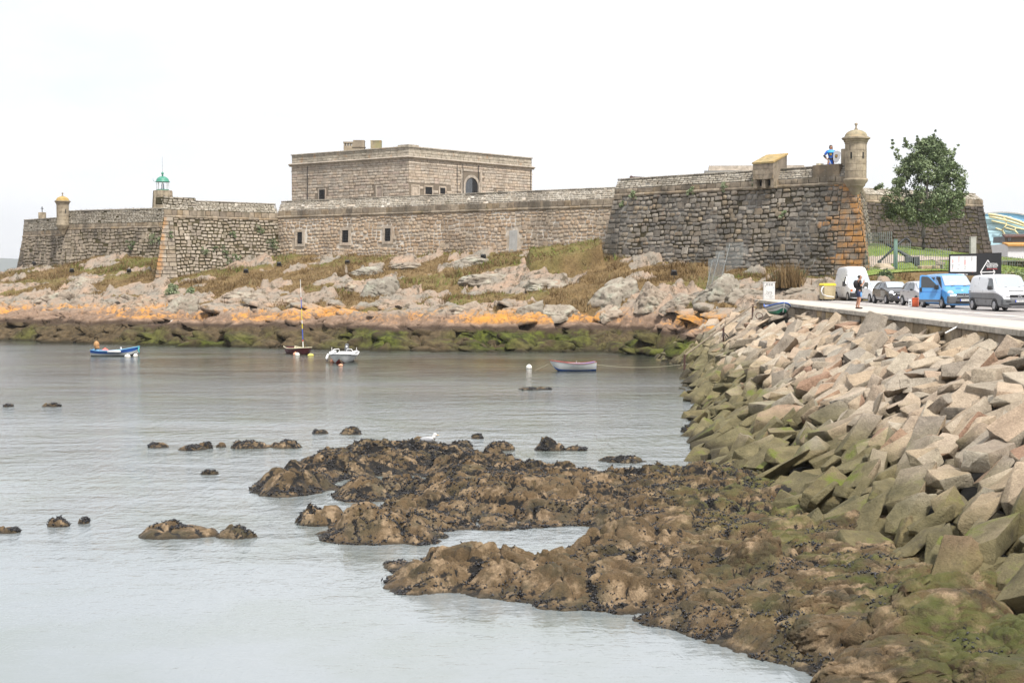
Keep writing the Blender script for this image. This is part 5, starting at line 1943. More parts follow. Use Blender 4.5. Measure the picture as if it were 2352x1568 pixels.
vs = [P(s, z, .12) for s, z in a_] + [P(s, z, .12) for s, z in b2_] + [P(s, z, .0) for s, z in b2_]
k = len(a_)
m.add(vs, [(j, j + 1, k + j + 1, k + j) for j in range(k - 1)] + [(k + j, k + j + 1, 2 * k + j + 1, 2 * k + j) for j in range(k - 1)])
child(m, 'arch_ring', M['keep'], keep_).parent = gate
m = MB()
m.quad(*[P(s, z, .05) for s, z in [(ac - aw, zs - 1.1), (ac + .15, zs - 1.1), (ac + .15, zs + aw * .9), (ac - .35 * aw, zs + aw * .9), (ac - aw * .93, zs + .3 * aw)]])
child(m, 'glazed_leaf', M['glass'], keep_, fix=False).parent = gate
for sx in (-1, 1):
    s = ac + sx * (ow + .28)
    m = MB()
    m.add([P(s - .2, 14, 0), P(s + .2, 14, 0), P(s + .2, 21.5, 0), P(s - .2, 21.5, 0), P(s - .2, 14, .1), P(s + .2, 14, .1), P(s + .2, 21.5, .1), P(s - .2, 21.5, .1)],
          [(4, 5, 6, 7), (0, 1, 5, 4), (1, 2, 6, 5), (2, 3, 7, 6), (3, 0, 4, 7)])
    child(m, 'pilaster', M['keep'], keep_)
for i, x in [(0, 707), (1, 1049), (1, 1062), (1, 1098), (1, 1218)]:
    s, _ = KF[i].pix(x, 420)
    m = MB().tube([KF[i].at(s, 14) + KF[i].n * .1, KF[i].at(s, KZC - .2) + KF[i].n * .1], .05, 6)
    child(m, 'drainpipe', M['iron'], keep_)
# raised coping at the corner and the chimneys
m = MB()
m.add([(KC[0] - 1.6, KC[1] + 1.35, KZT + .002), (KC[0] + .02, KC[1] - .06, KZT + .002), (KC[0] + 1.3, KC[1] + 1.5, KZT + .002), (KC[0] - .3, KC[1] + 2.9, KZT + .002),
       (KC[0] - 1.6, KC[1] + 1.35, KZT + .2), (KC[0] + .02, KC[1] - .06, KZT + .2), (KC[0] + 1.3, KC[1] + 1.5, KZT + .2), (KC[0] - .3, KC[1] + 2.9, KZT + .2)],
      [(3, 2, 1, 0), (4, 5, 6, 7), (0, 1, 5, 4), (1, 2, 6, 5), (2, 3, 7, 6), (3, 0, 4, 7)])
child(m, 'corner_block', M['keep_top'], keep_)
for (x0, x1, yt, kind) in [(789, 811, 325.5, 'vent'), (811, 836, 322, 'cap'), (851, 875, 322.5, 'plain')]:
    p0, p1 = atY(x0, yt, 207), atY(x1, yt, 207)
    w = p1[0] - p0[0]
    cx, zt_ = (p0[0] + p1[0]) / 2, p0[2]
    m = MB()
    cy = 207 + w / 2
    if kind == 'vent':
        m.box((cx, cy, (zt_ - .62 + 23) / 2), (w, w, zt_ - .62 - 23))
        for a in np.linspace(-.42, .42, 4):
            for s in (-.42, .42):
                m.box((cx + a * w, cy + s * w, zt_ - .42), (.14 * w, .14 * w, .42))
        m.box((cx, cy, zt_ - .1), (w * 1.08, w * 1.08, .2))
    else:
        m.box((cx, cy, (zt_ + 23) / 2), (w, w, zt_ - 23))
        if kind == 'cap':
            m.box((cx, cy, zt_ - .95), (w * 1.14, w * 1.14, .12))
        m.box((cx, cy, zt_ - .06), (w * 1.04, w * 1.04, .14))
    child(m, 'chimney', M['tower' if kind != 'plain' else 'tower_dome'], keep_)

# low building behind the right bastion
gp = [lineX(1622, (0, 152), (60, 148)), lineX(1850, (0, 152), (60, 148))]
g = thing('guard_house', 'pale flat roofed building peeping over the right bastion parapet', 'building', (gp[0][0], gp[0][1], 9))
poly = [gp[0], gp[1], (gp[1][0], gp[1][1] + 8), (gp[0][0] + 1, gp[0][1] + 8)]
zt_ = atY(1622, 388, gp[0][1])[2]
m = MB()
prism(m, poly, 9, zt_ - .45)
prism(m, poly, zt_ - .2, zt_ + .35, -.2, -.2)
child(m, 'wall', M['keep'], g)
m = MB()
prism(m, poly, zt_ - .45, zt_ - .2, .12, .28)
child(m, 'cornice', M['white_matt'], g)

# ------------------------------------------------------------------ lighthouse
lp = atY(374, 472, 196)
lh = thing('lighthouse', 'small lighthouse with green copper dome on a tapered stone drum', 'lighthouse', (lp[0], lp[1], 13))
z1 = atY(374, 438, 196)[2] - 13
zr = atY(374, 418, 196)[2] - 13
zd = atY(374, 405, 196)[2] - 13
zf = atY(374, 394.5, 196)[2] - 13
m = MB().lathe([(1.62, 0), (1.30, z1 - .12), (1.24, z1), (1.0, z1 + .04)], 8)
drum = m.build('drum', M['keep_joint'], lh)
rr = random.Random(3)
nc = 7
for k in range(nc):
    za_, zb_ = z1 * k / nc, z1 * (k + 1) / nc
    for j in range(8):
        for h_ in range(2):
            r0, r1 = 1.63 - .33 * za_ / z1, 1.63 - .33 * zb_ / z1
            a0, a1 = j * math.pi / 4, (j + 1) * math.pi / 4
            pa, pb = np.array([math.cos(a0), math.sin(a0)]), np.array([math.cos(a1), math.sin(a1)])
            sp = rr.uniform(.35, .65) if k % 2 else rr.uniform(.45, .55)
            u0, u1 = (0.01, sp - .01) if h_ == 0 else (sp + .01, .99)
            pts = []
            for r_, z_ in ((r0, za_ + .012), (r1, zb_ - .012)):
                for u_ in (u0, u1):
                    q = (pa + (pb - pa) * u_)
                    pts.append((q[0] * (r_ + .03), q[1] * (r_ + .03), z_))
            m = MB()
            m.add(pts, [(0, 1, 3, 2)])
            link_o = m.build('stone', M['tower'], lh, fix=False)
            link_o.parent = drum
lan = MB().lathe([(.86, z1 + .02), (.86, z1 + .16)], 20).build('lantern_base', M['verdigris'], lh)
for j in range(8):
    a = j * math.pi / 4 + .2
    MB().tube([(.82 * math.cos(a), .82 * math.sin(a), z1 + .1), (.82 * math.cos(a), .82 * math.sin(a), zr)], .03, 6).build('glazing_bar', M['white_matt'], lh)
MB().lathe([(.79, z1 + .14), (.79, zr)], 20, cap=False).build('lantern_glass', M['clear_glass'], lh, smooth=True)
MB().lathe([(.23, z1 + .1), (.25, z1 + .35), (.17, z1 + .42), (.2, z1 + .55), (.2, z1 + .8), (.13, z1 + .95), (.05, z1 + 1.1)], 14).build('lamp', M['lens_blue'], lh, smooth=True)
MB().lathe([(1.0, zr - .02), (.96, zr + .06), (.9, zr + .1)] + [(.88 * math.cos(a), zr + .1 + (zd - zr - .1) * math.sin(a)) for a in np.linspace(.1, 1.4, 8)] + [(.12, zd)], 24).build('dome', M['verdigris'], lh, smooth=True)
fin = MB().lathe([(.14, zd - .04), (.07, zd + .2), (.17, zd + .3), (.18, zd + .45), (.05, zf - .03), (.02, zf)], 14).build('finial', M['verdigris'], lh, smooth=True)
MB().tube([(0, 0, zf - .05), (0, 0, zf + 2.0)], .012, 4).build('rod', M['iron'], lh)
MB().tube([(-.95, 0, zr + .02), (-1.2, 0, zr + .1), (-1.32, 0, zr + .3), (-1.3, 0, zr + .5)], .03, 5).build('bracket', M['green_metal'], lh)

# little cross on a stone post at the far left
p = atY(97, 503, 206)
cr_ = thing('cross_post', 'stone block with a small iron cross at the far left of the wall', 'cross', (p[0], p[1], 12.5))
m = MB()
m.box((0, 0, .0 + (p[2] + .95 - 12.5) / 2), (.9, .8, p[2] + .95 - 12.5))
m.build('block', M['tower'], cr_, bevel=.03)
zt_ = p[2] + .95 - 12.5
m = MB().box((0, 0, zt_ + .42), (.1, .08, .84))
m.box((0, 0, zt_ + .56), (.4, .08, .1))
m.build('cross', M['iron'], cr_)

# cannon barrel on the bastion
p, q = np.array(atY(1449, 408, 148.0)), np.array(atY(1492, 412, 146.0))
cn = thing('cannon', 'rusty cannon barrel pointing out over the bastion parapet', 'cannon', tuple(p))
d = (Vector(q) - Vector(p))
rot = d.to_track_quat('Z', 'Y').to_matrix().to_4x4()
MB().lathe([(.10, -.0), (.11, .02), (.2, .0), (.2, .1), (.16, .2), (.14, .3), (.17, 1.2), (.18, 1.24), (.17, 1.28), (.22, 2.6), (.23, 2.7), (.1, 2.8)], 16, M=rot).build('barrel', M['rust'], cn, smooth=True)
m = MB().box(tuple(d.normalized() * 1.6 + Vector((0, 0, -.35))), (.5, .6, .5))
m.build('carriage', M['wood'], cn)
# ------------------------------------------------------------------ outcrops on the hill
OUT = [(1418, 690, 2.3, 1.7, 2.2, 0.0, 'cleft pale granite boulder on the slope below the right bastion'),
       (1500, 696, 1.9, 1.6, 1.7, 0.2, 'smooth grey granite boulder with a floodlight beside its top'),
       (1565, 706, 1.6, 1.2, 1.4, 0.1, 'pale green lichened rock low beside the iron fence'),
       (868, 672, 1.7, 1.5, 1.7, 0.2, 'upright grey outcrop with black lichen in the middle of the slope'),
       (820, 662, 1.3, 1.0, 0.8, 0.0, 'low rounded rock left of the upright grey outcrop'),
       (840, 628, 1.6, 1.2, 0.8, 0.3, 'grey lichened rock under a floodlight on the middle slope'),
       (1092, 604, 2.2, 1.6, 0.9, 0.5, 'pinkish rock hump high on the slope under the curtain wall'),
       (1065, 615, 1.2, 1.0, 0.7, 0.2, 'small grey rock just below the pinkish hump'),
       (1130, 650, 3.0, 1.7, 1.0, 0.5, 'long slanting grey outcrop right of the middle slope'),
       (1265, 660, 3.0, 2.0, 0.8, 0.5, 'wide pale slab left of the cleft boulder'),
       (580, 688, 2.6, 1.8, 1.0, -0.1, 'row of ribbed grey rock left of the mast'),
       (660, 700, 2.6, 1.6, 0.8, -0.3, 'long low grey rock behind the mast'),
       (410, 718, 1.9, 1.3, 1.7, 0.0, 'furrowed grey rock below the left green shrub'),
       (325, 716, 2.6, 1.5, 1.8, 0.2, 'rust stained rock face left of the furrowed grey rock'),
       (110, 700, 2.7, 2.0, 1.5, 0.3, 'broad pinkish rock near the left shore'),
       (200, 655, 2.0, 1.5, 0.9, 0.3, 'grey outcrop under the left floodlights'),
       (1080, 722, 2.6, 1.5, 1.1, 0.1, 'grey green slab above the orange band, right of centre'),
       (1210, 722, 1.4, 1.1, 1.3, 0.0, 'pair of round grey boulders on the orange band'),
       (1282, 726, 1.9, 1.2, 1.1, 0.2, 'split grey rock right of the round grey pair'),
       (1395, 728, 1.6, 1.2, 1.1, 0.1, 'cracked pink rock below the cleft boulder'),
       (1660, 680, 2.3, 1.7, 1.5, 0.5, 'tan rock hump beside the thin dark post'),
       (1712, 684, 1.9, 1.4, 1.1, 0.2, 'pink rock hump left of the meter cabinet'),
       (1845, 670, 1.7, 0.8, 0.4, 0.0, 'low reddish rock behind the beached boat'),
       (940, 612, 2.0, 1.3, 0.5, 0.4, 'low pale ledge below the second barred window')]
for i, (x, y, rx, ry_, rz_, yaw, lab) in enumerate(OUT):
    p = hill_hit(x, y)
    V, F = lump_mesh(500 + i, 30)
    V = V * np.array([rx, ry_, rz_])
    V = np.c_[V[:, 0] + V[:, 2] * 0.25, V[:, 1], V[:, 2]]
    o = np_mesh('rock_outcrop', V, F, M['outcrop'])
    o.location = (p[0], p[1] + 0.2, p[2] + 0.05)
    o.rotation_euler = (0, 0, yaw * 0.6)
    tag(o, lab, 'rock', 'rock outcrops on the castle slope')

# ------------------------------------------------------------------ quay wall under the pavement
qw = thing('promenade_wall', 'low stone retaining wall with pale capstones along the promenade', 'wall', (edgeX(60), 60, 3.2))
mb = MB()
ys = np.linspace(8, ROAD_END, 30)
for a, b in zip(ys[:-1], ys[1:]):
    P = [(edgeX(a) + .1, a), (edgeX(a) + .9, a), (edgeX(b) + .9, b), (edgeX(b) + .1, b)]
    mb.add([(x, y, 2.6) for x, y in P] + [(x, y, PAVE_Z - .19) for x, y in P], [(4, 5, 6, 7), (0, 1, 5, 4), (2, 3, 7, 6), (3, 0, 4, 7), (1, 2, 6, 5)])
child(mb, 'wall_core', M['curtain_mortar'], qw)
A, B = (edgeX(ROAD_END) + .1, ROAD_END), (edgeX(20) + .1, 20)
qf = Face(A, B, 2.9, 0.0)
items = [(lay(qf, 0, qf.L, 3.15, PAVE_Z - .2, (0.42, 0.58), (1.0, 2.4), depth=.05, gap=.035, sq=True, seed=3001), M['quay'])]
put_stones(qw, items)
rr = random.Random(9)
y = 20.0
k = 0
while y < ROAD_END:
    w = rr.uniform(1.1, 1.6)
    w = min(w, ROAD_END - y)
    m = MB()
    a, b = y + .012, y + w - .012
    P = [(edgeX(a) - .1, a), (edgeX(a) + .46, a), (edgeX(b) + .46, b), (edgeX(b) - .1, b)]
    z1 = PAVE_Z + .004 + rr.uniform(0, .008)
    m.add([(x, yy, PAVE_Z - .19) for x, yy in P] + [(x, yy, z1) for x, yy in P], [(3, 2, 1, 0), (4, 5, 6, 7), (0, 1, 5, 4), (2, 3, 7, 6), (3, 0, 4, 7), (1, 2, 6, 5)])
    child(m, 'capstone', M['cap'], qw, bevel=.02)
    y += w

# ------------------------------------------------------------------ vehicles
def text_mesh(s, size, mat, name, parent, Mx, depth=0.004, sx=1.0, align='CENTER', bold=0.0):
    cu = bpy.data.curves.new(name, 'FONT')
    cu.body = s
    cu.size = size
    cu.align_x = align
    cu.align_y = 'CENTER'
    cu.extrude = depth
    cu.offset = bold
    cu.resolution_u = 3
    to = bpy.data.objects.new(name, cu)
    C.objects.link(to)
    me = bpy.data.meshes.new_from_object(to.evaluated_get(bpy.context.evaluated_depsgraph_get()))
    bpy.data.objects.remove(to)
    bpy.data.curves.remove(cu)
    me.name = name
    me.materials.clear()
    me.materials.append(mat)
    o = link(name, me, parent)
    o.matrix_basis = Mx @ Matrix.Diagonal((sx, 1, 1, 1))
    return o


class Car:
    """body lofted through cross sections: (x, top z, belt z, half width at top, at belt, at sill); +x is forward"""

    def __init__(self, name, label, cat, loc, rz, st, paint_m, lower_m=None, z0=.17, tumble=.1, group='vehicles parked along the promenade'):
        self.t = thing(name, label, cat, loc, rz, group)
        self.st, self.z0 = st, z0
        ring = lambda x, zt, zb, wt, wb, wl: [(x, wl * .86, z0), (x, wl, z0 + .1), (x, wl + (wb - wl) * .6, z0 + (zb - z0) * .5), (x, wb, zb - .02), (x, wb - .012, zb + .03 if zt - zb > .1 else (zb + zt) / 2),
                                            (x, wt + (wb - wt) * .14, zt - tumble * (1 if zt - zb > .3 else .3)), (x, wt * .93, zt - .015), (x, wt * .5, zt + .012), (x, 0, zt + .018)]
        m = MB()
        rings = []
        for s in st:
            h = ring(*s)
            full = h + [(a, -b, c) for a, b, c in reversed(h[:-1])]
            rings.append(full)
        n = len(rings[0])
        vs = [p for r_ in rings for p in r_]
        fs, mi = [], []
        for i in range(len(rings) - 1):
            for k in range(n - 1):
                fs.append((i * n + k, i * n + k + 1, (i + 1) * n + k + 1, (i + 1) * n + k))
                mi.append(1 if (k < 3 or k >= n - 4) else 0)
            fs.append((i * n + n - 1, i * n, (i + 1) * n, (i + 1) * n + n - 1))
            mi.append(1)
        fs += [tuple(reversed(range(n))), tuple(range((len(rings) - 1) * n, len(rings) * n))]
        mi += [0, 0]
        m.add(vs, fs)
        m.m = mi
        self.body = m.build('body', [paint_m, lower_m or paint_m], self.t, smooth=True, subsurf=2)

    def w(self, x, z):
        st = self.st
        xs = [s[0] for s in st]
        zt, zb, wt, wb = (np.interp(x, xs, [s[k] for s in st]) for k in (1, 2, 3, 4))
        return float(np.interp(z, [self.z0, zb, max(zt - .1, zb + .01)], [wb, wb, wt + (wb - wt) * .14]))

    def side(self, name, poly, mat, off=.014, sides=(-1,), parent=None, th=.02):
        for sg in sides:
            m = MB()
            o = [(x, sg * (self.w(x, z) + off), z) for x, z in poly]
            i = [(x, sg * (self.w(x, z) - th), z) for x, z in poly]
            n = len(o)
            m.add(o + i, [tuple(range(n))] + [(k, (k + 1) % n, n + (k + 1) % n, n + k) for k in range(n)])
            m.build(name, mat, parent or self.t)

    def panel(self, name, q, mat, off=.02, nx=6, bow=.03):
        """curved panel between four corners (bottom right, bottom left, top left, top right)"""
        a, b, c, d = (Vector(p) for p in q)
        nrm = (b - a).cross(d - a).normalized()
        if nrm.x < 0 and abs(nrm.x) > .2 and a.x > 0:
            nrm = -nrm
        m = MB()
        vs = []
        for j in (0, 1):
            for i in range(nx + 1):
                s = i / nx
                p = (a.lerp(b, s) if j == 0 else d.lerp(c, s)) + nrm * (off + bow * (1 - (2 * s - 1) ** 2))
                vs.append(p)
        vs += [p - nrm * .03 for p in vs]
        k = nx + 1
        fs = [(i, i + 1, k + i + 1, k + i) for i in range(nx)]
        m.add(vs, fs + [(0, k, 3 * k, 2 * k), (nx, 2 * k + nx, 3 * k + nx, k + nx)] + [(i, 2 * k + i, 2 * k + i + 1, i + 1) for i in range(nx)] + [(k + i, k + i + 1, 3 * k + i + 1, 3 * k + i) for i in range(nx)])
        return m.build(name, mat, self.t, smooth=False)

    def wheel(self, x, r=.31, wy=.86, w=.2, sides=(-1, 1)):
        r = r - .005
        for sg in sides:
            rot = Matrix.Translation((x, sg * (wy - w / 2 + .015), r)) @ Matrix.Rotation(math.pi / 2, 4, 'X')
            arch = MB()
            pts = [(x + (r + .07) * math.cos(a), r + (r + .07) * math.sin(a)) for a in np.linspace(-.35, math.pi + .35, 16)]
            y = sg * (self.w(x, r + .2) + .006)
            arch.add([(px, y, max(pz, self.z0 - .02)) for px, pz in pts] + [(px, y - sg * .25, max(pz, self.z0 - .02)) for px, pz in pts],
                     [tuple(range(16))] + [(k, (k + 1) % 16, 16 + (k + 1) % 16, 16 + k) for k in range(16)])
            arch.build('wheel_arch', M['black_plastic'], self.t)
            yy = sg * (self.w(x, r + .1) - w / 2 + .014)
            rot = Matrix.Translation((x, yy, r)) @ Matrix.Rotation(math.pi / 2, 4, 'X')
            wh = MB().lathe([(r * .6, -w / 2), (r * .93, -w / 2), (r, -w / 2 + .03), (r, w / 2 - .03), (r * .93, w / 2), (r * .6, w / 2)], 24, M=rot).build('wheel', M['tyre'], self.t, autosmooth=.6)
            rot2 = Matrix.Translation((x, yy + sg * (w / 2 + .004), r)) @ Matrix.Rotation(math.pi / 2, 4, 'X')
            MB().lathe([(r * .66, -.01), (r * .66, .006), (r * .56, .012), (r * .3, .004), (r * .2, .012), (.001, .012)], 20, M=rot2, cap=False).build('rim', M['rim'], self.t, smooth=True).parent = wh

    def block(self, name, c, s, mat, bevel=.03, rz=0, parent=None, taper=1.0):
        return MB().box(c, s, rz=rz, taper=taper).build(name, mat, parent or self.t, bevel=bevel)

    def lampm(self, name, c, s, mat, ry=0.0, rz=0.0):
        Mx = Matrix.Translation(c) @ Euler((0, ry, rz)).to_matrix().to_4x4()
        return MB().sphere((0, 0, 0), (s[0] / 2, s[1] / 2, s[2] / 2), 14, 8, M=Mx).build(name, mat, self.t, smooth=True)

    def mirror(self, x, z, y, mat, s=(.14, .2, .22), sides=(-1, 1)):
        for sg in sides:
            b = MB().box((x, sg * (y + .12), z), s).build('mirror', mat, self.t, bevel=.04)
            MB().tube([(x, sg * (y - .04), z - .05), (x, sg * (y + .06), z - .03)], .025).build('mirror_arm', M['black_plastic'], self.t).parent = b

    def plate(self, x, z, txt, band=True, size=.095):
        b = MB().box((x, 0, z), (.02, .52, .11)).build('number_plate', M['plate'], self.t)
        if band:
            MB().box((x + .006, -.235, z), (.02, .05, .108)).build('plate_band', M['plate_blue'], self.t).parent = b
        Mx = Matrix.Translation((x + .012, .015, z)) @ Matrix(((0, 0, 1, 0), (1, 0, 0, 0), (0, 1, 0, 0), (0, 0, 0, 1)))
        text_mesh(txt, size, M['ink'], 'plate_text', b, Mx, .002, sx=.92)


def heading(vx, vy):
    return math.atan2(vy, vx)


RZ0 = heading(0.055, -1)


def car_at(xpx, Y, half_w, front):
    """centre of a vehicle whose left side in the picture stands at picture column xpx at distance Y (front axle)"""
    X = (xpx - 1176) / FOC * Y
    f = Vector((0.055, -1, 0)).normalized()
    r = Vector((f.y, -f.x, 0))        # right of the vehicle
    c = Vector((X, Y, ROAD_Z + .002)) - r * half_w * -1 * -1
    c = Vector((X, Y, ROAD_Z + .002)) - r * half_w
    return tuple(c - f * front)


# white and grey van, nearest
st = [(-2.30, 1.55, 1.02, .74, .86, .84), (-2.24, 1.80, 1.02, .76, .92, .90), (-1.9, 1.88, 1.02, .77, .94, .92), (-.4, 1.90, 1.02, .77, .94, .92), (.55, 1.88, 1.02, .76, .94, .92), (.72, 1.80, 1.03, .75, .94, .92),
      (1.38, 1.17, 1.02, .80, .93, .92), (1.55, 1.10, 1.0, .80, .92, .92), (2.05, .95, .90, .76, .90, .90), (2.26, .84, .78, .70, .84, .86), (2.33, .62, .58, .66, .80, .82)]
v = Car('van', 'white over grey panel van with a round star badge, nearest vehicle at the right edge', 'van', car_at(2283, 73.3, .94, 1.35), RZ0, st, M['white'], M['grey_lower'])
v.panel('windscreen', [(1.34, -.76, 1.22), (1.34, .76, 1.22), (.76, .70, 1.76), (.76, -.70, 1.76)], M['screen'])
v.side('side_window', [(.32, 1.14), (1.12, 1.13), (1.05, 1.24), (.72, 1.66), (.62, 1.70), (.36, 1.70)], M['glass'])
v.side('panel_seam', [(.22, .45), (.24, .45), (.24, 1.72), (.22, 1.72)], M['black_plastic'], off=.004)
v.side('panel_seam', [(-1.0, .45), (-.98, .45), (-.98, 1.76), (-1.0, 1.76)], M['black_plastic'], off=.004)
v.side('body_trim', [(-2.2, .98), (1.5, .98), (1.5, 1.02), (-2.2, 1.02)], M['grey_plastic'], off=.016)
v.side('rub_strip', [(-1.9, .62), (1.1, .62), (1.1, .66), (-1.9, .66)], M['black_plastic'], off=.02)
v.block('front_bumper', (2.24, 0, .47), (.3, 1.80, .34), M['grey_plastic'], .07)
v.block('air_intake', (2.40, 0, .36), (.03, 1.1, .12), M['black_plastic'], .01)
v.block('lamp_slot', (2.385, -.6, .52), (.03, .26, .06), M['black_plastic'], .01)
gr = v.block('grille', (2.29, 0, .79), (.1, .98, .15), M['black_plastic'], .02)
for i in range(3):
    v.block('grille_bar', (2.345, 0, .75 + i * .045), (.015, .94, .012), M['iron'], 0, parent=gr)
v.block('chrome_strip', (2.31, 0, .70), (.08, 1.0, .025), M['chrome'], .008)
v.lampm('headlight', (2.22, -.68, .79), (.16, .42, .19), M['lamp'], 0.25, -.35)
v.lampm('headlight', (2.22, .68, .79), (.16, .42, .19), M['lamp'], 0.25, .35)
Mb = Matrix.Translation((2.36, 0, .80)) @ Matrix.Rotation(math.pi / 2, 4, 'Y')
bd = MB()
bd.lathe([(.088, -.006), (.105, -.006), (.105, .008), (.088, .008), (.088, -.006)], 24, M=Mb, cap=False)
for k in range(3):
    a = math.radians(90 + 120 * k)
    tip = (2.366, .092 * math.cos(a), .80 + .092 * math.sin(a))
    l_ = (2.368, .02 * math.cos(a + 1.05), .80 + .02 * math.sin(a + 1.05))
    r_ = (2.368, .02 * math.cos(a - 1.05), .80 + .02 * math.sin(a - 1.05))
    bd.add([tip, l_, (2.376, 0, .80), r_], [(0, 1, 2), (0, 2, 3)])
bd.build('badge', M['chrome'], v.t)
v.block('bonnet_vent', (1.75, .05, 1.075), (.12, .8, .02), M['grey_plastic'], .005)
for s in (-.42, .28):
    MB().tube([(1.40, s, 1.20), (1.22, s + .52, 1.36)], .012, 5).build('wiper', M['black_plastic'], v.t)
v.mirror(1.02, 1.20, .93, M['black_plastic'])
v.plate(2.41, .54, 'CP 860-GG')
v.wheel(1.35, .31)
v.wheel(-1.62, .31)
v.block('screen_sticker', (1.24, -.62, 1.38), (.01, .09, .09), M['print_white'], 0)

# blue van with its side door open
st = [(-2.38, 1.6, 1.08, .74, .87, .86), (-2.3, 1.84, 1.08, .77, .93, .92), (-1.9, 1.93, 1.08, .78, .95, .93), (-.3, 1.96, 1.08, .78, .95, .93), (.45, 1.94, 1.08, .77, .95, .93), (.66, 1.86, 1.08, .76, .95, .93),
      (1.46, 1.22, 1.04, .80, .94, .93), (1.65, 1.13, 1.0, .80, .93, .93), (2.12, .96, .88, .74, .88, .90), (2.30, .80, .74, .68, .82, .86), (2.36, .6, .56, .62, .78, .82)]
b = Car('van', 'bright blue van with its passenger door swung wide open, second from the right edge', 'van', car_at(2162, 80.0, .95, 1.4), RZ0, st, M['blue_car'], M['blue_car'])
b.panel('windscreen', [(1.42, -.77, 1.27), (1.42, .77, 1.27), (.70, .70, 1.83), (.70, -.70, 1.83)], M['screen'])
b.side('door_opening', [(.14, .42), (1.30, .42), (1.36, .75), (1.30, 1.12), (.72, 1.78), (.2, 1.80)], M['seat_dark'], off=.008)
b.side('side_window', [(.34, 1.2), (1.2, 1.18), (.75, 1.74), (.40, 1.76)], M['glass'], sides=(1,))
b.side('rear_window', [(-1.2, 1.22), (-.1, 1.22), (-.1, 1.74), (-1.2, 1.74)], M['glass'])
b.block('front_bumper', (2.26, 0, .50), (.34, 1.84, .44), M['grey_plastic'], .1)
b.block('air_intake', (2.445, 0, .37), (.03, 1.0, .15), M['black_plastic'], .01)
b.block('air_intake', (2.445, .05, .60), (.03, .95, .07), M['black_plastic'], .01)
gr = b.block('grille', (2.31, 0, .80), (.1, .82, .12), M['black_plastic'], .03)
b.block('chrome_strip', (2.37, 0, .81), (.02, .8, .025), M['chrome'], .006, parent=gr)
b.block('chrome_strip', (2.365, 0, .73), (.03, .9, .03), M['silver'], .006, parent=gr)
b.lampm('headlight', (2.10, -.70, .86), (.26, .38, .34), M['lamp'], 0.5, -.55)
b.lampm('headlight', (2.10, .70, .86), (.26, .38, .34), M['lamp'], 0.5, .55)
Mb = Matrix.Translation((2.385, 0, .81)) @ Matrix.Rotation(math.pi / 2, 4, 'Y')
bd = MB().lathe([(.062, -.006), (.08, -.006), (.08, .008), (.062, .008), (.062, -.006)], 20, M=Mb, cap=False)
bd.box((2.39, 0, .81), (.012, .2, .018))
bd.build('badge', M['chrome'], b.t)
b.lampm('bonnet_mark', (2.02, 0, 1.02), (.05, .16, .03), M['print_white'], .6)
b.block('bonnet_vent', (1.7, -.1, 1.14), (.06, .3, .02), M['black_plastic'], .005)
b.plate(2.45, .49, '2918 DSG')
b.wheel(1.4, .32)
b.wheel(-1.7, .32)
for s in (-.45, .25):
    MB().tube([(1.49, s, 1.25), (1.36, s + .55, 1.36)], .012, 5).build('wiper', M['black_plastic'], b.t)
b.block('paper', (1.28, -.25, 1.40), (.01, .42, .16), M['print_white'], 0)
# open door, hinged at the front of its opening
dp = [(-1.18, .40), (-.06, .40), (0, .70), (-.02, 1.16), (-.14, 1.30), (-.62, 1.80), (-.74, 1.86), (-1.06, 1.88), (-1.16, 1.84), (-1.20, 1.2)]
wp = [(-1.08, 1.18), (-.16, 1.16), (-.20, 1.28), (-.66, 1.74), (-.76, 1.79), (-1.04, 1.80), (-1.08, 1.74)]
hinge = Vector((1.36, -.965, 0))
MD = Matrix.Translation(hinge) @ Matrix.Rotation(math.radians(62), 4, 'Z')
m = MB().prism(dp, -.02, .05, axis=1, M=MD)
door = m.build('door', M['blue_car'], b.t, bevel=.015)
door['label'] = 'open blue passenger door with its window'
MB().prism(wp, -.032, -.022, axis=1, M=MD).build('window', M['glass'], b.t).parent = door
MB().prism([(-1.19, .36), (-.05, .36), (-.05, .5), (-1.19, .5)], -.036, .04, axis=1, M=MD).build('sill_trim', M['grey_plastic'], b.t).parent = door
MB().prism([(-1.14, .93), (-.04, .90), (-.04, .92), (-1.14, .95)], -.026, -.01, axis=1, M=MD).build('body_trim', M['boat_blue'], b.t).parent = door
MB().box((-1.10, -.04, 1.05), (.12, .05, .24), M=MD).build('handle', M['black_plastic'], b.t, bevel=.015).parent = door
MB().box((-.22, -.16, 1.20), (.24, .18, .26), M=MD).build('mirror', M['black_plastic'], b.t, bevel=.05).parent = door

# silver hatchback seen from its side
st = [(-2.0, .95, .84, .55, .72, .70), (-1.95, 1.1, .9, .58, .78, .76), (-1.75, 1.38, .92, .6, .83, .82), (-1.4, 1.50, .93, .61, .86, .84), (-.2, 1.53, .92, .62, .86, .85), (.35, 1.48, .92, .62, .86, .85),
      (1.12, 1.02, .92, .68, .85, .84), (1.3, .97, .9, .68, .84, .84), (1.8, .85, .78, .62, .80, .80), (2.0, .7, .64, .55, .72, .74)]
s_ = Car('car', 'silver hatchback half hidden behind the open blue door', 'car', car_at(2103, 87.2, .86, 1.25), RZ0, st, M['silver'])
s_.panel('windscreen', [(1.08, -.66, 1.06), (1.08, .66, 1.06), (.42, .58, 1.45), (.42, -.58, 1.45)], M['screen'])
s_.side('side_window', [(-.22, .97), (.78, .96), (.70, 1.06), (.32, 1.40), (.22, 1.43), (-.18, 1.43)], M['glass'])
s_.side('rear_window', [(-1.1, 1.0), (-.32, .97), (-.30, 1.43), (-.9, 1.42)], M['glass'])
s_.side('quarter_window', [(-1.62, 1.02), (-1.18, 1.0), (-1.0, 1.41), (-1.25, 1.38)], M['glass'])
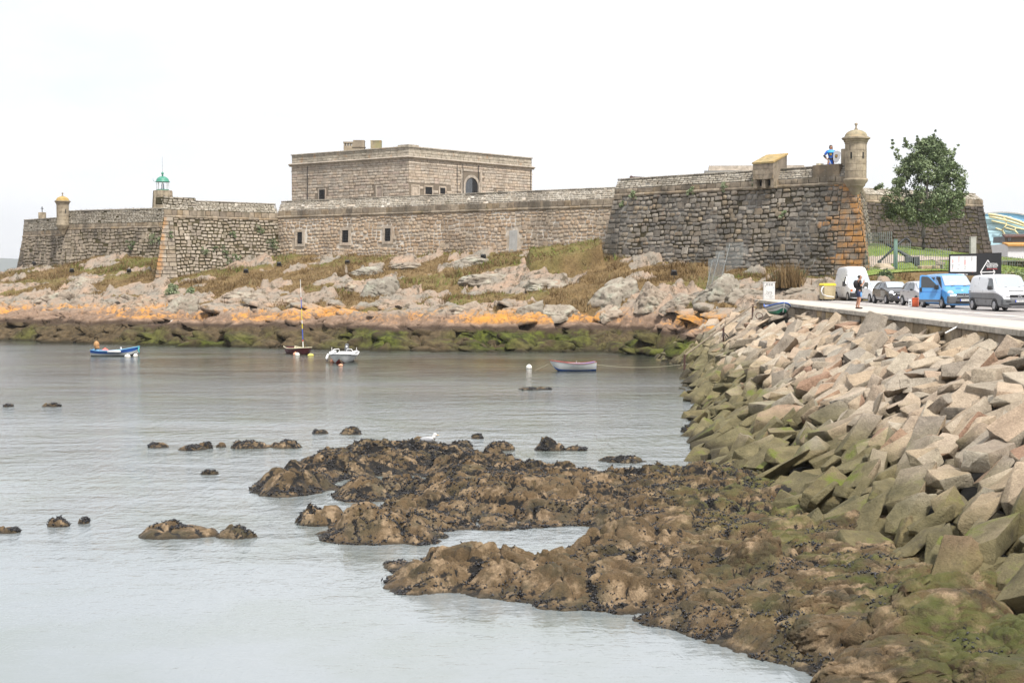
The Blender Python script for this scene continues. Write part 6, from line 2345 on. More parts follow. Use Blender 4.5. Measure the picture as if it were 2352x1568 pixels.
s_.side('handle', [(-.20, .86), (-.02, .86), (-.02, .89), (-.20, .89)], M['black_plastic'], off=.03)
s_.side('handle', [(-1.1, .88), (-.92, .88), (-.92, .91), (-1.1, .91)], M['black_plastic'], off=.03)
s_.side('door_seam', [(-.27, .36), (-.25, .36), (-.25, 1.0), (-.27, 1.0)], M['black_plastic'], off=.003)
s_.mirror(.72, 1.0, .84, M['black_plastic'], (.1, .16, .13))
s_.lampm('headlight', (1.82, -.6, .72), (.2, .3, .16), M['lamp'], .4, -.5)
s_.lampm('headlight', (1.82, .6, .72), (.2, .3, .16), M['lamp'], .4, .5)
s_.block('front_bumper', (1.92, 0, .42), (.2, 1.5, .3), M['silver'], .07)
s_.wheel(1.25, .30)
s_.wheel(-1.28, .30)

# charcoal hatchback
st = [(-1.9, .95, .84, .55, .72, .70), (-1.86, 1.12, .9, .58, .78, .76), (-1.68, 1.36, .93, .6, .83, .82), (-1.3, 1.46, .94, .61, .86, .84), (-.2, 1.50, .93, .62, .86, .85), (.3, 1.46, .93, .62, .86, .85),
      (1.06, 1.02, .93, .68, .85, .84), (1.25, .98, .9, .68, .84, .84), (1.72, .84, .78, .60, .80, .80), (1.95, .66, .6, .52, .7, .72)]
d_ = Car('car', 'charcoal hatchback with pale windscreen, third vehicle from the far end', 'car', car_at(2033, 94.0, .86, 1.2), RZ0, st, M['dark_car'])
d_.panel('windscreen', [(1.02, -.66, 1.06), (1.02, .66, 1.06), (.36, .58, 1.43), (.36, -.58, 1.43)], M['screen'])
d_.side('side_window', [(-.22, .98), (.72, .97), (.64, 1.06), (.28, 1.37), (.2, 1.40), (-.18, 1.40)], M['glass'])
d_.side('rear_window', [(-1.3, 1.04), (-.32, .98), (-.30, 1.40), (-.9, 1.38)], M['glass'])
d_.mirror(.66, 1.02, .84, M['dark_car'], (.1, .17, .13))
d_.lampm('headlight', (1.70, -.62, .74), (.34, .34, .26), M['lamp'], .55, -.6)
d_.lampm('headlight', (1.70, .62, .74), (.34, .34, .26), M['lamp'], .55, .6)
gr = d_.block('grille', (1.93, 0, .66), (.06, .8, .12), M['black_plastic'], .02)
d_.block('chrome_strip', (1.965, 0, .68), (.02, .62, .035), M['chrome'], .01, parent=gr)
d_.block('front_bumper', (1.85, 0, .42), (.24, 1.52, .3), M['dark_car'], .08)
d_.plate(1.98, .45, '4573 FBN')
d_.wheel(1.2, .29)
d_.wheel(-1.28, .29)

# white hatchback
w_ = Car('car', 'white hatchback between the high roofed van and the charcoal car', 'car', car_at(1996, 100.2, .86, 1.2), RZ0, st, M['white'])
w_.panel('windscreen', [(1.02, -.66, 1.06), (1.02, .66, 1.06), (.36, .58, 1.43), (.36, -.58, 1.43)], M['screen'])
w_.side('side_window', [(-.5, .98), (.72, .97), (.64, 1.06), (.28, 1.37), (.2, 1.40), (-.46, 1.40)], M['glass'])
w_.mirror(.66, 1.02, .84, M['white'], (.1, .17, .13))
w_.lampm('headlight', (1.72, -.6, .72), (.24, .3, .14), M['lamp'], .5, -.6)
w_.lampm('headlight', (1.72, .6, .72), (.24, .3, .14), M['lamp'], .5, .6)
w_.block('front_bumper', (1.86, 0, .40), (.22, 1.5, .26), M['white'], .07)
w_.block('air_intake', (1.985, -.45, .38), (.03, .3, .14), M['black_plastic'], .02)
w_.block('air_intake', (1.985, .1, .36), (.03, .6, .12), M['black_plastic'], .02)
w_.wheel(1.2, .29)
w_.wheel(-1.28, .29)

# high roofed white van
st = [(-2.3, 2.1, 1.1, .70, .92, .90), (-2.22, 2.45, 1.1, .70, .96, .94), (-1.8, 2.56, 1.1, .70, .97, .95), (-.2, 2.60, 1.1, .69, .97, .95), (.45, 2.56, 1.1, .66, .97, .95), (.66, 2.42, 1.1, .66, .97, .95), (.88, 1.86, 1.1, .80, .97, .95),
      (1.44, 1.22, 1.08, .86, .96, .95), (1.62, 1.14, 1.02, .86, .95, .94), (2.1, 1.0, .9, .82, .92, .92), (2.24, .86, .78, .8, .9, .9), (2.28, .6, .55, .78, .88, .86)]
h_ = Car('van', 'high roofed white van at the far end of the parked row', 'van', car_at(1946, 106.4, .97, 1.45), RZ0, st, M['white'])
h_.panel('windscreen', [(1.42, -.83, 1.26), (1.42, .83, 1.26), (.90, .76, 1.84), (.90, -.76, 1.84)], M['screen'])
h_.side('side_window', [(.34, 1.2), (1.06, 1.18), (.98, 1.3), (.72, 1.78), (.5, 1.80), (.38, 1.76)], M['glass'])
h_.side('rain_gutter', [(-2.2, 1.93), (.8, 1.93), (.8, 1.95), (-2.2, 1.95)], M['grey_plastic'], off=.01)
h_.side('door_rail', [(-2.1, .98), (-.6, .98), (-.6, 1.01), (-2.1, 1.01)], M['grey_plastic'], off=.012)
h_.side('panel_seam', [(.22, .4), (.24, .4), (.24, 1.9), (.22, 1.9)], M['grey_plastic'], off=.004)
h_.block('front_bumper', (2.18, 0, .46), (.32, 1.94, .34), M['black_plastic'], .06)
h_.block('headlight', (2.25, -.62, .80), (.1, .40, .18), M['lamp'], .03)
h_.block('headlight', (2.25, .62, .80), (.1, .40, .18), M['lamp'], .03)
h_.block('indicator', (2.20, -.88, .80), (.14, .14, .18), M['amber'], .03)
h_.block('indicator', (2.20, .88, .80), (.14, .14, .18), M['amber'], .03)
h_.block('grille', (2.27, 0, .80), (.06, .8, .14), M['black_plastic'], .02)
h_.mirror(.92, 1.28, .98, M['black_plastic'], (.12, .2, .36))
h_.plate(2.345, .48, '7104 CKL')
h_.wheel(1.45, .32)
h_.wheel(-1.55, .32)

# ------------------------------------------------------------------ beige bins, box, cabinet
f = Vector((0.055, -1, 0))
for i, (x, y, Y, lab) in enumerate([(1892, 688, 107.0, 'beige wheelie bin with yellow lid beside the high roofed van'), (1900, 688, 107.9, 'second beige bin tucked behind the front wheelie bin')]):
    p = atY(x, y, Y)
    bn = thing('wheelie_bin', lab, 'bin', (p[0] + .15, p[1], ROAD_Z + .003), .3, 'bins by the high roofed van')
    if i == 0:
        m = MB().box((0, 0, .62), (.62, .7, 1.0), taper=1.12)
        m.build('body', M['bin_beige'], bn, bevel=.03)
        m = MB().box((0, 0, 1.18), (.74, .82, .09))
        m.prism([(-.37, 1.22), (.37, 1.22), (.3, 1.32), (-.3, 1.32)], -.38, .38, axis=1)
        m.build('lid', M['bin_yellow'], bn, bevel=.02)
        for sx in (-.25, .25):
            for sy in (-.28, .28):
                MB().lathe([(.1, -.03), (.1, .03)], 12, M=Matrix.Translation((sx, sy, .1)) @ Matrix.Rotation(math.pi / 2, 4, 'X')).build('wheel', M['tyre'], bn)
        MB().tube([(-.3, -.3, 1.1), (-.55, -.45, 1.0), (-.66, -.5, .75), (-.55, -.5, .5), (-.2, -.55, .36), (.3, -.7, .3)], .045, 7).build('hose', M['white_matt'], bn, smooth=True)
        first = bn
    else:
        for ch in first.children:
            if ch.name.startswith('hose'):
                continue
            c = ch.copy()
            C.objects.link(c)
            c.parent = bn
# orange and white tackle box beside the blue van
p = onz(2098, 704.5, ROAD_Z)
m_ = thing('tackle_box', 'orange and white box standing on the road by the open blue door', 'box', (p[0], p[1], ROAD_Z + .009), -.4)
MB().box((.12, 0, .24), (.32, .5, .48)).build('body', M['crate_orange'], m_, bevel=.02)
MB().box((.12, 0, .50), (.36, .54, .05)).build('lid', M['crate_orange'], m_, bevel=.015)
MB().box((-.16, -.0, .22), (.22, .48, .44), taper=.9).build('pocket', M['print_white'], m_, bevel=.02)
for k in range(2):
    MB().box((-.16, -.245, .15 + k * .14), (.12, .012, .05)).build('slot', M['ink'], m_)
# electric meter cabinet
p = atY(1766, 684, 107.2)
cb = thing('meter_cabinet', 'white electric meter cabinet with black graffiti scrawl at the road end', 'cabinet', (p[0], p[1], 4.28), -.05)
MB().box((0, 0, .06), (.92, .5, .14)).build('plinth', M['concrete'], cb, bevel=.02)
MB().box((0, 0, .76), (.84, .42, 1.28)).build('body', M['white_matt'], cb, bevel=.02)
MB().box((0, 0, 1.42), (.92, .5, .06)).build('cap', M['white_matt'], cb, bevel=.015)
for nm, z, h in [('upper_door', 1.13, .48), ('lower_door', .50, .70)]:
    dd = MB().box((0, -.215, z), (.74, .02, h)).build(nm, M['white_matt'], cb, bevel=.006)
    MB().box((-.30, -.232, z), (.03, .02, .12 if h < .5 else .05)).build('handle', M['iron'], cb).parent = dd
for k in range(3):
    w = MB().box((-.17 + k * .19, -.228, 1.24), (.12, .012, .14)).build('meter_window', M['grey_plastic'], cb)
    MB().lathe([(.001, 0), (.035, .004), (.03, .01)], 10, M=Matrix.Translation((-.16 + k * .19, -.235, 1.24)) @ Matrix.Rotation(math.pi / 2, 4, 'X'), cap=False).build('dial', M['print_white'], cb).parent = w
g = MB()
for path in [[(-.22, .78), (-.14, .70), (-.2, .62), (-.24, .55), (-.15, .54), (-.06, .62), (-.02, .70), (-.1, .72), (-.08, .6), (.0, .5), (-.06, .42), (-.15, .48)],
             [(.02, .72), (.1, .74), (.06, .64), (.0, .62), (.05, .72)], [(.12, .72), (.18, .70), (.12, .64), (.18, .60), (.2, .68), (.2, .54), (.12, .48), (.06, .55)],
             [(-.18, .42), (-.2, .36), (-.14, .32)], [(.02, .42), (.04, .32), (.02, .26)], [(.1, .44), (.08, .3), (.12, .24), (.2, .3), (.14, .36), (.32, .40)]]:
    g.tube([(x, -.229, z) for x, z in path], .009, 4)
g.build('graffiti', M['ink'], cb)
MB().lathe([(.03, 0), (.045, 0), (.045, .006), (.03, .006), (.03, 0)], 12, M=Matrix.Translation((.3, -.228, 1.02)) @ Matrix.Rotation(math.pi / 2, 4, 'X'), cap=False).build('sticker', M['boat_lightblue'], cb)

# ------------------------------------------------------------------ festival banner
a, b_ = atY(2178.5, 628, 108.3), atY(2300, 622, 107.0)
bz = thing('banner', 'black festival banner with a large white programme sheet, beside the fence', 'banner', (a[0], a[1], 6.15), math.atan2(b_[1] - a[1], b_[0] - a[0]))
Lb = math.hypot(b_[0] - a[0], b_[1] - a[1])
Hb = 1.62
m = MB()
nx = 24
vs = []
for j in (0, 1):
    for i in range(nx + 1):
        s = i / nx
        vs.append((s * Lb, .03 * math.sin(9 * s) * (1 - .3 * j), .05 + j * (Hb + .10 * s) + .06 * s * 0))
k = nx + 1
vs += [(x, y + .03, z) for x, y, z in vs]
m.add(vs, [(i, i + 1, k + i + 1, k + i) for i in range(nx)] + [(2 * k + i + 1, 2 * k + i, 3 * k + i, 3 * k + i + 1) for i in range(nx)] + [(k + i, k + i + 1, 3 * k + i + 1, 3 * k + i) for i in range(nx)])
m.build('cloth', M['banner_black'], bz)
for x in (.05, Lb * .5, Lb - .03):
    MB().tube([(x, .07, -2.0), (x, .07, Hb + .02)], .035, 6).build('post', M['picket_grey'], bz)
x0, x1, z0, z1 = Lb * .035, Lb * .53, .34, Hb - .10
sh = MB()
sh.box(((x0 + x1) / 2, -.05, (z0 + z1) / 2), (x1 - x0, .03, z1 - z0)).build('programme_sheet', M['print_white'], bz, bevel=.012)
shp = bz.children[-1]
rr = random.Random(2)
inkm = MB()
redm = MB()
W_, H_ = x1 - x0, z1 - z0
for cx, top, rows in [(.09, .93, 'R..rrRRRr'), (.33, .94, 'Rrrrrrrr'), (.56, .94, 'Kkk.kRRRRRRr'), (.82, .94, 'Kkkkkk'), (.09, .45, 'Kkkkkrr'), (.33, .46, 'K'), (.57, .36, 'kk.kk'), (.86, .24, 'k...r.r'), (.31, .19, 'K')]:
    for i, ch in enumerate(rows):
        if ch == '.':
            continue
        ww = (.075 if ch in 'RK' else .045) * W_ * rr.uniform(.7, 1.15)
        (redm if ch in 'Rr' else inkm).box((x0 + cx * W_ + rr.uniform(-.01, .01), -.068, z0 + (top - i * .045) * H_), (ww, .004, .016 * H_))
inkm.build('print', M['ink'], bz).parent = shp
redm.build('print', M['print_red'], bz).parent = shp
MB().box((Lb * .13 + .1, -.06, .13), (Lb * .30, .05, .13)).build('strip_panel', M['print_white'], bz, bevel=.015)
MB().box((Lb * .345, -.06, .14), (Lb * .05, .04, .05)).build('tag_panel', M['print_white'], bz, bevel=.01)
# broken triangle emblem
ux = lambda px: (px - 175) / (2215 - 175) * Lb
uz = lambda px, py: .05 + (985 - 25 * (px - 175) / 2040 - py) / (985 - 215) * Hb * 1.0 - .0
em = MB()


def bar(p, q, w=.034):
    a_, b2 = Vector((ux(p[0]), 0, uz(*p))), Vector((ux(q[0]), 0, uz(*q)))
    d = (b2 - a_).normalized()
    n = Vector((-d.z, 0, d.x)) * w
    y0 = -.05
    em.add([(v_.x, y0 + dy, v_.z) for dy in (0, .012) for v_ in (a_ - n, a_ + n, b2 + n, b2 - n)], [(0, 1, 2, 3), (7, 6, 5, 4), (0, 4, 5, 1), (1, 5, 6, 2), (2, 6, 7, 3), (3, 7, 4, 0)])


bar((1415, 858), (1700, 408))
bar((1700, 415), (1752, 505))
bar((1415, 852), (1975, 828))
bar((1975, 835), (1910, 760))
bar((1425, 865), (1510, 985))
bar((1970, 835), (1880, 975))
em.build('emblem', M['print_white'], bz)
ML = lambda x, z: Matrix.Translation((x, -.05, z)) @ Matrix(((1, 0, 0, 0), (0, 0, -1, 0), (0, 1, 0, 0), (0, 0, 0, 1)))
for s, z, sz_, mat, sx in [('31 FESTIVAL', 548, .15, 'print_white', .98), ('NOROESTE', 612, .16, 'print_white', 1.04), ('ESTRELLA GALICIA', 668, .085, 'print_white', 1.0), ('2017_A CORUÑA', 728, .10, 'print_rose', .98)]:
    text_mesh(s, sz_, M[mat], 'lettering', bz, ML(ux(1862), uz(1862, z)), .004, sx=sx, bold=.004)

# ------------------------------------------------------------------ fences, posts and stones by the lawn
def palisade(name, label, a, b, za, zb, ta, tb, sp, mat, rw=.022, group=None, rails=(.12, .82), lean=0.0):
    """row of pickets from plan point a to b; bottoms za..zb, tops ta..tb"""
    a, b = Vector(a[:2]), Vector(b[:2])
    base = (a.x, a.y, za)
    T = thing(name, label, 'fence', base, group=group)
    L = (b - a).length
    n = max(2, int(L / sp))
    d = (b - a).normalized()
    pm = None
    for i in range(n + 1):
        t_ = i / n
        p = a.lerp(b, t_) - a
        z0_, z1_ = za + (zb - za) * t_ - za, ta + (tb - ta) * t_ - za
        if pm is None:
            m = MB().box((0, 0, .5), (rw * 1.6, rw * 1.6, 1.0))
            m.add([(-rw * .8, -rw * .8, 1), (rw * .8, -rw * .8, 1), (rw * .8, rw * .8, 1), (-rw * .8, rw * .8, 1), (0, 0, 1.03)], [(0, 1, 4), (1, 2, 4), (2, 3, 4), (3, 0, 4)])
            o = m.build('picket', mat, T)
            pm = o.data
        else:
            o = link('picket', pm, T)
        o.matrix_basis = Matrix.Translation((p.x, p.y, z0_)) @ Matrix.Diagonal((1, 1, z1_ - z0_, 1))
    for r_ in rails:
        q = [(0, 0, (ta - za) * r_), ((b - a).x, (b - a).y, (zb - za) + (tb - zb) * r_)]
        MB().tube(q, rw * .9, 4).build('rail', mat, T)
    return T


def zof(x, y, Y):
    return float(atY(x, y, Y)[2])


FY = 116.0
for x0, x1, top, bot, Y0, Y1, lab in [(1990, 2048, 534, 628, 119.5, 117.2, 'tallest green picket panel next to the bastion corner'),
                                      (2062, 2091, 560, 636, 116.4, 115.4, 'short green picket panel right of the thick green post'),
                                      (2096, 2182, 572, 640, 115.2, 112.5, 'middle green picket panel in front of the leafy tree'),
                                      (2186, 2300, 586, 640, 112.3, 109.5, 'green picket panel behind the black banner'),
                                      (2303, 2372, 590, 632, 121.5, 120.0, 'picket panel standing on the low wall at the right edge')]:
    palisade('picket_fence', lab, atY(x0, top, Y0), atY(x1, top, Y1), zof(x0, bot, Y0), zof(x1, bot, Y1), zof(x0, top + 3, Y0), zof(x1, top - 1, Y1), .205, M['picket'], group='green picket fence panels along the lawn')
p = atY(2056, 640, 116.8)
o = thing('fence_post', 'thick pale green square post in the picket fence', 'post', (p[0], p[1], 5.2))
z1 = zof(2056, 551, 116.8) - 5.2
MB().box((0, 0, z1 / 2), (.27, .27, z1), taper=1.0).build('shaft', M['green_metal'], o, bevel=.015)
MB().box((0, 0, z1 + .03), (.31, .31, .06)).build('cap', M['green_metal'], o, bevel=.01)
for k in range(2):
    MB().box((0, 0, z1 * .34 + k * .22), (.29, .29, .03)).build('band', M['picket'], o)
# fence climbing the rocks by the bastion
for x0, x1, top, b0, b1, Y0, Y1, lab in [(1627, 1644, 596, 686, 660, 119, 121, 'lowest iron picket panel on the rocks by the bastion'),
                                         (1644, 1664, 578, 645, 634, 121.2, 123.5, 'middle iron picket panel climbing towards the bastion'),
                                         (1668, 1707, 558, 625, 608, 124, 127, 'highest iron picket panel against the bastion wall')]:
    T = palisade('iron_fence', lab, atY(x0, top, Y0), atY(x1, top, Y1), zof(x0, b0, Y0), zof(x1, b1, Y1), zof(x0, top, Y0), zof(x1, top - 2, Y1), .115, M['picket_grey'], .008, group='iron fence panels climbing the rocks')
    L_ = atY(x0, top, Y0)
    w = zof(x0, top, Y0) - zof(x0, b0, Y0)
    MB().tube([(-.45, -.35, -.5), (.35, .15, w * .98)], .03, 5).build('brace', M['picket_grey'], T)
# concrete pillar, low wall
p = atY(2234, 600, 119)
o = thing('pillar', 'pale concrete pillar behind the black banner', 'pillar', (p[0], p[1], 6.2))
z1 = zof(2234, 544, 119) - 6.2
MB().box((0, 0, z1 / 2), (.46, .4, z1)).build('shaft', M['concrete'], o, bevel=.02)
MB().box((0, 0, z1 - .02), (.5, .44, .06)).build('cap', M['concrete'], o, bevel=.01)
A, B = atY(2298, 598, 122)[:2], atY(2400, 610, 119)[:2]
lw = thing('low_wall', 'low brown stone wall under the picket panel at the right edge', 'wall', (A[0], A[1], 5.5))
wf = Face(A, B, 6.0, 0)
m = MB()
q = [tuple(wf.at(s, z) - wf.nh * d) for d in (0, .5) for s, z in [(0, 5.6), (wf.L, 5.6), (wf.L, 7.5), (0, 7.55)]]
m.add(q, [(0, 1, 2, 3), (7, 6, 5, 4), (0, 4, 5, 1), (1, 5, 6, 2), (2, 6, 7, 3), (3, 7, 4, 0)])
child(m, 'wall_core', M['left_mortar'], lw)
put_stones(lw, [(lay(wf, 0, wf.L, 6.2, 7.38, (.28, .34), (.4, .8), depth=.07, seed=41), M['far_wall']), (lay(wf, 0, wf.L, 7.38, 7.54, (.16, .17), (.7, 1.2), depth=.1, sq=True, seed=42), M['cap'])])

# old anchor on the lawn
ap = np.array(atY(2078, 592, 121))
gz = lambda x, y: float(hillz(x, y)) + .1
an = thing('anchor', 'big black ship anchor lying propped up on the lawn behind the fence', 'anchor', (ap[0], ap[1], 0))


def rp(x, y, Y):
    q = atY(x, y, Y)
    return (q[0] - ap[0], q[1] - ap[1], q[2])


MB().tube([rp(2036, 560, 120.5), rp(2066, 577, 120.3), rp(2096, 596, 120), rp(2106, 606, 119.8)], [.10, .13, .2, .24], 8).build('shank', M['boat_black'], an, smooth=True)
MB().tube([rp(2021, 600, 119.5), rp(2050, 573, 120.3), rp(2075, 551, 120.6), rp(2080, 548.5, 120.6), rp(2085, 549, 120.5), rp(2091, 557, 120.4)], [.09, .11, .1, .09, .09, .07], 8).build('stock', M['boat_black'], an, smooth=True)
MB().sphere(rp(2020, 601, 119.5), .15).build('stock_ball', M['boat_black'], an, smooth=True)
MB().sphere(rp(2091.5, 557.5, 120.4), .1).build('stock_ball', M['boat_black'], an, smooth=True)
for x0, x1 in [(2080, 2094), (2099, 2113)]:
    pts = [rp(x0, 589.5, 119.4), rp(x1, 588.5, 119.4), rp(x1 + 1, 600 if x0 < 2095 else 609, 119.3), rp((x0 + x1) / 2, 604 if x0 < 2095 else 612, 119.3), rp(x0, 603, 119.3)]
    m = MB()
    n = len(pts)
    m.add(pts + [(a_, b2 + .35, c_) for a_, b2, c_ in pts], [tuple(range(n)), tuple(reversed(range(n, 2 * n)))] + [(i, (i + 1) % n, n + (i + 1) % n, n + i) for i in range(n)])
    m.build('fluke', M['boat_black'], an, bevel=.04)
MB().tube([rp(2086, 597, 119.8), rp(2098, 601, 119.6), rp(2110, 606, 119.8)], .16, 8).build('crown', M['boat_black'], an, smooth=True)
# stones beside the lawn
for (x, y, Y, s, rz, lab, k) in [(2138, 616, 114, (2.3, .7, .6), .35, 'long pale stone lying on the lawn edge', 3), (2159, 612, 114.5, (.8, .6, 1.2), .1, 'upright brown block with a slanted stone on top of it', 7),
                                 (2160, 605, 114.4, (.9, .5, .25), -.4, 'small slanted pale stone resting on the upright block', 9), (2040, 622, 114.5, (1.4, .9, .6), .2, 'stacked flat stones at the bastion foot behind the fence', 11),
                                 (2030, 611, 115.5, (2.0, .9, .5), .1, 'flat stone ledge under the tall picket panel', 5), (2065, 652, 110.5, (2.0, 1.3, 1.1), .1, 'big tan boulder behind the charcoal car', 2),
                                 (2110, 656, 109.5, (2.2, 1.1, .9), .3, 'reddish boulder behind the silver car', 8), (2138, 650, 110.2, (1.6, 1.1, .9), 0, 'tan boulder just left of the blue van roof', 12), (2300, 648, 110, (2.6, 1, .8), 0, 'brown stone row under the right end of the banner', 14)]:
    p = atY(x, y, Y)
    o = link('stone_block', BOUL[k])
    o.matrix_world = Matrix.Translation(p) @ Matrix.Rotation(rz, 4, 'Z') @ Matrix.Diagonal((*s, 1))
    tag(o, lab, 'stone', 'stones along the lawn edge')

# ------------------------------------------------------------------ blue hall and white house beyond
hb = thing('blue_hall', 'pale blue hall with a curved roof and yellow lattice arch at the right edge', 'building', (82, 240, 5))
hy0 = 240
hp = lambda x, y, dy=0.0: (atY(x, y, hy0)[0] - 82, dy, atY(x, y, hy0)[2] - 5)
top = [(2225, 500), (2262, 489), (2290, 486.5), (2310, 486.5), (2335, 489), (2360, 494), (2400, 506), (2460, 530)]
m = MB()
pts = [hp(2225, 640)] + [hp(x, y + 1) for x, y in top] + [hp(2460, 640)]
n = len(pts)
m.add(pts + [(a_, b2 + 25, c_) for a_, b2, c_ in pts], [tuple(range(n)), tuple(reversed(range(n, 2 * n)))] + [(i, (i + 1) % n, n + (i + 1) % n, n + i) for i in range(n)])
m.build('wall', M['hall_blue_deep'], hb)
m = MB()
n = len(top)
vs = [hp(x, y, d) for d in (-.4, 25) for x, y in top] + [hp(x, y + 3, d) for d in (-.4, 25) for x, y in top]
m.add(vs, [(i, i + 1, n + i + 1, n + i) for i in range(n - 1)] + [(i, i + 1, 2 * n + i + 1, 2 * n + i) for i in range(n - 1)])
m.build('roof', M['concrete'], hb)
# front gable of large pale panels under the truss arch
rows = [(497, 505), (505, 514), (514, 528), (528, 536), (536, 555), (555, 578), (578, 596), (596, 640)]
for i, (a_, b2) in enumerate(rows):
    m = MB()
    xe = [2318, 2338, 2420, 2420, 2420, 2420, 2420, 2420][i]
    q = [hp(2225, b2 - .5), hp(xe, b2 - .5), hp(xe, a_ + .4), hp(2225, a_ + .4)]
    m.add([(u_, -1.2, w) for u_, v_, w in q] + [(u_, -.05, w) for u_, v_, w in q], [(0, 1, 2, 3), (0, 4, 5, 1), (1, 5, 6, 2), (2, 6, 7, 3), (3, 7, 4, 0)])
    m.build('panel', M['hall_blue'], hb)
m = MB()
m.add([(u_, -.03, w) for u_, v_, w in [hp(2225, 640), hp(2430, 640), hp(2420, 515), hp(2338, 505), hp(2290, 496), hp(2225, 494)]], [tuple(range(6))])
m.build('panel_backing', M['hall_line'], hb, fix=False)
for path, r_ in [([(2262, 493.5), (2282, 496), (2302, 500), (2330, 509), (2358, 521), (2420, 555)], .24), ([(2264, 499), (2285, 503), (2301, 507), (2330, 516), (2358, 524), (2420, 560)], .17), ([(2269, 508), (2290, 513), (2303, 516)], .14),
                 ([(2294, 498), (2302, 508), (2303, 517), (2292.5, 529), (2303, 547), (2314, 564)], .17), ([(2303, 517), (2324, 524), (2362, 532)], .14), ([(2278, 525), (2292.5, 530)], .14), ([(2300, 524), (2322, 530), (2323, 523.5)], .14), ([(2322, 530), (2330, 540)], .14)]:
    MB().tube([hp(x, y, -1.9) for x, y in path], r_, 6).build('truss_bar', M['truss_yellow'], hb, smooth=True)
wh = thing('white_house', 'small white building with a tiled roof edge in front of the blue hall', 'building', (83, 200, 5))
wp_ = lambda x, y, dy=0.0: (atY(x, y, 200)[0] - 83, dy, atY(x, y, 200)[2] - 5)
m = MB()
q = [wp_(2313, 615), wp_(2420, 615), wp_(2420, 560), wp_(2316, 560)]
m.add(q + [(a_, 10, c_) for a_, b2, c_ in q], [(0, 1, 2, 3), (7, 6, 5, 4), (0, 4, 5, 1), (1, 5, 6, 2), (2, 6, 7, 3), (3, 7, 4, 0)])
m.build('wall', M['white_wall'], wh)
m = MB()
q = [wp_(2312, 561, -.5), wp_(2420, 561, -.5), wp_(2420, 555, 3), wp_(2319, 555, 3)]
m.add(q + [(a_, b2, c_ - .25) for a_, b2, c_ in q], [(0, 1, 2, 3), (7, 6, 5, 4), (0, 4, 5, 1), (1, 5, 6, 2), (2, 6, 7, 3), (3, 7, 4, 0)])
m.build('roof', M['tile_orange'], wh)
m = MB()
q = [wp_(2325, 555, 3), wp_(2420, 555, 3), wp_(2420, 541, 3), wp_(2326, 541, 3)]
m.add(q + [(a_, 8, c_) for a_, b2, c_ in q], [(0, 1, 2, 3), (7, 6, 5, 4), (0, 4, 5, 1), (1, 5, 6, 2), (2, 6, 7, 3), (3, 7, 4, 0)])
m.build('upper_storey', M['grey_plastic'], wh)
q = [wp_(2322, 541, 2.5), wp_(2420, 541, 2.5), wp_(2420, 535, 5), wp_(2330, 535, 5)]
m = MB()
m.add(q + [(a_, b2, c_ - .2) for a_, b2, c_ in q], [(0, 1, 2, 3), (7, 6, 5, 4), (0, 4, 5, 1), (1, 5, 6, 2), (2, 6, 7, 3), (3, 7, 4, 0)])
m.build('upper_roof', M['rust'], wh)
m = MB().box((wp_(2335, 548)[0], 2.9, wp_(2335, 548)[2]), (.5, .1, .55))
m.build('window', M['glass'], wh)
# ------------------------------------------------------------------ boats
def hull(T, L, B, D, bow_rise, stern_w, bands, draft=.12, inside=None, rail=None, rail_r=.03, stern_rise=.12, flare=.36, n=22, ns=10, stem=.10, bow_pow=.55):
    """boat hull: +x is the bow; bands are (from, to, material, name) between keel 0 and gunwale 1"""
    ts = np.linspace(0, 1, n)

    def sec(t, s, inset=0.0):
        x = L * (t - .5)
        b = B / 2 * (stern_w + (1 - stern_w) * math.sin(min(1, t / .5) * math.pi / 2)) * (1 if t < .45 else max(0.0, 1 - ((t - .45) / .55) ** 2.1) ** bow_pow)
        zs = D + bow_rise * max(0, (t - .35) / .65) ** 2 + stern_rise * max(0, (.35 - t) / .35) ** 2
        zk = -draft + (D * .55 + draft) * max(0, (t - .82) / .18) ** 2.2
        y = b * (s ** flare) * (.86 + .14 * s) - inset * min(1, b * 4)
        z = zk + (zs - zk) * (s ** 1.25) + inset
        return (x + stem * L * max(0, (t - .8) / .2) ** 1.5 * s, max(y, .0 if t > .99 else .004), z - inset * 1.6 * s)
    for s0, s1, mat, nm in bands:
        m = MB()
        k = max(2, int((s1 - s0) * ns) + 1)
        ss = np.linspace(s0, s1, k)
        for sg in (1, -1):
            vs = [(lambda p: (p[0], p[1] * sg, p[2]))(sec(t, s)) for t in ts for s in ss]
            m.add(vs, [(i * k + j, i * k + j + 1, (i + 1) * k + j + 1, (i + 1) * k + j) for i in range(n - 1) for j in range(k - 1)])
        # transom
        a = [sec(0, s) for s in ss]
        m.add([(p[0], p[1], p[2]) for p in a] + [(p[0], -p[1], p[2]) for p in reversed(a)], [tuple(range(2 * k))])
        m.build(nm, mat, T, smooth=False, autosmooth=.6)
    if inside:
        m = MB()
        k = 6
        ss = np.linspace(.12, .985, k)
        for sg in (1, -1):
            vs = [(lambda p: (p[0] * .985, p[1] * sg, p[2]))(sec(t, s, .03)) for t in ts for s in ss]
            m.add(vs, [(i * k + j, i * k + j + 1, (i + 1) * k + j + 1, (i + 1) * k + j) for i in range(n - 1) for j in range(k - 1)])
        fl = [sec(t, .35, .03) for t in ts]
        m.add([(p[0], p[1], p[2]) for p in fl] + [(p[0], -p[1], p[2]) for p in fl], [(i, i + 1, n + i + 1, n + i) for i in range(n - 1)])
        m.build('inside', inside, T)
    if rail:
        for sg in (1, -1):
            pts = [(lambda p: (p[0], p[1] * sg, p[2] + .01))(sec(t, 1.0)) for t in ts]
            MB().tube(pts, rail_r, 6).build('gunwale', rail, T, smooth=True)
    return sec


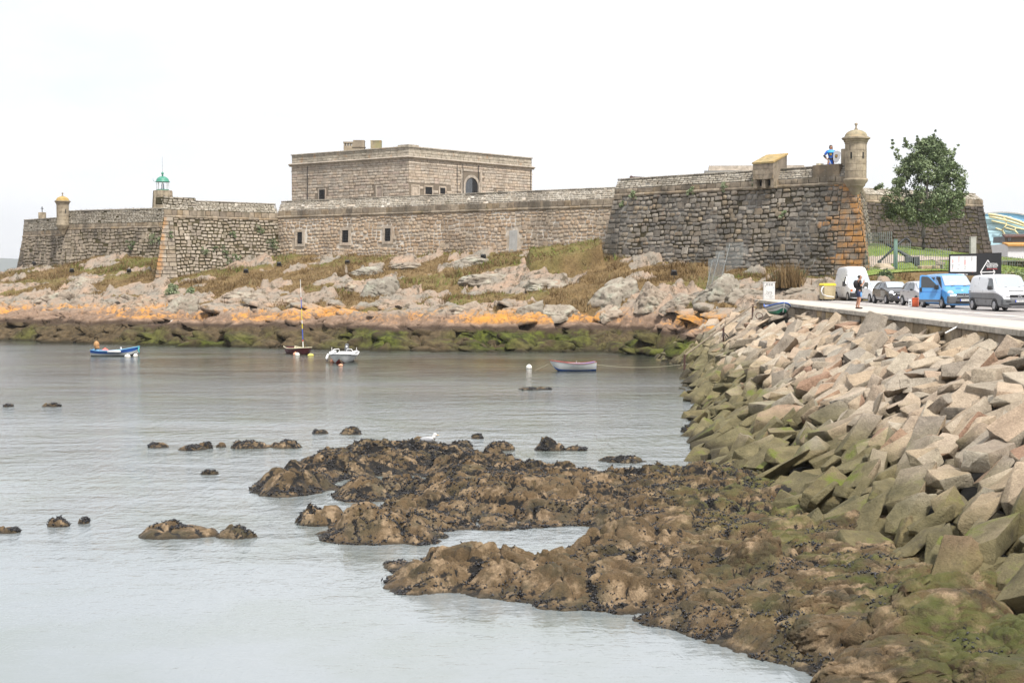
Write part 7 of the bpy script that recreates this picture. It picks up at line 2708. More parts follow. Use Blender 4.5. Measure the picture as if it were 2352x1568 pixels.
def boat_at(x, y, name, label, cat='boat', rz=0.0, z=0.0, group='small boats moored in the bay'):
    p = onz(x, y, 0)
    return thing(name, label, cat, (p[0], p[1], z), rz, group), p


# white and blue dinghy
T, p = boat_at(1320, 851, 'rowing_dinghy', 'white rowing dinghy with blue bottom and red rails, moored right of centre', rz=math.pi + .10)
sec = hull(T, 2.75, 1.25, .47, .20, .72, [(0, .34, M['boat_blue'], 'bottom'), (.34, .95, M['boat_white'], 'topside'), (.95, 1, M['boat_white'], 'top_strake')], draft=.06, inside=M['boat_in_blue'], rail=M['rail_red'], rail_r=.024)
for x in (-.7, .1):
    MB().box((x, 0, .36), (.2, 1.0 if x < 0 else 1.1, .03)).build('thwart', M['boat_in_blue'], T)
for sg in (1, -1):
    MB().tube([(-.2, sg * .58, .47), (-.2, sg * .58, .6)], .012, 5).build('rowlock', M['white_matt'], T)
MB().box((1.30, 0, .68), (.1, .08, .08)).build('stem_head', M['wood'], T, bevel=.02)
text_mesh('7-CO', .07, M['plate_blue'], 'registration', T, Matrix.Translation((-1.30, .47, .26)) @ Matrix(((-1, 0, 0, 0), (0, 0, 1, 0), (0, 1, 0, 0), (0, 0, 0, 1))), .002)
dinghy = p
# blue and white open boat
T, p = boat_at(261, 817, 'open_boat', 'blue and white open boat with a covered outboard, moored at far left', rz=.06)
hull(T, 3.35, 1.45, .38, .34, .7, [(0, .30, M['boat_black'], 'bottom'), (.30, .64, M['boat_white'], 'topside'), (.64, 1, M['boat_blue'], 'top_strake')], draft=.08, inside=M['boat_lightblue'], rail=M['boat_lightblue'], rail_r=.03)
MB().box((-.1, -.05, .40), (2.0, .9, .04)).build('thwart', M['boat_maroon'], T)
mo = MB().sphere((-1.3, 0, .86), (.22, .2, .3), 12, 8).build('outboard_cover', M['tan_cloth'], T, smooth=True)
MB().sphere((-1.26, 0, .66), (.2, .17, .16), 12, 8).build('cover_skirt', M['tan_cloth'], T, smooth=True).parent = mo
MB().tube([(-1.3, 0, .6), (-1.62, 0, .2), (-1.7, 0, -.1)], .06, 6).build('outboard_leg', M['boat_black'], T)
MB().tube([(1.86, 0, .74), (1.95, -.06, .6), (1.9, -.1, .45), (1.98, -.1, .3), (1.95, -.1, .1)], [.05, .07, .05, .05, .02], 6).build('rope_coil', M['teal_rope'], T, smooth=True)
MB().tube([(-.3, -.74, .36), (.35, -.76, .37), (.62, -.76, .37), (.72, -.74, .37)], [.08, .11, .10, .03], 10).build('fender', M['boat_white'], T, smooth=True)
MB().box((.62, -.3, .56), (.1, .28, .26), rz=.4).build('oar_blade', M['boat_white'], T, bevel=.02)
text_mesh('7-CO 1-2-98', .09, M['ink'], 'registration', T, Matrix.Translation((.9, -.545, .30)) @ Matrix(((1, 0, .0, 0), (.24, 0, -1, 0), (0, 1, 0, 0), (0, 0, 0, 1))), .002)
# maroon sailing boat
T, p = boat_at(686, 812, 'sailing_boat', 'maroon boat with cream inside and a tall striped mast', rz=math.radians(-52))
hull(T, 3.1, 1.5, .42, .14, .68, [(0, .93, M['boat_maroon'], 'hull'), (.93, 1, M['boat_black'], 'top_strake')], draft=.10, inside=M['boat_cream'], rail=M['boat_cream'], rail_r=.035)
mz, mx = .1, .75
cols = ['white_matt', 'mast_red', 'white_matt', 'mast_blue', 'mast_yellow', 'mast_blue', 'mast_yellow', 'white_matt', 'mast_yellow', 'mast_blue', 'mast_red', 'white_matt', 'mast_blue']
segs = [0, .55, .75, 1.0, 1.55, 1.8, 2.25, 2.7, 3.05, 3.6, 4.1, 4.3, 5.0]
lens = sorted([(z, c) for z, c in [(.1, 'white_matt'), (1.0, 'mast_red'), (1.15, 'mast_blue'), (2.0, 'mast_yellow'), (2.4, 'white_matt'), (2.7, 'mast_yellow'), (3.6, 'mast_blue'), (4.3, 'mast_red'), (4.5, 'white_matt')]])
HT = 5.9
for i, (z, c) in enumerate(lens):
    z2 = lens[i + 1][0] if i + 1 < len(lens) else HT
    q = lambda zz: (mx - .035 * zz * 1.0, -.02 * zz, zz)
    MB().tube([q(z), q(z2)], [.045 - .004 * z, .045 - .004 * z2], 7).build('mast_section', M[c], T)
MB().tube([(mx + .7, 0, .55), (mx, 0, 1.3)], .012, 4).build('stay', M['iron'], T)
MB().tube([(mx - .2, .6, .45), (mx - .03, 0, 1.35)], .012, 4).build('stay', M['iron'], T)
MB().tube([(mx - .2, -.6, .45), (mx - .03, 0, 1.35)], .012, 4).build('stay', M['iron'], T)
MB().box((-.4, 0, .36), (.22, 1.2, .03)).build('thwart', M['boat_cream'], T)
# white motorboat, bow on
T, p = boat_at(788, 831, 'motorboat', 'white motorboat facing the camera with a dark outboard at its stern', rz=math.radians(-91))
sec = hull(T, 4.0, 1.92, .50, .20, .93, [(0, .22, M['boat_red'], 'bottom'), (.22, .93, M['boat_white'], 'topside'), (.93, 1.0, M['boat_black'], 'rub_rail')], draft=.1, inside=M['boat_white'], rail=M['boat_white'], rail_r=.05, flare=.30, bow_pow=.62)
dk = MB()
ts = np.linspace(.5, 1, 12)
e = [sec(t, 1.0) for t in ts]
vs = [(q[0], q[1] * .98, q[2] + .02) for q in e] + [(q[0], 0, q[2] + .12) for q in e] + [(q[0], -q[1] * .98, q[2] + .02) for q in e]
n = len(ts)
dk.add(vs, [(i, i + 1, n + i + 1, n + i) for i in range(n - 1)] + [(n + i, n + i + 1, 2 * n + i + 1, 2 * n + i) for i in range(n - 1)])
dk.build('foredeck', M['boat_white'], T, smooth=True)
for sg in (1, -1):
    MB().box((-.4, sg * .80, .66), (2.2, .26, .22)).build('side_deck', M['boat_white'], T, bevel=.08)
    MB().tube([(.3, sg * .78, .74), (.1, sg * .62, .92), (.0, sg * .30, .94), (.0, sg * .24, .72)], .028, 6).build('hand_rail', M['white_matt'], T, smooth=True)
    MB().tube([(-.6, sg * .88, .7), (-.6, sg * .9, 1.02)], .02, 5).build('rod_holder', M['white_matt'], T)
    Mx = Matrix.Translation((1.42, sg * .62, .50))
    text_mesh('7-CO 2-34', .085, M['ink'], 'registration', T, Matrix.Translation((1.47, sg * .56, .50)) @ Matrix.Rotation(math.radians(90 + sg * 38), 4, 'Z') @ Matrix.Rotation(math.radians(80), 4, 'X'), .004)
om = MB().box((-2.1, 0, .95), (.42, .34, .55), taper=.72).build('outboard_motor', M['grey_plastic'], T, bevel=.08)
MB().box((-1.93, 0, .98), (.02, .12, .2)).build('motor_badge', M['print_white'], T).parent = om
MB().box((-2.12, 0, .3), (.16, .14, .9)).build('outboard_leg', M['boat_black'], T).parent = om
MB().box((-1.0, 0, .55), (.5, .9, .3)).build('console', M['boat_white'], T, bevel=.04)
MB().tube([(1.98, .02, .32), (2.3, .25, .05), (2.5, .4, -.05)], .015, 5).build('bow_line', M['rope'], T)
MB().tube([(.55, -1.0, .62), (.6, -1.07, .3), (.6, -1.06, .08)], [.05, .13, .1], 10).build('fender', M['boat_white'], T, smooth=True)
# green and white boat pulled up against the promenade
p = np.array([edgeX(97) - .95, 98.0, 3.93])
p = atY(1800, 716, 84.0)
T = thing('beached_boat', 'old white boat with green bottom and blue rails beached by the promenade wall', 'boat', (p[0] - .02, p[1] + 1.75, 3.80), math.radians(-90.5), 'boats on the stones')
sec = hull(T, 3.5, 1.42, .46, .30, .75, [(0, .22, M['boat_black'], 'keel'), (.22, .52, M['boat_green'], 'bottom'), (.52, .75, M['boat_white'], 'topside'), (.75, .96, M['boat_white'], 'top_strake'), (.96, 1, M['boat_blue'], 'rail_band')], draft=.02, inside=M['wood'], rail=M['boat_blue'], rail_r=.045, flare=.42, bow_pow=.62)
for sg in (1, -1):
    MB().tube([(lambda q: (q[0] + .01, (q[1] + .012) * sg, q[2]))(sec(t, .74)) for t in np.linspace(0, 1, 20)], .014, 5).build('plank_seam', M['boat_black'], T)
MB().tube([(2.12, 0, .84), (2.02, 0, .55), (1.78, 0, .2)], .03, 6).build('stem', M['white_matt'], T)

# buoys and floats
for (x, y, rx, rz_, mat, lab) in [(1215, 846, .20, .20, 'buoy_white', 'round white mooring buoy left of the white rowing dinghy'), (249, 813, .36, .36, 'buoy_red', 'big coral red buoy against the side of the blue boat'),
                                  (300, 819, .26, .17, 'buoy_white', 'white float under the bow of the blue boat'), (312, 818.5, .26, .17, 'buoy_white', 'white float trailing farthest right of the blue boat'),
                                  (679, 815, .19, .17, 'buoy_orange', 'small orange buoy left of a white one by the maroon boat'), (687, 815, .19, .17, 'buoy_white', 'small white buoy under the bow of the maroon boat'),
                                  (714, 817, .26, .13, 'buoy_yellow', 'yellowish float right of the maroon boat'), (764, 832, .28, .2, 'buoy_orange', 'pale orange buoy at the left side of the white motorboat'),
                                  (786, 838, .27, .09, 'buoy_orange', 'flat orange float under the bow of the white motorboat')]:
    q = onz(x, y, 0)
    T = thing('buoy', lab, 'buoy', (q[0], q[1] - (.9 if 'coral' in lab or 'bow' in lab else 0.1), 0), random.random() * 3, 'buoys and floats on the bay')
    k = rz_ * .35
    b = MB().sphere((0, 0, k), (rx, rx * (1 if rx - rz_ < .05 else .6), rz_), 18, 12).build('ball', M[mat], T, smooth=True)
    MB().lathe([(rx * .24, k + rz_ * .93), (rx * .2, k + rz_ * 1.12), (rx * .08, k + rz_ * 1.16)], 8).build('eye', M[mat], T)
    MB().lathe([(rx * .97, k - rz_ * .4), (rx * 1.0, k - rz_ * .34), (rx * .96, k - rz_ * .28)], 18, cap=False).build('weed_band', M['boat_black'], T)
q = onz(293, 815, 0)
T = thing('tender', 'tiny blue and white tender tucked under the bow of the blue boat', 'boat', (q[0] + .1, q[1] + .3, 0), .2)
hull(T, 1.1, .55, .12, .06, .7, [(0, .6, M['boat_blue'], 'bottom'), (.6, 1, M['boat_white'], 'topside')], draft=.05, inside=M['boat_white'], rail=M['boat_white'], rail_r=.02)
# mooring lines
a = np.array(dinghy)
for (s, e_, lab) in [((a[0] - 1.45, a[1] - .1, .55), onz(1228, 851, .0), 'thin mooring line from the dinghy bow down to the water'), ((a[0] + 1.35, a[1], .38), np.array(rip_hit(1600, 832)), 'mooring line from the dinghy stern to the embankment')]:
    s, e_ = np.array(s), np.array(e_)
    pts = [tuple(s + (e_ - s) * t + np.array([0, 0, -.25 * math.sin(math.pi * t) if e_[2] > .3 else 0])) for t in np.linspace(0, 1, 12)]
    tag(MB().tube(pts, .014, 4).build('mooring_line', M['rope']), lab, 'rope', 'mooring lines of the dinghy')

# ------------------------------------------------------------------ people: skinned figures
def skin_obj(name, joints, edges, root, mat, parent, sub=2, extra=None):
    bm = bmesh.new()
    ks = list(joints)
    vs = {k: bm.verts.new(joints[k][0]) for k in ks}
    for a, b in edges:
        bm.edges.new((vs[a], vs[b]))
    me = bpy.data.meshes.new(name)
    bm.to_mesh(me)
    bm.free()
    o = bpy.data.objects.new(name, me)
    C.objects.link(o)
    md = o.modifiers.new('skin', 'SKIN')
    md.use_smooth_shade = True
    for i, k in enumerate(ks):
        r = joints[k][1]
        r = r if isinstance(r, tuple) else (r, r)
        sv = me.skin_vertices[0].data[i]
        sv.radius = r
        sv.use_root = k == root
    s = o.modifiers.new('sub', 'SUBSURF')
    s.levels = s.render_levels = sub
    dg = bpy.context.evaluated_depsgraph_get()
    m2 = bpy.data.meshes.new_from_object(o.evaluated_get(dg))
    bpy.data.objects.remove(o)
    m2.name = name
    m2.materials.clear()
    m2.materials.append(mat)
    m2.polygons.foreach_set('use_smooth', [True] * len(m2.polygons))
    return link(name, m2, parent)


def finger_mesh(base, dirv, side, up, curl, scale):
    m = MB()
    for i, ln in enumerate((.075, .085, .08, .062)):
        o = base + side * (.018 * (i - 1.5) * scale)
        d = dirv.copy()
        pts = [o]
        for k in range(3):
            d = (d * math.cos(curl) - up * math.sin(curl)).normalized()
            pts.append(pts[-1] + d * ln * scale / 2.4)
        m.tube(pts, [.009 * scale, .009 * scale, .008 * scale, .006 * scale], 6)
    o = base - dirv * .05 * scale + side * (.03 * scale)
    pts = [o, o + (dirv * .4 + side * .8).normalized() * .03 * scale, o + (dirv * .9 + side * .5).normalized() * .06 * scale]
    m.tube(pts, [.011 * scale, .010 * scale, .007 * scale], 6)
    return m


def join_into(o, m):
    """add a shape collector's geometry to an existing mesh object"""
    bm = bmesh.new()
    bm.from_mesh(o.data)
    vs = [bm.verts.new(v) for v in m.v]
    for f in m.f:
        try:
            bm.faces.new([vs[i] for i in f]).smooth = True
        except ValueError:
            pass
    bm.to_mesh(o.data)
    bm.free()


# man on the pavement, facing right, hand at his mouth (x is the way he faces)
p = onz(1972, 709, PAVE_Z)
man = thing('person', 'bald man in black shirt and blue shorts standing on the pavement, hand raised to mouth', 'person', (p[0], p[1], PAVE_Z + .005), -.06)
J = {'pel': ((0, 0, .95), (.12, .095)), 'sp': ((.01, 0, 1.12), (.12, .095)), 'ch': ((.02, 0, 1.32), (.15, .115)), 'nk': ((.03, 0, 1.49), .062), 'hd0': ((.055, 0, 1.57), (.075, .085)), 'hd1': ((.06, 0, 1.67), (.088, .10)), 'hd2': ((.05, 0, 1.74), (.06, .07)),
     'sr': ((.02, -.18, 1.43), .065), 'er': ((.08, -.24, 1.16), .048), 'wr': ((.22, -.16, 1.38), .032), 'hr': ((.235, -.12, 1.46), .034),
     'sl': ((.02, .18, 1.43), .065), 'el': ((.06, .25, 1.15), .048), 'wl': ((.24, .14, 1.30), .032), 'hl': ((.27, .08, 1.36), .034),
     'tr': ((.0, -.09, .86), .098), 'kr': ((.05, -.10, .50), .065), 'ar': ((-.03, -.10, .09), .042), 'fr': ((.10, -.10, .04), .038),
     'tl': ((.0, .09, .86), .098), 'kl': ((.0, .10, .50), .065), 'al': ((-.10, .11, .09), .042), 'fl': ((.03, .11, .04), .038)}
E = [('pel', 'sp'), ('sp', 'ch'), ('ch', 'nk'), ('nk', 'hd0'), ('hd0', 'hd1'), ('hd1', 'hd2'), ('ch', 'sr'), ('sr', 'er'), ('er', 'wr'), ('wr', 'hr'), ('ch', 'sl'), ('sl', 'el'), ('el', 'wl'), ('wl', 'hl'),
     ('pel', 'tr'), ('tr', 'kr'), ('kr', 'ar'), ('ar', 'fr'), ('pel', 'tl'), ('tl', 'kl'), ('kl', 'al'), ('al', 'fl')]
body = skin_obj('body', J, E, 'pel', M['skin'], man)
join_into(body, finger_mesh(Vector((.24, -.11, 1.48)), Vector((.1, .3, .9)).normalized(), Vector((0, -1, .3)).normalized(), Vector((1, 0, 0)), -.5, 1))
join_into(body, finger_mesh(Vector((.28, .07, 1.38)), Vector((.2, -.5, .8)).normalized(), Vector((0, 1, .3)).normalized(), Vector((1, 0, 0)), -.5, 1))
fc = MB()
fc.sphere((.155, 0, 1.635), (.022, .015, .028), 8, 6)
fc.sphere((.05, .098, 1.64), (.02, .012, .032), 8, 6)
fc.sphere((.05, -.098, 1.64), (.02, .012, .032), 8, 6)
join_into(body, fc)
eye = MB()
for s in (1, -1):
    eye.sphere((.137, s * .034, 1.665), (.01, .013, .009), 8, 6)
eye.box((.145, 0, 1.585), (.01, .045, .008))
eye.build('eyes_and_mouth', M['hair'], man)
MB().sphere((.02, 0, 1.665), (.094, .097, .085), 14, 8).build('hair', M['hair'], man, smooth=True)
MB().sphere((.105, 0, 1.58), (.045, .045, .035), 10, 6).build('beard', M['hair'], man, smooth=True)
JS = {'a0': ((0, 0, .85), (.195, .175)), 'a': ((0, 0, .99), (.172, .155)), 'b': ((.015, 0, 1.14), (.15, .125)), 'c': ((.02, 0, 1.33), (.17, .135)), 'd': ((.03, 0, 1.46), .085), 'r1': ((.02, -.18, 1.42), .085), 'r2': ((.06, -.225, 1.22), .075), 'l1': ((.02, .18, 1.42), .085), 'l2': ((.05, .235, 1.22), .075)}
skin_obj('shirt', JS, [('a0', 'a'), ('a', 'b'), ('b', 'c'), ('c', 'd'), ('c', 'r1'), ('r1', 'r2'), ('c', 'l1'), ('l1', 'l2')], 'a', M['black_cloth'], man)
JH = {'w': ((0, 0, .98), (.17, .155)), 'p': ((0, 0, .88), (.175, .165)), 'r': ((.01, -.095, .76), .128), 'r2': ((.04, -.10, .55), .098), 'l': ((.0, .095, .76), .128), 'l2': ((.01, .10, .55), .098)}
skin_obj('shorts', JH, [('w', 'p'), ('p', 'r'), ('r', 'r2'), ('p', 'l'), ('l', 'l2')], 'w', M['navy_cloth'], man)
MB().sphere((.085, -.125, .74), (.07, .085, .15), 12, 8).build('shorts_panel', M['sky_cloth'], man, smooth=True)
MB().sphere((.03, -.02, .85), (.15, .16, .035), 12, 6).build('shirt_tail', M['white_cloth'], man, smooth=True)
for y, x in ((-.10, .05), (.11, -.02)):
    MB().sphere((x + .01, y, .035), (.145, .05, .045), 12, 6).build('shoe', M['black_cloth'], man, smooth=True)
bp = MB().sphere((-.16, -.02, 1.26), (.13, .16, .22), 14, 10).build('backpack', M['black_cloth'], man, smooth=True)
MB().tube([(-.08, -.13, 1.46), (.08, -.14, 1.44), (.14, -.12, 1.25), (.0, -.16, 1.05)], .016, 5).build('strap', M['iron'], man).parent = bp
MB().tube([(.215, -.07, 1.545), (.30, -.05, 1.55)], .006, 5).build('cigarette', M['print_white'], man)

# statue of a medieval knight behind the parapet (x is to its right as seen, y towards the viewer)
px_, py_ = lineX(1905, (PT['P0'][0] + .6, PT['P0'][1] + .6), (PT['P1'][0] + .6, PT['P1'][1] + .6))
SC = 1.62
kn = thing('statue', 'blue clad knight statue with a grey shield on the bastion parapet', 'statue', (px_, py_, 14.98), 0.05, scale=SC)
J = {'pel': ((0, 0, .98), (.13, .10)), 'sp': ((0, 0, 1.14), (.125, .10)), 'ch': ((0, 0, 1.34), (.16, .11)), 'nk': ((.0, 0, 1.50), .06), 'hd0': ((.0, -.01, 1.58), (.075, .075)), 'hd1': ((.0, -.01, 1.68), (.085, .09)), 'hd2': ((.0, 0, 1.75), .06),
     'sl': ((-.2, 0, 1.44), .065), 'el': ((-.36, .05, 1.20), .05), 'wl': ((-.26, -.10, 1.02), .036), 'hl': ((-.20, -.14, .97), .036),
     'sr': ((.2, 0, 1.44), .065), 'er': ((.33, -.02, 1.18), .05), 'wr': ((.30, -.16, 1.10), .036), 'hr': ((.27, -.2, 1.10), .036),
     'tl': ((-.1, 0, .88), .10), 'kl': ((-.16, -.02, .5), .07), 'al': ((-.17, 0, .1), .05), 'fl': ((-.18, -.13, .04), .045),
     'tr': ((.1, 0, .88), .10), 'kr': ((.14, -.02, .5), .07), 'ar': ((.15, 0, .1), .05), 'fr': ((.16, -.13, .04), .045)}
E2 = [('pel', 'sp'), ('sp', 'ch'), ('ch', 'nk'), ('nk', 'hd0'), ('hd0', 'hd1'), ('hd1', 'hd2'), ('ch', 'sr'), ('sr', 'er'), ('er', 'wr'), ('wr', 'hr'), ('ch', 'sl'), ('sl', 'el'), ('el', 'wl'), ('wl', 'hl'),
      ('pel', 'tr'), ('tr', 'kr'), ('kr', 'ar'), ('ar', 'fr'), ('pel', 'tl'), ('tl', 'kl'), ('kl', 'al'), ('al', 'fl')]
body = skin_obj('body', J, E2, 'pel', M['skin'], kn)
join_into(body, finger_mesh(Vector((-.18, -.15, .96)), Vector((.6, -.3, -.5)).normalized(), Vector((0, -1, .2)).normalized(), Vector((.3, 1, 0)).normalized(), .6, 1))
join_into(body, finger_mesh(Vector((.26, -.21, 1.1)), Vector((-.8, -.2, 0)).normalized(), Vector((0, 0, 1)), Vector((0, -1, 0)), .6, 1))
fc = MB()
fc.sphere((0, -.105, 1.645), (.014, .02, .026), 8, 6)
join_into(body, fc)
eye = MB()
for s in (1, -1):
    eye.sphere((s * .034, -.092, 1.675), (.013, .01, .008), 8, 6)
eye.box((0, -.095, 1.60), (.045, .01, .008))
eye.build('eyes_and_mouth', M['hair'], kn)
hm = MB().sphere((0, .025, 1.70), (.098, .095, .10), 14, 8)
hm.sphere((.075, .03, 1.61), (.035, .06, .09), 10, 6)
hm.sphere((-.07, .03, 1.64), (.03, .05, .06), 10, 6)
hm.build('hair', M['hair'], kn, smooth=True)
JT = {'h': ((0, 0, .55), (.24, .17)), 'g': ((0, 0, .78), (.185, .14)), 'a': ((0, 0, 1.0), (.145, .125)), 'b': ((0, 0, 1.16), (.145, .12)), 'c': ((0, 0, 1.36), (.18, .135)), 'd': ((0, 0, 1.48), .085),
      'r1': ((.2, 0, 1.43), .085), 'r2': ((.32, -.01, 1.21), .072), 'l1': ((-.2, 0, 1.43), .085), 'l2': ((-.34, .045, 1.23), .072)}
skin_obj('tunic', JT, [('h', 'g'), ('g', 'a'), ('a', 'b'), ('b', 'c'), ('c', 'd'), ('c', 'r1'), ('r1', 'r2'), ('c', 'l1'), ('l1', 'l2')], 'a', M['statue_blue'], kn)
MB().lathe([(.26, 1.36), (.25, 1.40), (.19, 1.47), (.10, 1.53), (.085, 1.55)], 18, cap=False, M=Matrix.Diagonal((1, .72, 1, 1))).build('cape', M['statue_cape'], kn, smooth=True)
MB().lathe([(.165, .98), (.172, 1.0), (.172, 1.05), (.165, 1.07)], 18, cap=False, M=Matrix.Diagonal((1, .85, 1, 1))).build('belt', M['ink'], kn)
for a_, b2 in (((-.37, .05, 1.22), (-.29, -.06, 1.07)), ((.33, -.02, 1.2), (.31, -.12, 1.12))):
    MB().tube([a_, b2], [.062, .055], 8).build('bracer', M['ink'], kn, smooth=True)
MB().tube([(-.17, -.17, .98), (-.05, -.2, .72), (.0, -.2, .55)], [.03, .026, .012], 6).build('sword', M['shield_grey'], kn)


def shield_poly(w, h):
    return [(-w, h * .38), (-w * .55, h * .46), (0, h * .5), (w * .55, h * .46), (w, h * .38), (w * .98, 0), (w * .75, -h * .28), (w * .38, -h * .44), (0, -h * .5), (-w * .38, -h * .44), (-w * .75, -h * .28), (-w * .98, 0)]


MS = Matrix.Translation((.24, -.27, 1.12)) @ Matrix.Rotation(.16, 4, 'Y') @ Matrix.Rotation(-.12, 4, 'Z')
sh = MB().prism(shield_poly(.20, .68), -.02, .02, axis=1, M=MS).build('shield', M['shield_grey'], kn, bevel=.012)
MB().prism(shield_poly(.075, .2), -.032, -.018, axis=1, M=MS @ Matrix.Translation((-.02, 0, .03))).build('emblem', M['ink'], kn).parent = sh
for k in (-1, 0, 1):
    MB().box((-.02 + k * .045, -.036, .04 - abs(k) * .0), (.02, .008, .14 - abs(k) * .04), M=MS).build('emblem_bar', M['gold'], kn).parent = sh
MB().prism(shield_poly(.075, .2), -.152, -.128, axis=1, M=Matrix.Translation((-.05, 0, 1.27))).build('chest_emblem', M['ink'], kn)
for k in (-1, 0, 1):
    MB().box((-.05 + k * .045, -.156, 1.28), (.02, .008, .14 - abs(k) * .04)).build('emblem_bar', M['gold'], kn)
q = lineX(1880, (PT['P0'][0] + .4, PT['P0'][1] + .4), (PT['P1'][0] + .4, PT['P1'][1] + .4))
o = thing('lamp_box', 'small cream floodlight box on the parapet left of the knight statue', 'lamp', (q[0], q[1], 15.88), .6)
MB().box((0, 0, .2), (.55, .3, .38), taper=1.15).build('housing', M['boat_cream'], o, bevel=.02)
MB().box((0, -.02, -.02), (.3, .2, .12)).build('foot', M['iron'], o)

# gull on the crest of the shelf
q = onz(985, 1021, .62)
ix = np.argmin((SV[:, 0] - q[0]) ** 2 + (SV[:, 1] - q[1]) ** 2)
gz_ = float(np.max(SZ.ravel()[((SV[:, 0] - q[0]) ** 2 + (SV[:, 1] - q[1]) ** 2) < .03]))
gu = thing('gull', 'white gull resting on the mussel covered crest of the shelf', 'gull', (q[0], q[1], gz_ - .01), .2, scale=1.25)
MB().sphere((0, 0, .11), (.19, .085, .085), 14, 8, M=Matrix.Rotation(-.18, 4, 'Y')).build('body', M['gull'], gu, smooth=True)
hd = MB().sphere((.16, 0, .24), (.055, .05, .05), 10, 8)
hd.tube([(.11, 0, .14), (.155, 0, .23)], [.06, .045], 8)
hd = hd.build('head', M['gull'], gu, smooth=True)
MB().tube([(.20, 0, .24), (.27, 0, .225)], [.014, .004], 5).build('beak', M['gold'], gu).parent = hd
for s in (1, -1):
    MB().sphere((-.06, s * .07, .13), (.17, .02, .06), 10, 6).build('wing', M['gull_grey'], gu, smooth=True)
    MB().tube([(.02, s * .03, .05), (.02, s * .03, .0)], .008, 4).build('leg', M['gold'], gu)

# rail and posts on the embankment
def rpt(x, y, h=0.0):
    r_ = rip_hit(x, y)
    return np.array([r_[0], r_[1], r_[2] + h])


a, b_ = rpt(1572, 862), rpt(1745, 722)
rl = thing('pipe_rail', 'long thin pipe rail on posts running down the boulder embankment to the water', 'rail', tuple(a), 0)
ha, hb_ = 1.25, .95
MB().tube([(0, 0, ha), tuple((b_ - a) * .55 + np.array([0, 0, 1.1])), tuple(b_ - a + np.array([0, 0, hb_]))], .05, 6).build('pipe', M['wood'], rl)
for t_ in (0, .5, .9):
    r_ = (b_ - a) * t_
    MB().tube([(r_[0], r_[1], r_[2] - .4), (r_[0], r_[1], r_[2] + ha + (hb_ - ha) * t_ + .08)], .07, 6).build('post', M['rust'], rl)
r_ = (b_ - a) * .5
for k in range(9):
    aa = random.uniform(0, 6.28)
    MB().tube([(r_[0], r_[1], r_[2] + .8), (r_[0] + .5 * math.cos(aa), r_[1] + .3 * math.sin(aa), r_[2] + .3), (r_[0] + .8 * math.cos(aa), r_[1] + .4 * math.sin(aa), r_[2] - .1)], .018, 4).build('loose_rope', M['iron'], rl)
q = rpt(1671, 703)
o = thing('post', 'thin dark post standing in the rocks at the head of the embankment', 'post', (q[0], q[1], q[2] - .3))
MB().tube([(0, 0, 0), (0, 0, 1.65)], .07, 8).build('shaft', M['iron'], o)
MB().box((0, 0, 1.66), (.18, .18, .06)).build('cap', M['iron'], o, bevel=.01)
q = rpt(1655, 728)
o = thing('plank', 'grey plank leaning up out of the boulders by the rocks', 'plank', (q[0], q[1], q[2] - .2))
MB().box((0, 0, .5), (.16, .06, 1.1), M=Matrix.Rotation(-.28, 4, 'Y')).build('board', M['concrete'], o, bevel=.01)
MB().tube([(.06, -.05, .1), (-.25, -.05, 1.0)], .02, 4).build('edge', M['iron'], o)
q = rpt(2200, 778)
o = thing('stick', 'pale stick lying across boulders under the promenade wall', 'stick', (q[0], q[1], q[2] + .15))
MB().tube([(-.45, 0, .05), (0, .05, .28), (.5, .15, .5)], [.03, .035, .025], 6).build('shaft', M['white_matt'], o)
MB().tube([(.0, .05, .28), (.12, .1, .48)], .015, 5).build('twig', M['white_matt'], o)
for x, y, lab in [(1744, 738, 'rusty ring lying on the stones left of the beached boat')]:
    q = rpt(x, y)
    tag(MB().lathe([(.22, -.02), (.25, 0), (.22, .02), (.2, 0), (.22, -.02)], 20, cap=False, M=Matrix.Translation((q[0], q[1], q[2] + .35)) @ Matrix.Rotation(1.1, 4, 'X')).build('iron_ring', M['rust']), lab, 'ring')

# floodlights on the slope and white boxes at the wall foot
for x, y, lab, rz_ in [(113, 597, 'white faced floodlight highest on the far left slope', .3), (78, 612, 'dark floodlight nearest the far left wall', .2), (165, 632, 'dark floodlight on a rock in the left slope', .4), (296, 637, 'dark tilted floodlight below the mossy left wall', -.6),
                       (565, 631, 'boxy floodlight right of the rubble bastion foot', 0), (641, 615, 'round floodlight below the left end of the curtain wall', .1), (798, 612, 'floodlight on a stalk under the second barred window', -.3),
                       (1110, 602, 'dark floodlight on the pinkish hump of rock', -.5), (1548, 637, 'big dark floodlight beside the smooth grey boulder', .1)]:
    q = hill_hit(x, y)
    z = max(q[2], float(hillz(q[0], q[1])))
    o = thing('floodlight', lab, 'floodlight', (q[0], q[1], z - .05), rz_, 'floodlights on the castle slope')
    MB().tube([(0, 0, -.1), (0, 0, .3)], .04, 6).build('stalk', M['iron'], o)
    tl = Matrix.Translation((0, 0, .48)) @ Matrix.Rotation(.5, 4, 'X')
    MB().box((0, 0, 0), (.52, .3, .42), M=tl, taper=.85).build('housing', M['black_plastic'], o, bevel=.04)
    MB().box((0, .16, 0), (.46, .03, .36), M=tl).build('glass', M['lamp'] if 'white' in lab else M['glass'], o)
    for s in (-.28, .28):
        MB().box((s, 0, .36), (.03, .08, .3)).build('bracket', M['iron'], o)
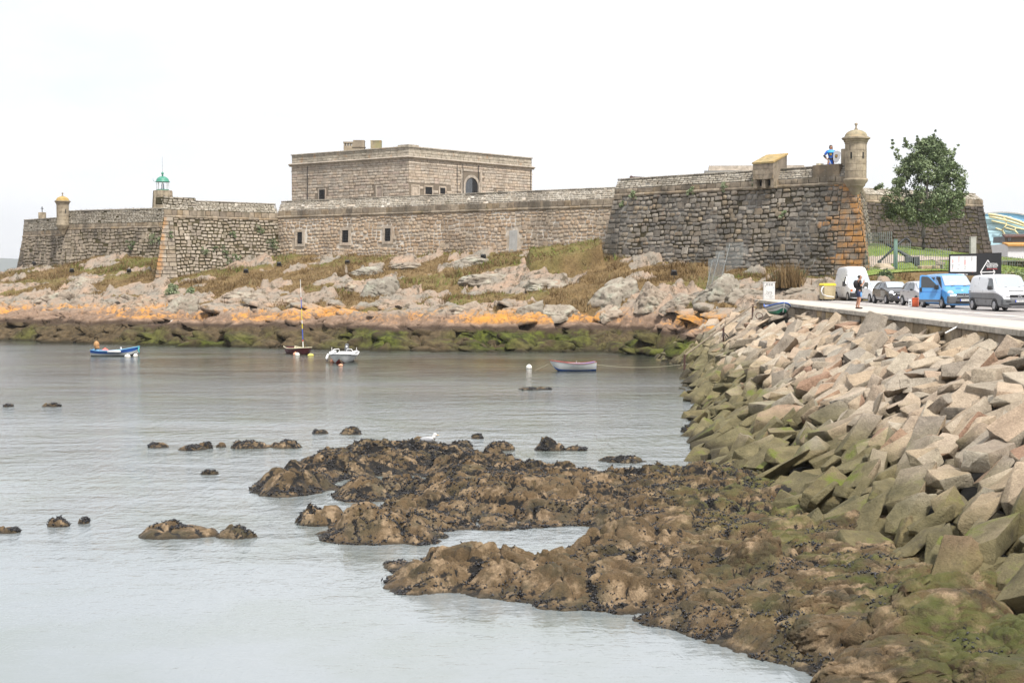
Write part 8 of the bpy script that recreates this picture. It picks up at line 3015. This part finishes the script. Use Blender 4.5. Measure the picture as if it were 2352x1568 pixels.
for x, y, lab in [(849, 588, 'small white box at the foot of the wall below the third barred window'), (1170, 572, 'small white box at the foot of the wall by the blocked door')]:
    q = hill_hit(x, y)
    z = max(q[2], float(hillz(q[0], q[1])))
    o = thing('junction_box', lab, 'box', (q[0], q[1], z), .6, 'white boxes at the foot of the curtain wall')
    MB().box((0, 0, .16), (.34, .3, .34)).build('case', M['white_matt'], o, bevel=.02)
    MB().box((0, 0, .345), (.38, .34, .04)).build('lid', M['white_matt'], o, bevel=.01)
q = hill_hit(401, 731)
o = thing('float', 'white washed up float lying among the rocks below the left bastion', 'float', (q[0], q[1], float(hillz(q[0], q[1])) + .1))
MB().sphere((0, 0, .1), (.45, .25, .22), 14, 8).build('body', M['buoy_white'], o, smooth=True)
MB().lathe([(.05, -.02), (.07, .05)], 8, c=(.42, 0, .1)).build('eye', M['buoy_white'], o)
# ------------------------------------------------------------------ foliage
def leaf_cloud(name, centers, radii, n_each, size, mat, parent, hue=(0, 1), flat=1.0, seed=1):
    g = np.random.default_rng(seed)
    cs, hs = [], []
    for (c, r, k) in zip(centers, radii, n_each):
        d = g.normal(0, 1, (k, 3))
        d /= np.linalg.norm(d, axis=1)[:, None] + 1e-9
        rad = g.uniform(0.25, 1, k) ** 0.6
        p = np.array(c) + d * rad[:, None] * np.array([r, r, r * flat])
        cs.append(p)
        hh = g.uniform(0, .45) + g.uniform(0, .55, k)
        hs.append(hh)
    P = np.concatenate(cs)
    hh = hue[0] + (hue[1] - hue[0]) * np.concatenate(hs)
    k = len(P)
    a = g.normal(0, 1, (k, 3))
    a /= np.linalg.norm(a, axis=1)[:, None]
    b = np.cross(a, g.normal(0, 1, (k, 3)))
    b /= np.linalg.norm(b, axis=1)[:, None] + 1e-9
    s = (size * g.uniform(.6, 1.35, k))[:, None]
    V = np.stack([P - a * s, P + b * s * .45, P + a * s, P - b * s * .45], 1).reshape(-1, 3)
    F = np.arange(k * 4).reshape(k, 4)
    return np_mesh(name, V, F, mat, smooth=False, parent=parent, attrs={'hue': np.repeat(hh, 4)})


# the tree by the far wall
TY = 131.0
tb = atY(2121, 574, TY)
tz0 = float(hillz(tb[0], tb[1]))
tree = thing('tree', 'leafy green tree with a pale trunk in front of the dark wall', 'tree', (tb[0], tb[1], tz0 - .1))
R = random.Random(21)
mp = FOC / TY
tr = MB()
top_z = (639 - 512) / mp + CAM_H - tz0
tr.tube([(0, 0, -.2), (.02, 0, .5), (-.05, 0, top_z * .6), (.05, 0, top_z), (.2, .05, top_z + 2.2), (.35, 0, top_z + 4.5)], [.34, .24, .2, .18, .13, .05], 10)
tr.build('trunk', M['bark'], tree, smooth=True)
cen, rad, cnt = [], [], []
lim = []
for k in range(13):
    a = k * 2.4 + R.uniform(-.3, .3)
    z0 = top_z + R.uniform(-.1, 2.6)
    L_ = R.uniform(2.2, 4.0)
    el = R.uniform(.35, 1.1)
    lim.append((a, z0, L_, el))
for a, z0, L_, el in lim:
    p = Vector((.1, 0, z0))
    pts = [p.copy()]
    d = Vector((math.cos(a) * math.cos(el), math.sin(a) * math.cos(el) * .85, math.sin(el)))
    for s in range(4):
        p = p + d * L_ / 4
        d = (d + Vector((0, 0, .14)) + Vector((R.uniform(-.2, .2), R.uniform(-.2, .2), R.uniform(-.1, .1)))).normalized()
        pts.append(p.copy())
    MB().tube(pts, [.09, .07, .05, .035, .015], 6).build('limb', M['bark'], tree, smooth=True)


def crown_half(h):
    return float(np.interp(h, [0, .1, .22, .35, .5, .65, .8, .92, 1.0], [1.7, 3.4, 4.0, 3.75, 3.3, 2.85, 2.2, 1.2, .3]))


cz0, cz1 = (639 - 504) / mp + CAM_H - tz0, (639 - 322) / mp + CAM_H - tz0
for k in range(300):
    h = R.random() ** .85
    w = crown_half(h)
    a = R.uniform(0, 6.283)
    q = math.sqrt(R.uniform(.12, 1.0))
    x, y = w * q * math.cos(a) + .1 + .4 * h, w * .8 * q * math.sin(a)
    z = cz0 + (cz1 - cz0) * h - .35 * q * (1 - h)
    cen.append((x, y, z))
    rad.append(R.uniform(.35, .72))
    cnt.append(R.randint(70, 105))
for (x0, y0, x1, y1) in [(2128, 345, 2147, 299), (2185, 370, 2199, 332), (2062, 360, 2046, 320), (2085, 335, 2078, 316), (2020, 425, 2012, 432), (2205, 470, 2216, 455), (2165, 350, 2160, 322), (2108, 335, 2105, 312)]:
    a, b = atY(x0, y0, TY) - tb, atY(x1, y1, TY) - tb
    for s in np.linspace(0, 1, 6):
        q = a + (b - a) * s
        cen.append((q[0] + R.uniform(-.1, .1), R.uniform(-.5, .5), q[2] + tb[2] - tz0))
        rad.append(.34 - .26 * s)
        cnt.append(int(46 - 26 * s))
leaf_cloud('crown', cen, rad, cnt, .135, M['leaves'], tree, (0, 1), .8, 5)


def bush(x, y, w, h, label, hue=(.2, 1), n=900, cat='shrub', group=None, hit=hill_hit, size=.09, lean=0, name='shrub', base=None):
    p = hit(x, y) if base is None else base
    z = p[2] if base is not None else float(hillz(p[0], p[1]))
    T = thing(name, label, cat, (p[0], p[1], z - .05), 0, group)
    R = random.Random(int(x * 3 + y))
    k = max(5, n // 70)
    ce, ra, ct = [], [], []
    for i in range(k):
        a, q = R.uniform(0, 6.283), math.sqrt(R.random())
        hh = R.random()
        ce.append((w * .75 * q * math.cos(a) * (1 - .5 * hh) + lean * hh, w * .45 * q * math.sin(a), h * (.12 + .72 * hh * (1 - .4 * q))))
        ra.append(w * R.uniform(.22, .4))
        ct.append(n // k)
    leaf_cloud('foliage', ce, ra, ct, size, M['leaves'], T, hue, .9, int(x))
    s = MB()
    for i in range(4):
        a = i * 1.6
        s.tube([(0, 0, -.1), (w * .3 * math.cos(a), w * .2 * math.sin(a), h * .6)], [.035, .012], 5)
    s.build('stem', M['bark'], T)
    return T


bush(396, 680, 1.0, 1.7, 'round bright green shrub on the slope under the left bastion', (.6, 1), 1300)
bush(441, 677, .75, 1.25, 'second smaller green shrub right of the round one', (.5, 1), 900)
bush(112, 592, 1.6, 2.5, 'big green bush against the far left wall', (.25, .95), 1800)
bush(132, 600, 1.2, 1.2, 'dark low bush right of the big one at the far left wall', (.0, .4), 800)
bush(880, 655, .6, .4, 'tiny green plant beside the grey outcrop in the middle', (.5, 1), 260)
bush(1836, 655, 1.0, 1.6, 'dark green shrub behind the beached boat under the bastion', (.05, .6), 900)
bush(1795, 652, .9, 1.5, 'green shrub above the meter cabinet', (.2, .8), 800)
bush(1765, 660, .9, 1.2, 'dark shrub behind the meter cabinet', (.05, .5), 600)
bush(2035, 650, 1.0, 1.0, 'dark green shrub at the bastion foot behind the white van', (.0, .45), 700)
bush(2325, 640, 2.2, .8, 'low green plants at the right end of the black banner', (.3, .9), 900)
bush(366, 553, .55, 1.6, 'green plant climbing the left bastion corner', (.35, 1), 420, name='climbing_plant', base=np.array(atY(364, 562, 165.5)))

# plants rooted in wall joints
def wall_plants(face, pts, parent_label):
    for i, (x, y, r_, lab, hue) in enumerate(pts):
        s, z = face.pix(x, y)
        p = face.at(s, z) + face.n * .12
        T = thing('wall_plant', lab, 'plant', tuple(p), 0, 'plants growing out of the fortress walls')
        g = np.random.default_rng(int(x + y))
        k = int(4 + r_ * 6)
        ce = [(g.uniform(-r_, r_) * .8, -.05 - g.uniform(0, .15), g.uniform(-.9, .5) * r_) for _ in range(k)]
        leaf_cloud('foliage', ce, [r_ * .38] * k, [40] * k, .085, M['leaves'], T, hue, .8, int(x))
        MB().tube([(0, .1, 0), (0, -.1, -.1)], .03, 5).build('stem', M['bark'], T)


wall_plants(lf[0], [(467, 575, .7, 'light fern low on the rubble bastion, leftmost', (.4, 1)), (515, 568, .75, 'fern in the middle of the rubble bastion', (.3, .9)), (492, 570, .4, 'small tuft between two ferns on the rubble bastion', (.3, .9)),
                    (525, 592, .8, 'hanging fern low in the middle of the rubble bastion', (.4, 1)), (545, 591, .4, 'small tuft right of the hanging fern', (.4, 1)), (596, 525, .7, 'fern high at the right of the rubble bastion', (.3, .9)),
                    (532, 537, .5, 'fern under the cordon of the rubble bastion', (.3, .9)), (620, 560, .9, 'ivy patch in the corner between rubble bastion and curtain wall', (.1, .7)), (388, 536, .5, 'green tuft on the lichened left corner', (.5, 1))], '')
wall_plants(ff_[0], [(303, 562, .8, 'dark fern on the mossy wall under the lighthouse', (.1, .7)), (360, 545, 1.0, 'light green plant where the mossy wall meets the rubble bastion', (.4, 1))], '')
wall_plants(bf[0], [(1456, 447, .55, 'yellowish tuft on the cordon at the left of the right bastion', (.6, 1)), (1590, 437, .5, 'tuft on the cordon in the middle of the right bastion', (.6, 1)), (1662, 428, .6, 'yellow green tuft left of the wall latrine', (.7, 1)),
                    (1737, 418, .45, 'tuft against the left side of the wall latrine', (.6, 1)), (1800, 490, .4, 'green tuft on the dark face right of the latrine', (.5, 1)), (1428, 468, .4, 'tuft at the top left of the right bastion', (.5, .9))], '')

# tall dry weeds by the meter cabinet
def blades(name, P, hgt, hue, mat, parent=None, width=.012, per=4, seed=3, lean=.35):
    g = np.random.default_rng(seed)
    P = np.repeat(P, per, 0)
    hgt = np.repeat(hgt, per) * g.uniform(.6, 1.25, len(P))
    hue = np.clip(np.repeat(hue, per) + g.normal(0, .05, len(P)), 0, 1)
    k = len(P)
    P = P + np.c_[g.normal(0, .09, (k, 2)), np.zeros(k)]
    a = g.uniform(0, 6.283, k)
    d = np.c_[np.cos(a), np.sin(a), np.zeros(k)] * (width * (.7 + hgt))[:, None]
    tip = P + np.c_[g.normal(0, lean, (k, 2)) * hgt[:, None], hgt]
    V = np.stack([P - d, P + d, tip], 1).reshape(-1, 3)
    return np_mesh(name, V, np.arange(k * 3).reshape(k, 3), mat, smooth=False, parent=parent, attrs={'hue': np.repeat(hue, 3)})


q = hill_hit(1808, 668)
g = np.random.default_rng(8)
wd = thing('weed_clump', 'tall clump of dry brown weeds right of the meter cabinet', 'weeds', (q[0], q[1], float(hillz(q[0], q[1])) - .1))
P = np.c_[g.normal(0, .55, (300, 2)), np.zeros(300)]
blades('stalks', P, g.uniform(.8, 2.0, 300), g.uniform(.1, .55, 300), M['blades'], wd, .02, 4, 5, .25)
leaf_cloud('foliage', [(g.normal(0, .5), g.normal(0, .3), g.uniform(.3, 1.0)) for _ in range(10)], [.4] * 10, [45] * 10, .09, M['leaves'], wd, (.1, .8), 1, 9)

# dry grass over the slope
m = (rock < .42) & (HZ > 3.0) & (HX > -85) & (HX < 31) & (HY > 107) & (HY < 200) & ~((HX > 16.5) & (HY < 108.5))
m &= ~((HX > 26.8) & (HY > 111.3))
dens = (.35 + .9 * sst(.45, .6, fbm(HX / 2.2, HY / 2.2, 3, 201))) * m
cell_a = np.outer(np.gradient(hy), np.gradient(hx))
w = (dens * cell_a / (HY ** 1.2)).ravel()
w /= w.sum()
i = g.choice(len(w), 46000, p=w)
P = HV[i] + np.array([0, 0, -.03])
tall = sst(.5, .68, fbm(P[:, 0] / 3.5, P[:, 1] / 3.5, 3, 205))
hg = .14 + .20 * g.random(len(P)) + .50 * tall * g.random(len(P))
gh = green.ravel()[i]
hue = np.where(g.random(len(P)) < gh * .5, g.uniform(.72, 1, len(P)), np.clip(.08 + .30 * g.random(len(P)) + .28 * sst(.42, .62, fbm(P[:, 0] / 1.7, P[:, 1] / 1.7, 3, 207)), 0, .64))
gs = blades('dry_grass', P, hg, hue, M['blades'], None, .032, 4, 11, .4)
tag(gs, 'dry brown and green grass covering the castle slope', 'grass', kind='stuff')
# short grass of the lawn, weeds on the walls' tops
P = []
for _ in range(5200):
    x, y = random.uniform(27, 46), random.uniform(111.8, 131)
    P.append((x, y, float(hillz(x, y)) + .08))
P = np.array(P)
gs = blades('lawn_blades', P, np.full(len(P), .13), g.uniform(.8, 1, len(P)), M['blades'], None, .02, 3, 13, .4)
tag(gs, 'short green grass of the lawn behind the fence', 'grass', kind='stuff')
P = []
for face, n, z in ((ff_[0], 380, 14.9), (ef[0], 60, 14.1)):
    for _ in range(n):
        s = random.uniform(0, face.L)
        q = face.at(s, z) - face.nh * random.uniform(.4, 2.2)
        P.append((q.x, q.y, z - .02))
P = np.array(P)
gs = blades('wall_top_grass', P, g.uniform(.12, .4, len(P)), g.uniform(.3, .65, len(P)), M['blades'], None, .025, 4, 15, .4)
tag(gs, 'dry grass along the top of the far left walls', 'grass', kind='stuff')

# ------------------------------------------------------------------ thin sea haze over the bay
hz = MB().box((0, 3700, 178), (16400, 8700, 359)).build('haze', None)
hz.data.materials.clear()
hm_ = bpy.data.materials.new('haze')
hm_.use_nodes = True
hm_.node_tree.nodes.clear()
_o = hm_.node_tree.nodes.new('ShaderNodeOutputMaterial')
_v = hm_.node_tree.nodes.new('ShaderNodeVolumePrincipled')
_v.inputs['Color'].default_value = (0.93, 0.96, 1.0, 1)
_v.inputs['Density'].default_value = 0.00013
_v.inputs['Anisotropy'].default_value = 0.2
hm_.node_tree.links.new(_v.outputs[0], _o.inputs['Volume'])
hz.data.materials.append(hm_)
tag(hz, 'thin pale haze over the bay', 'haze', kind='stuff')
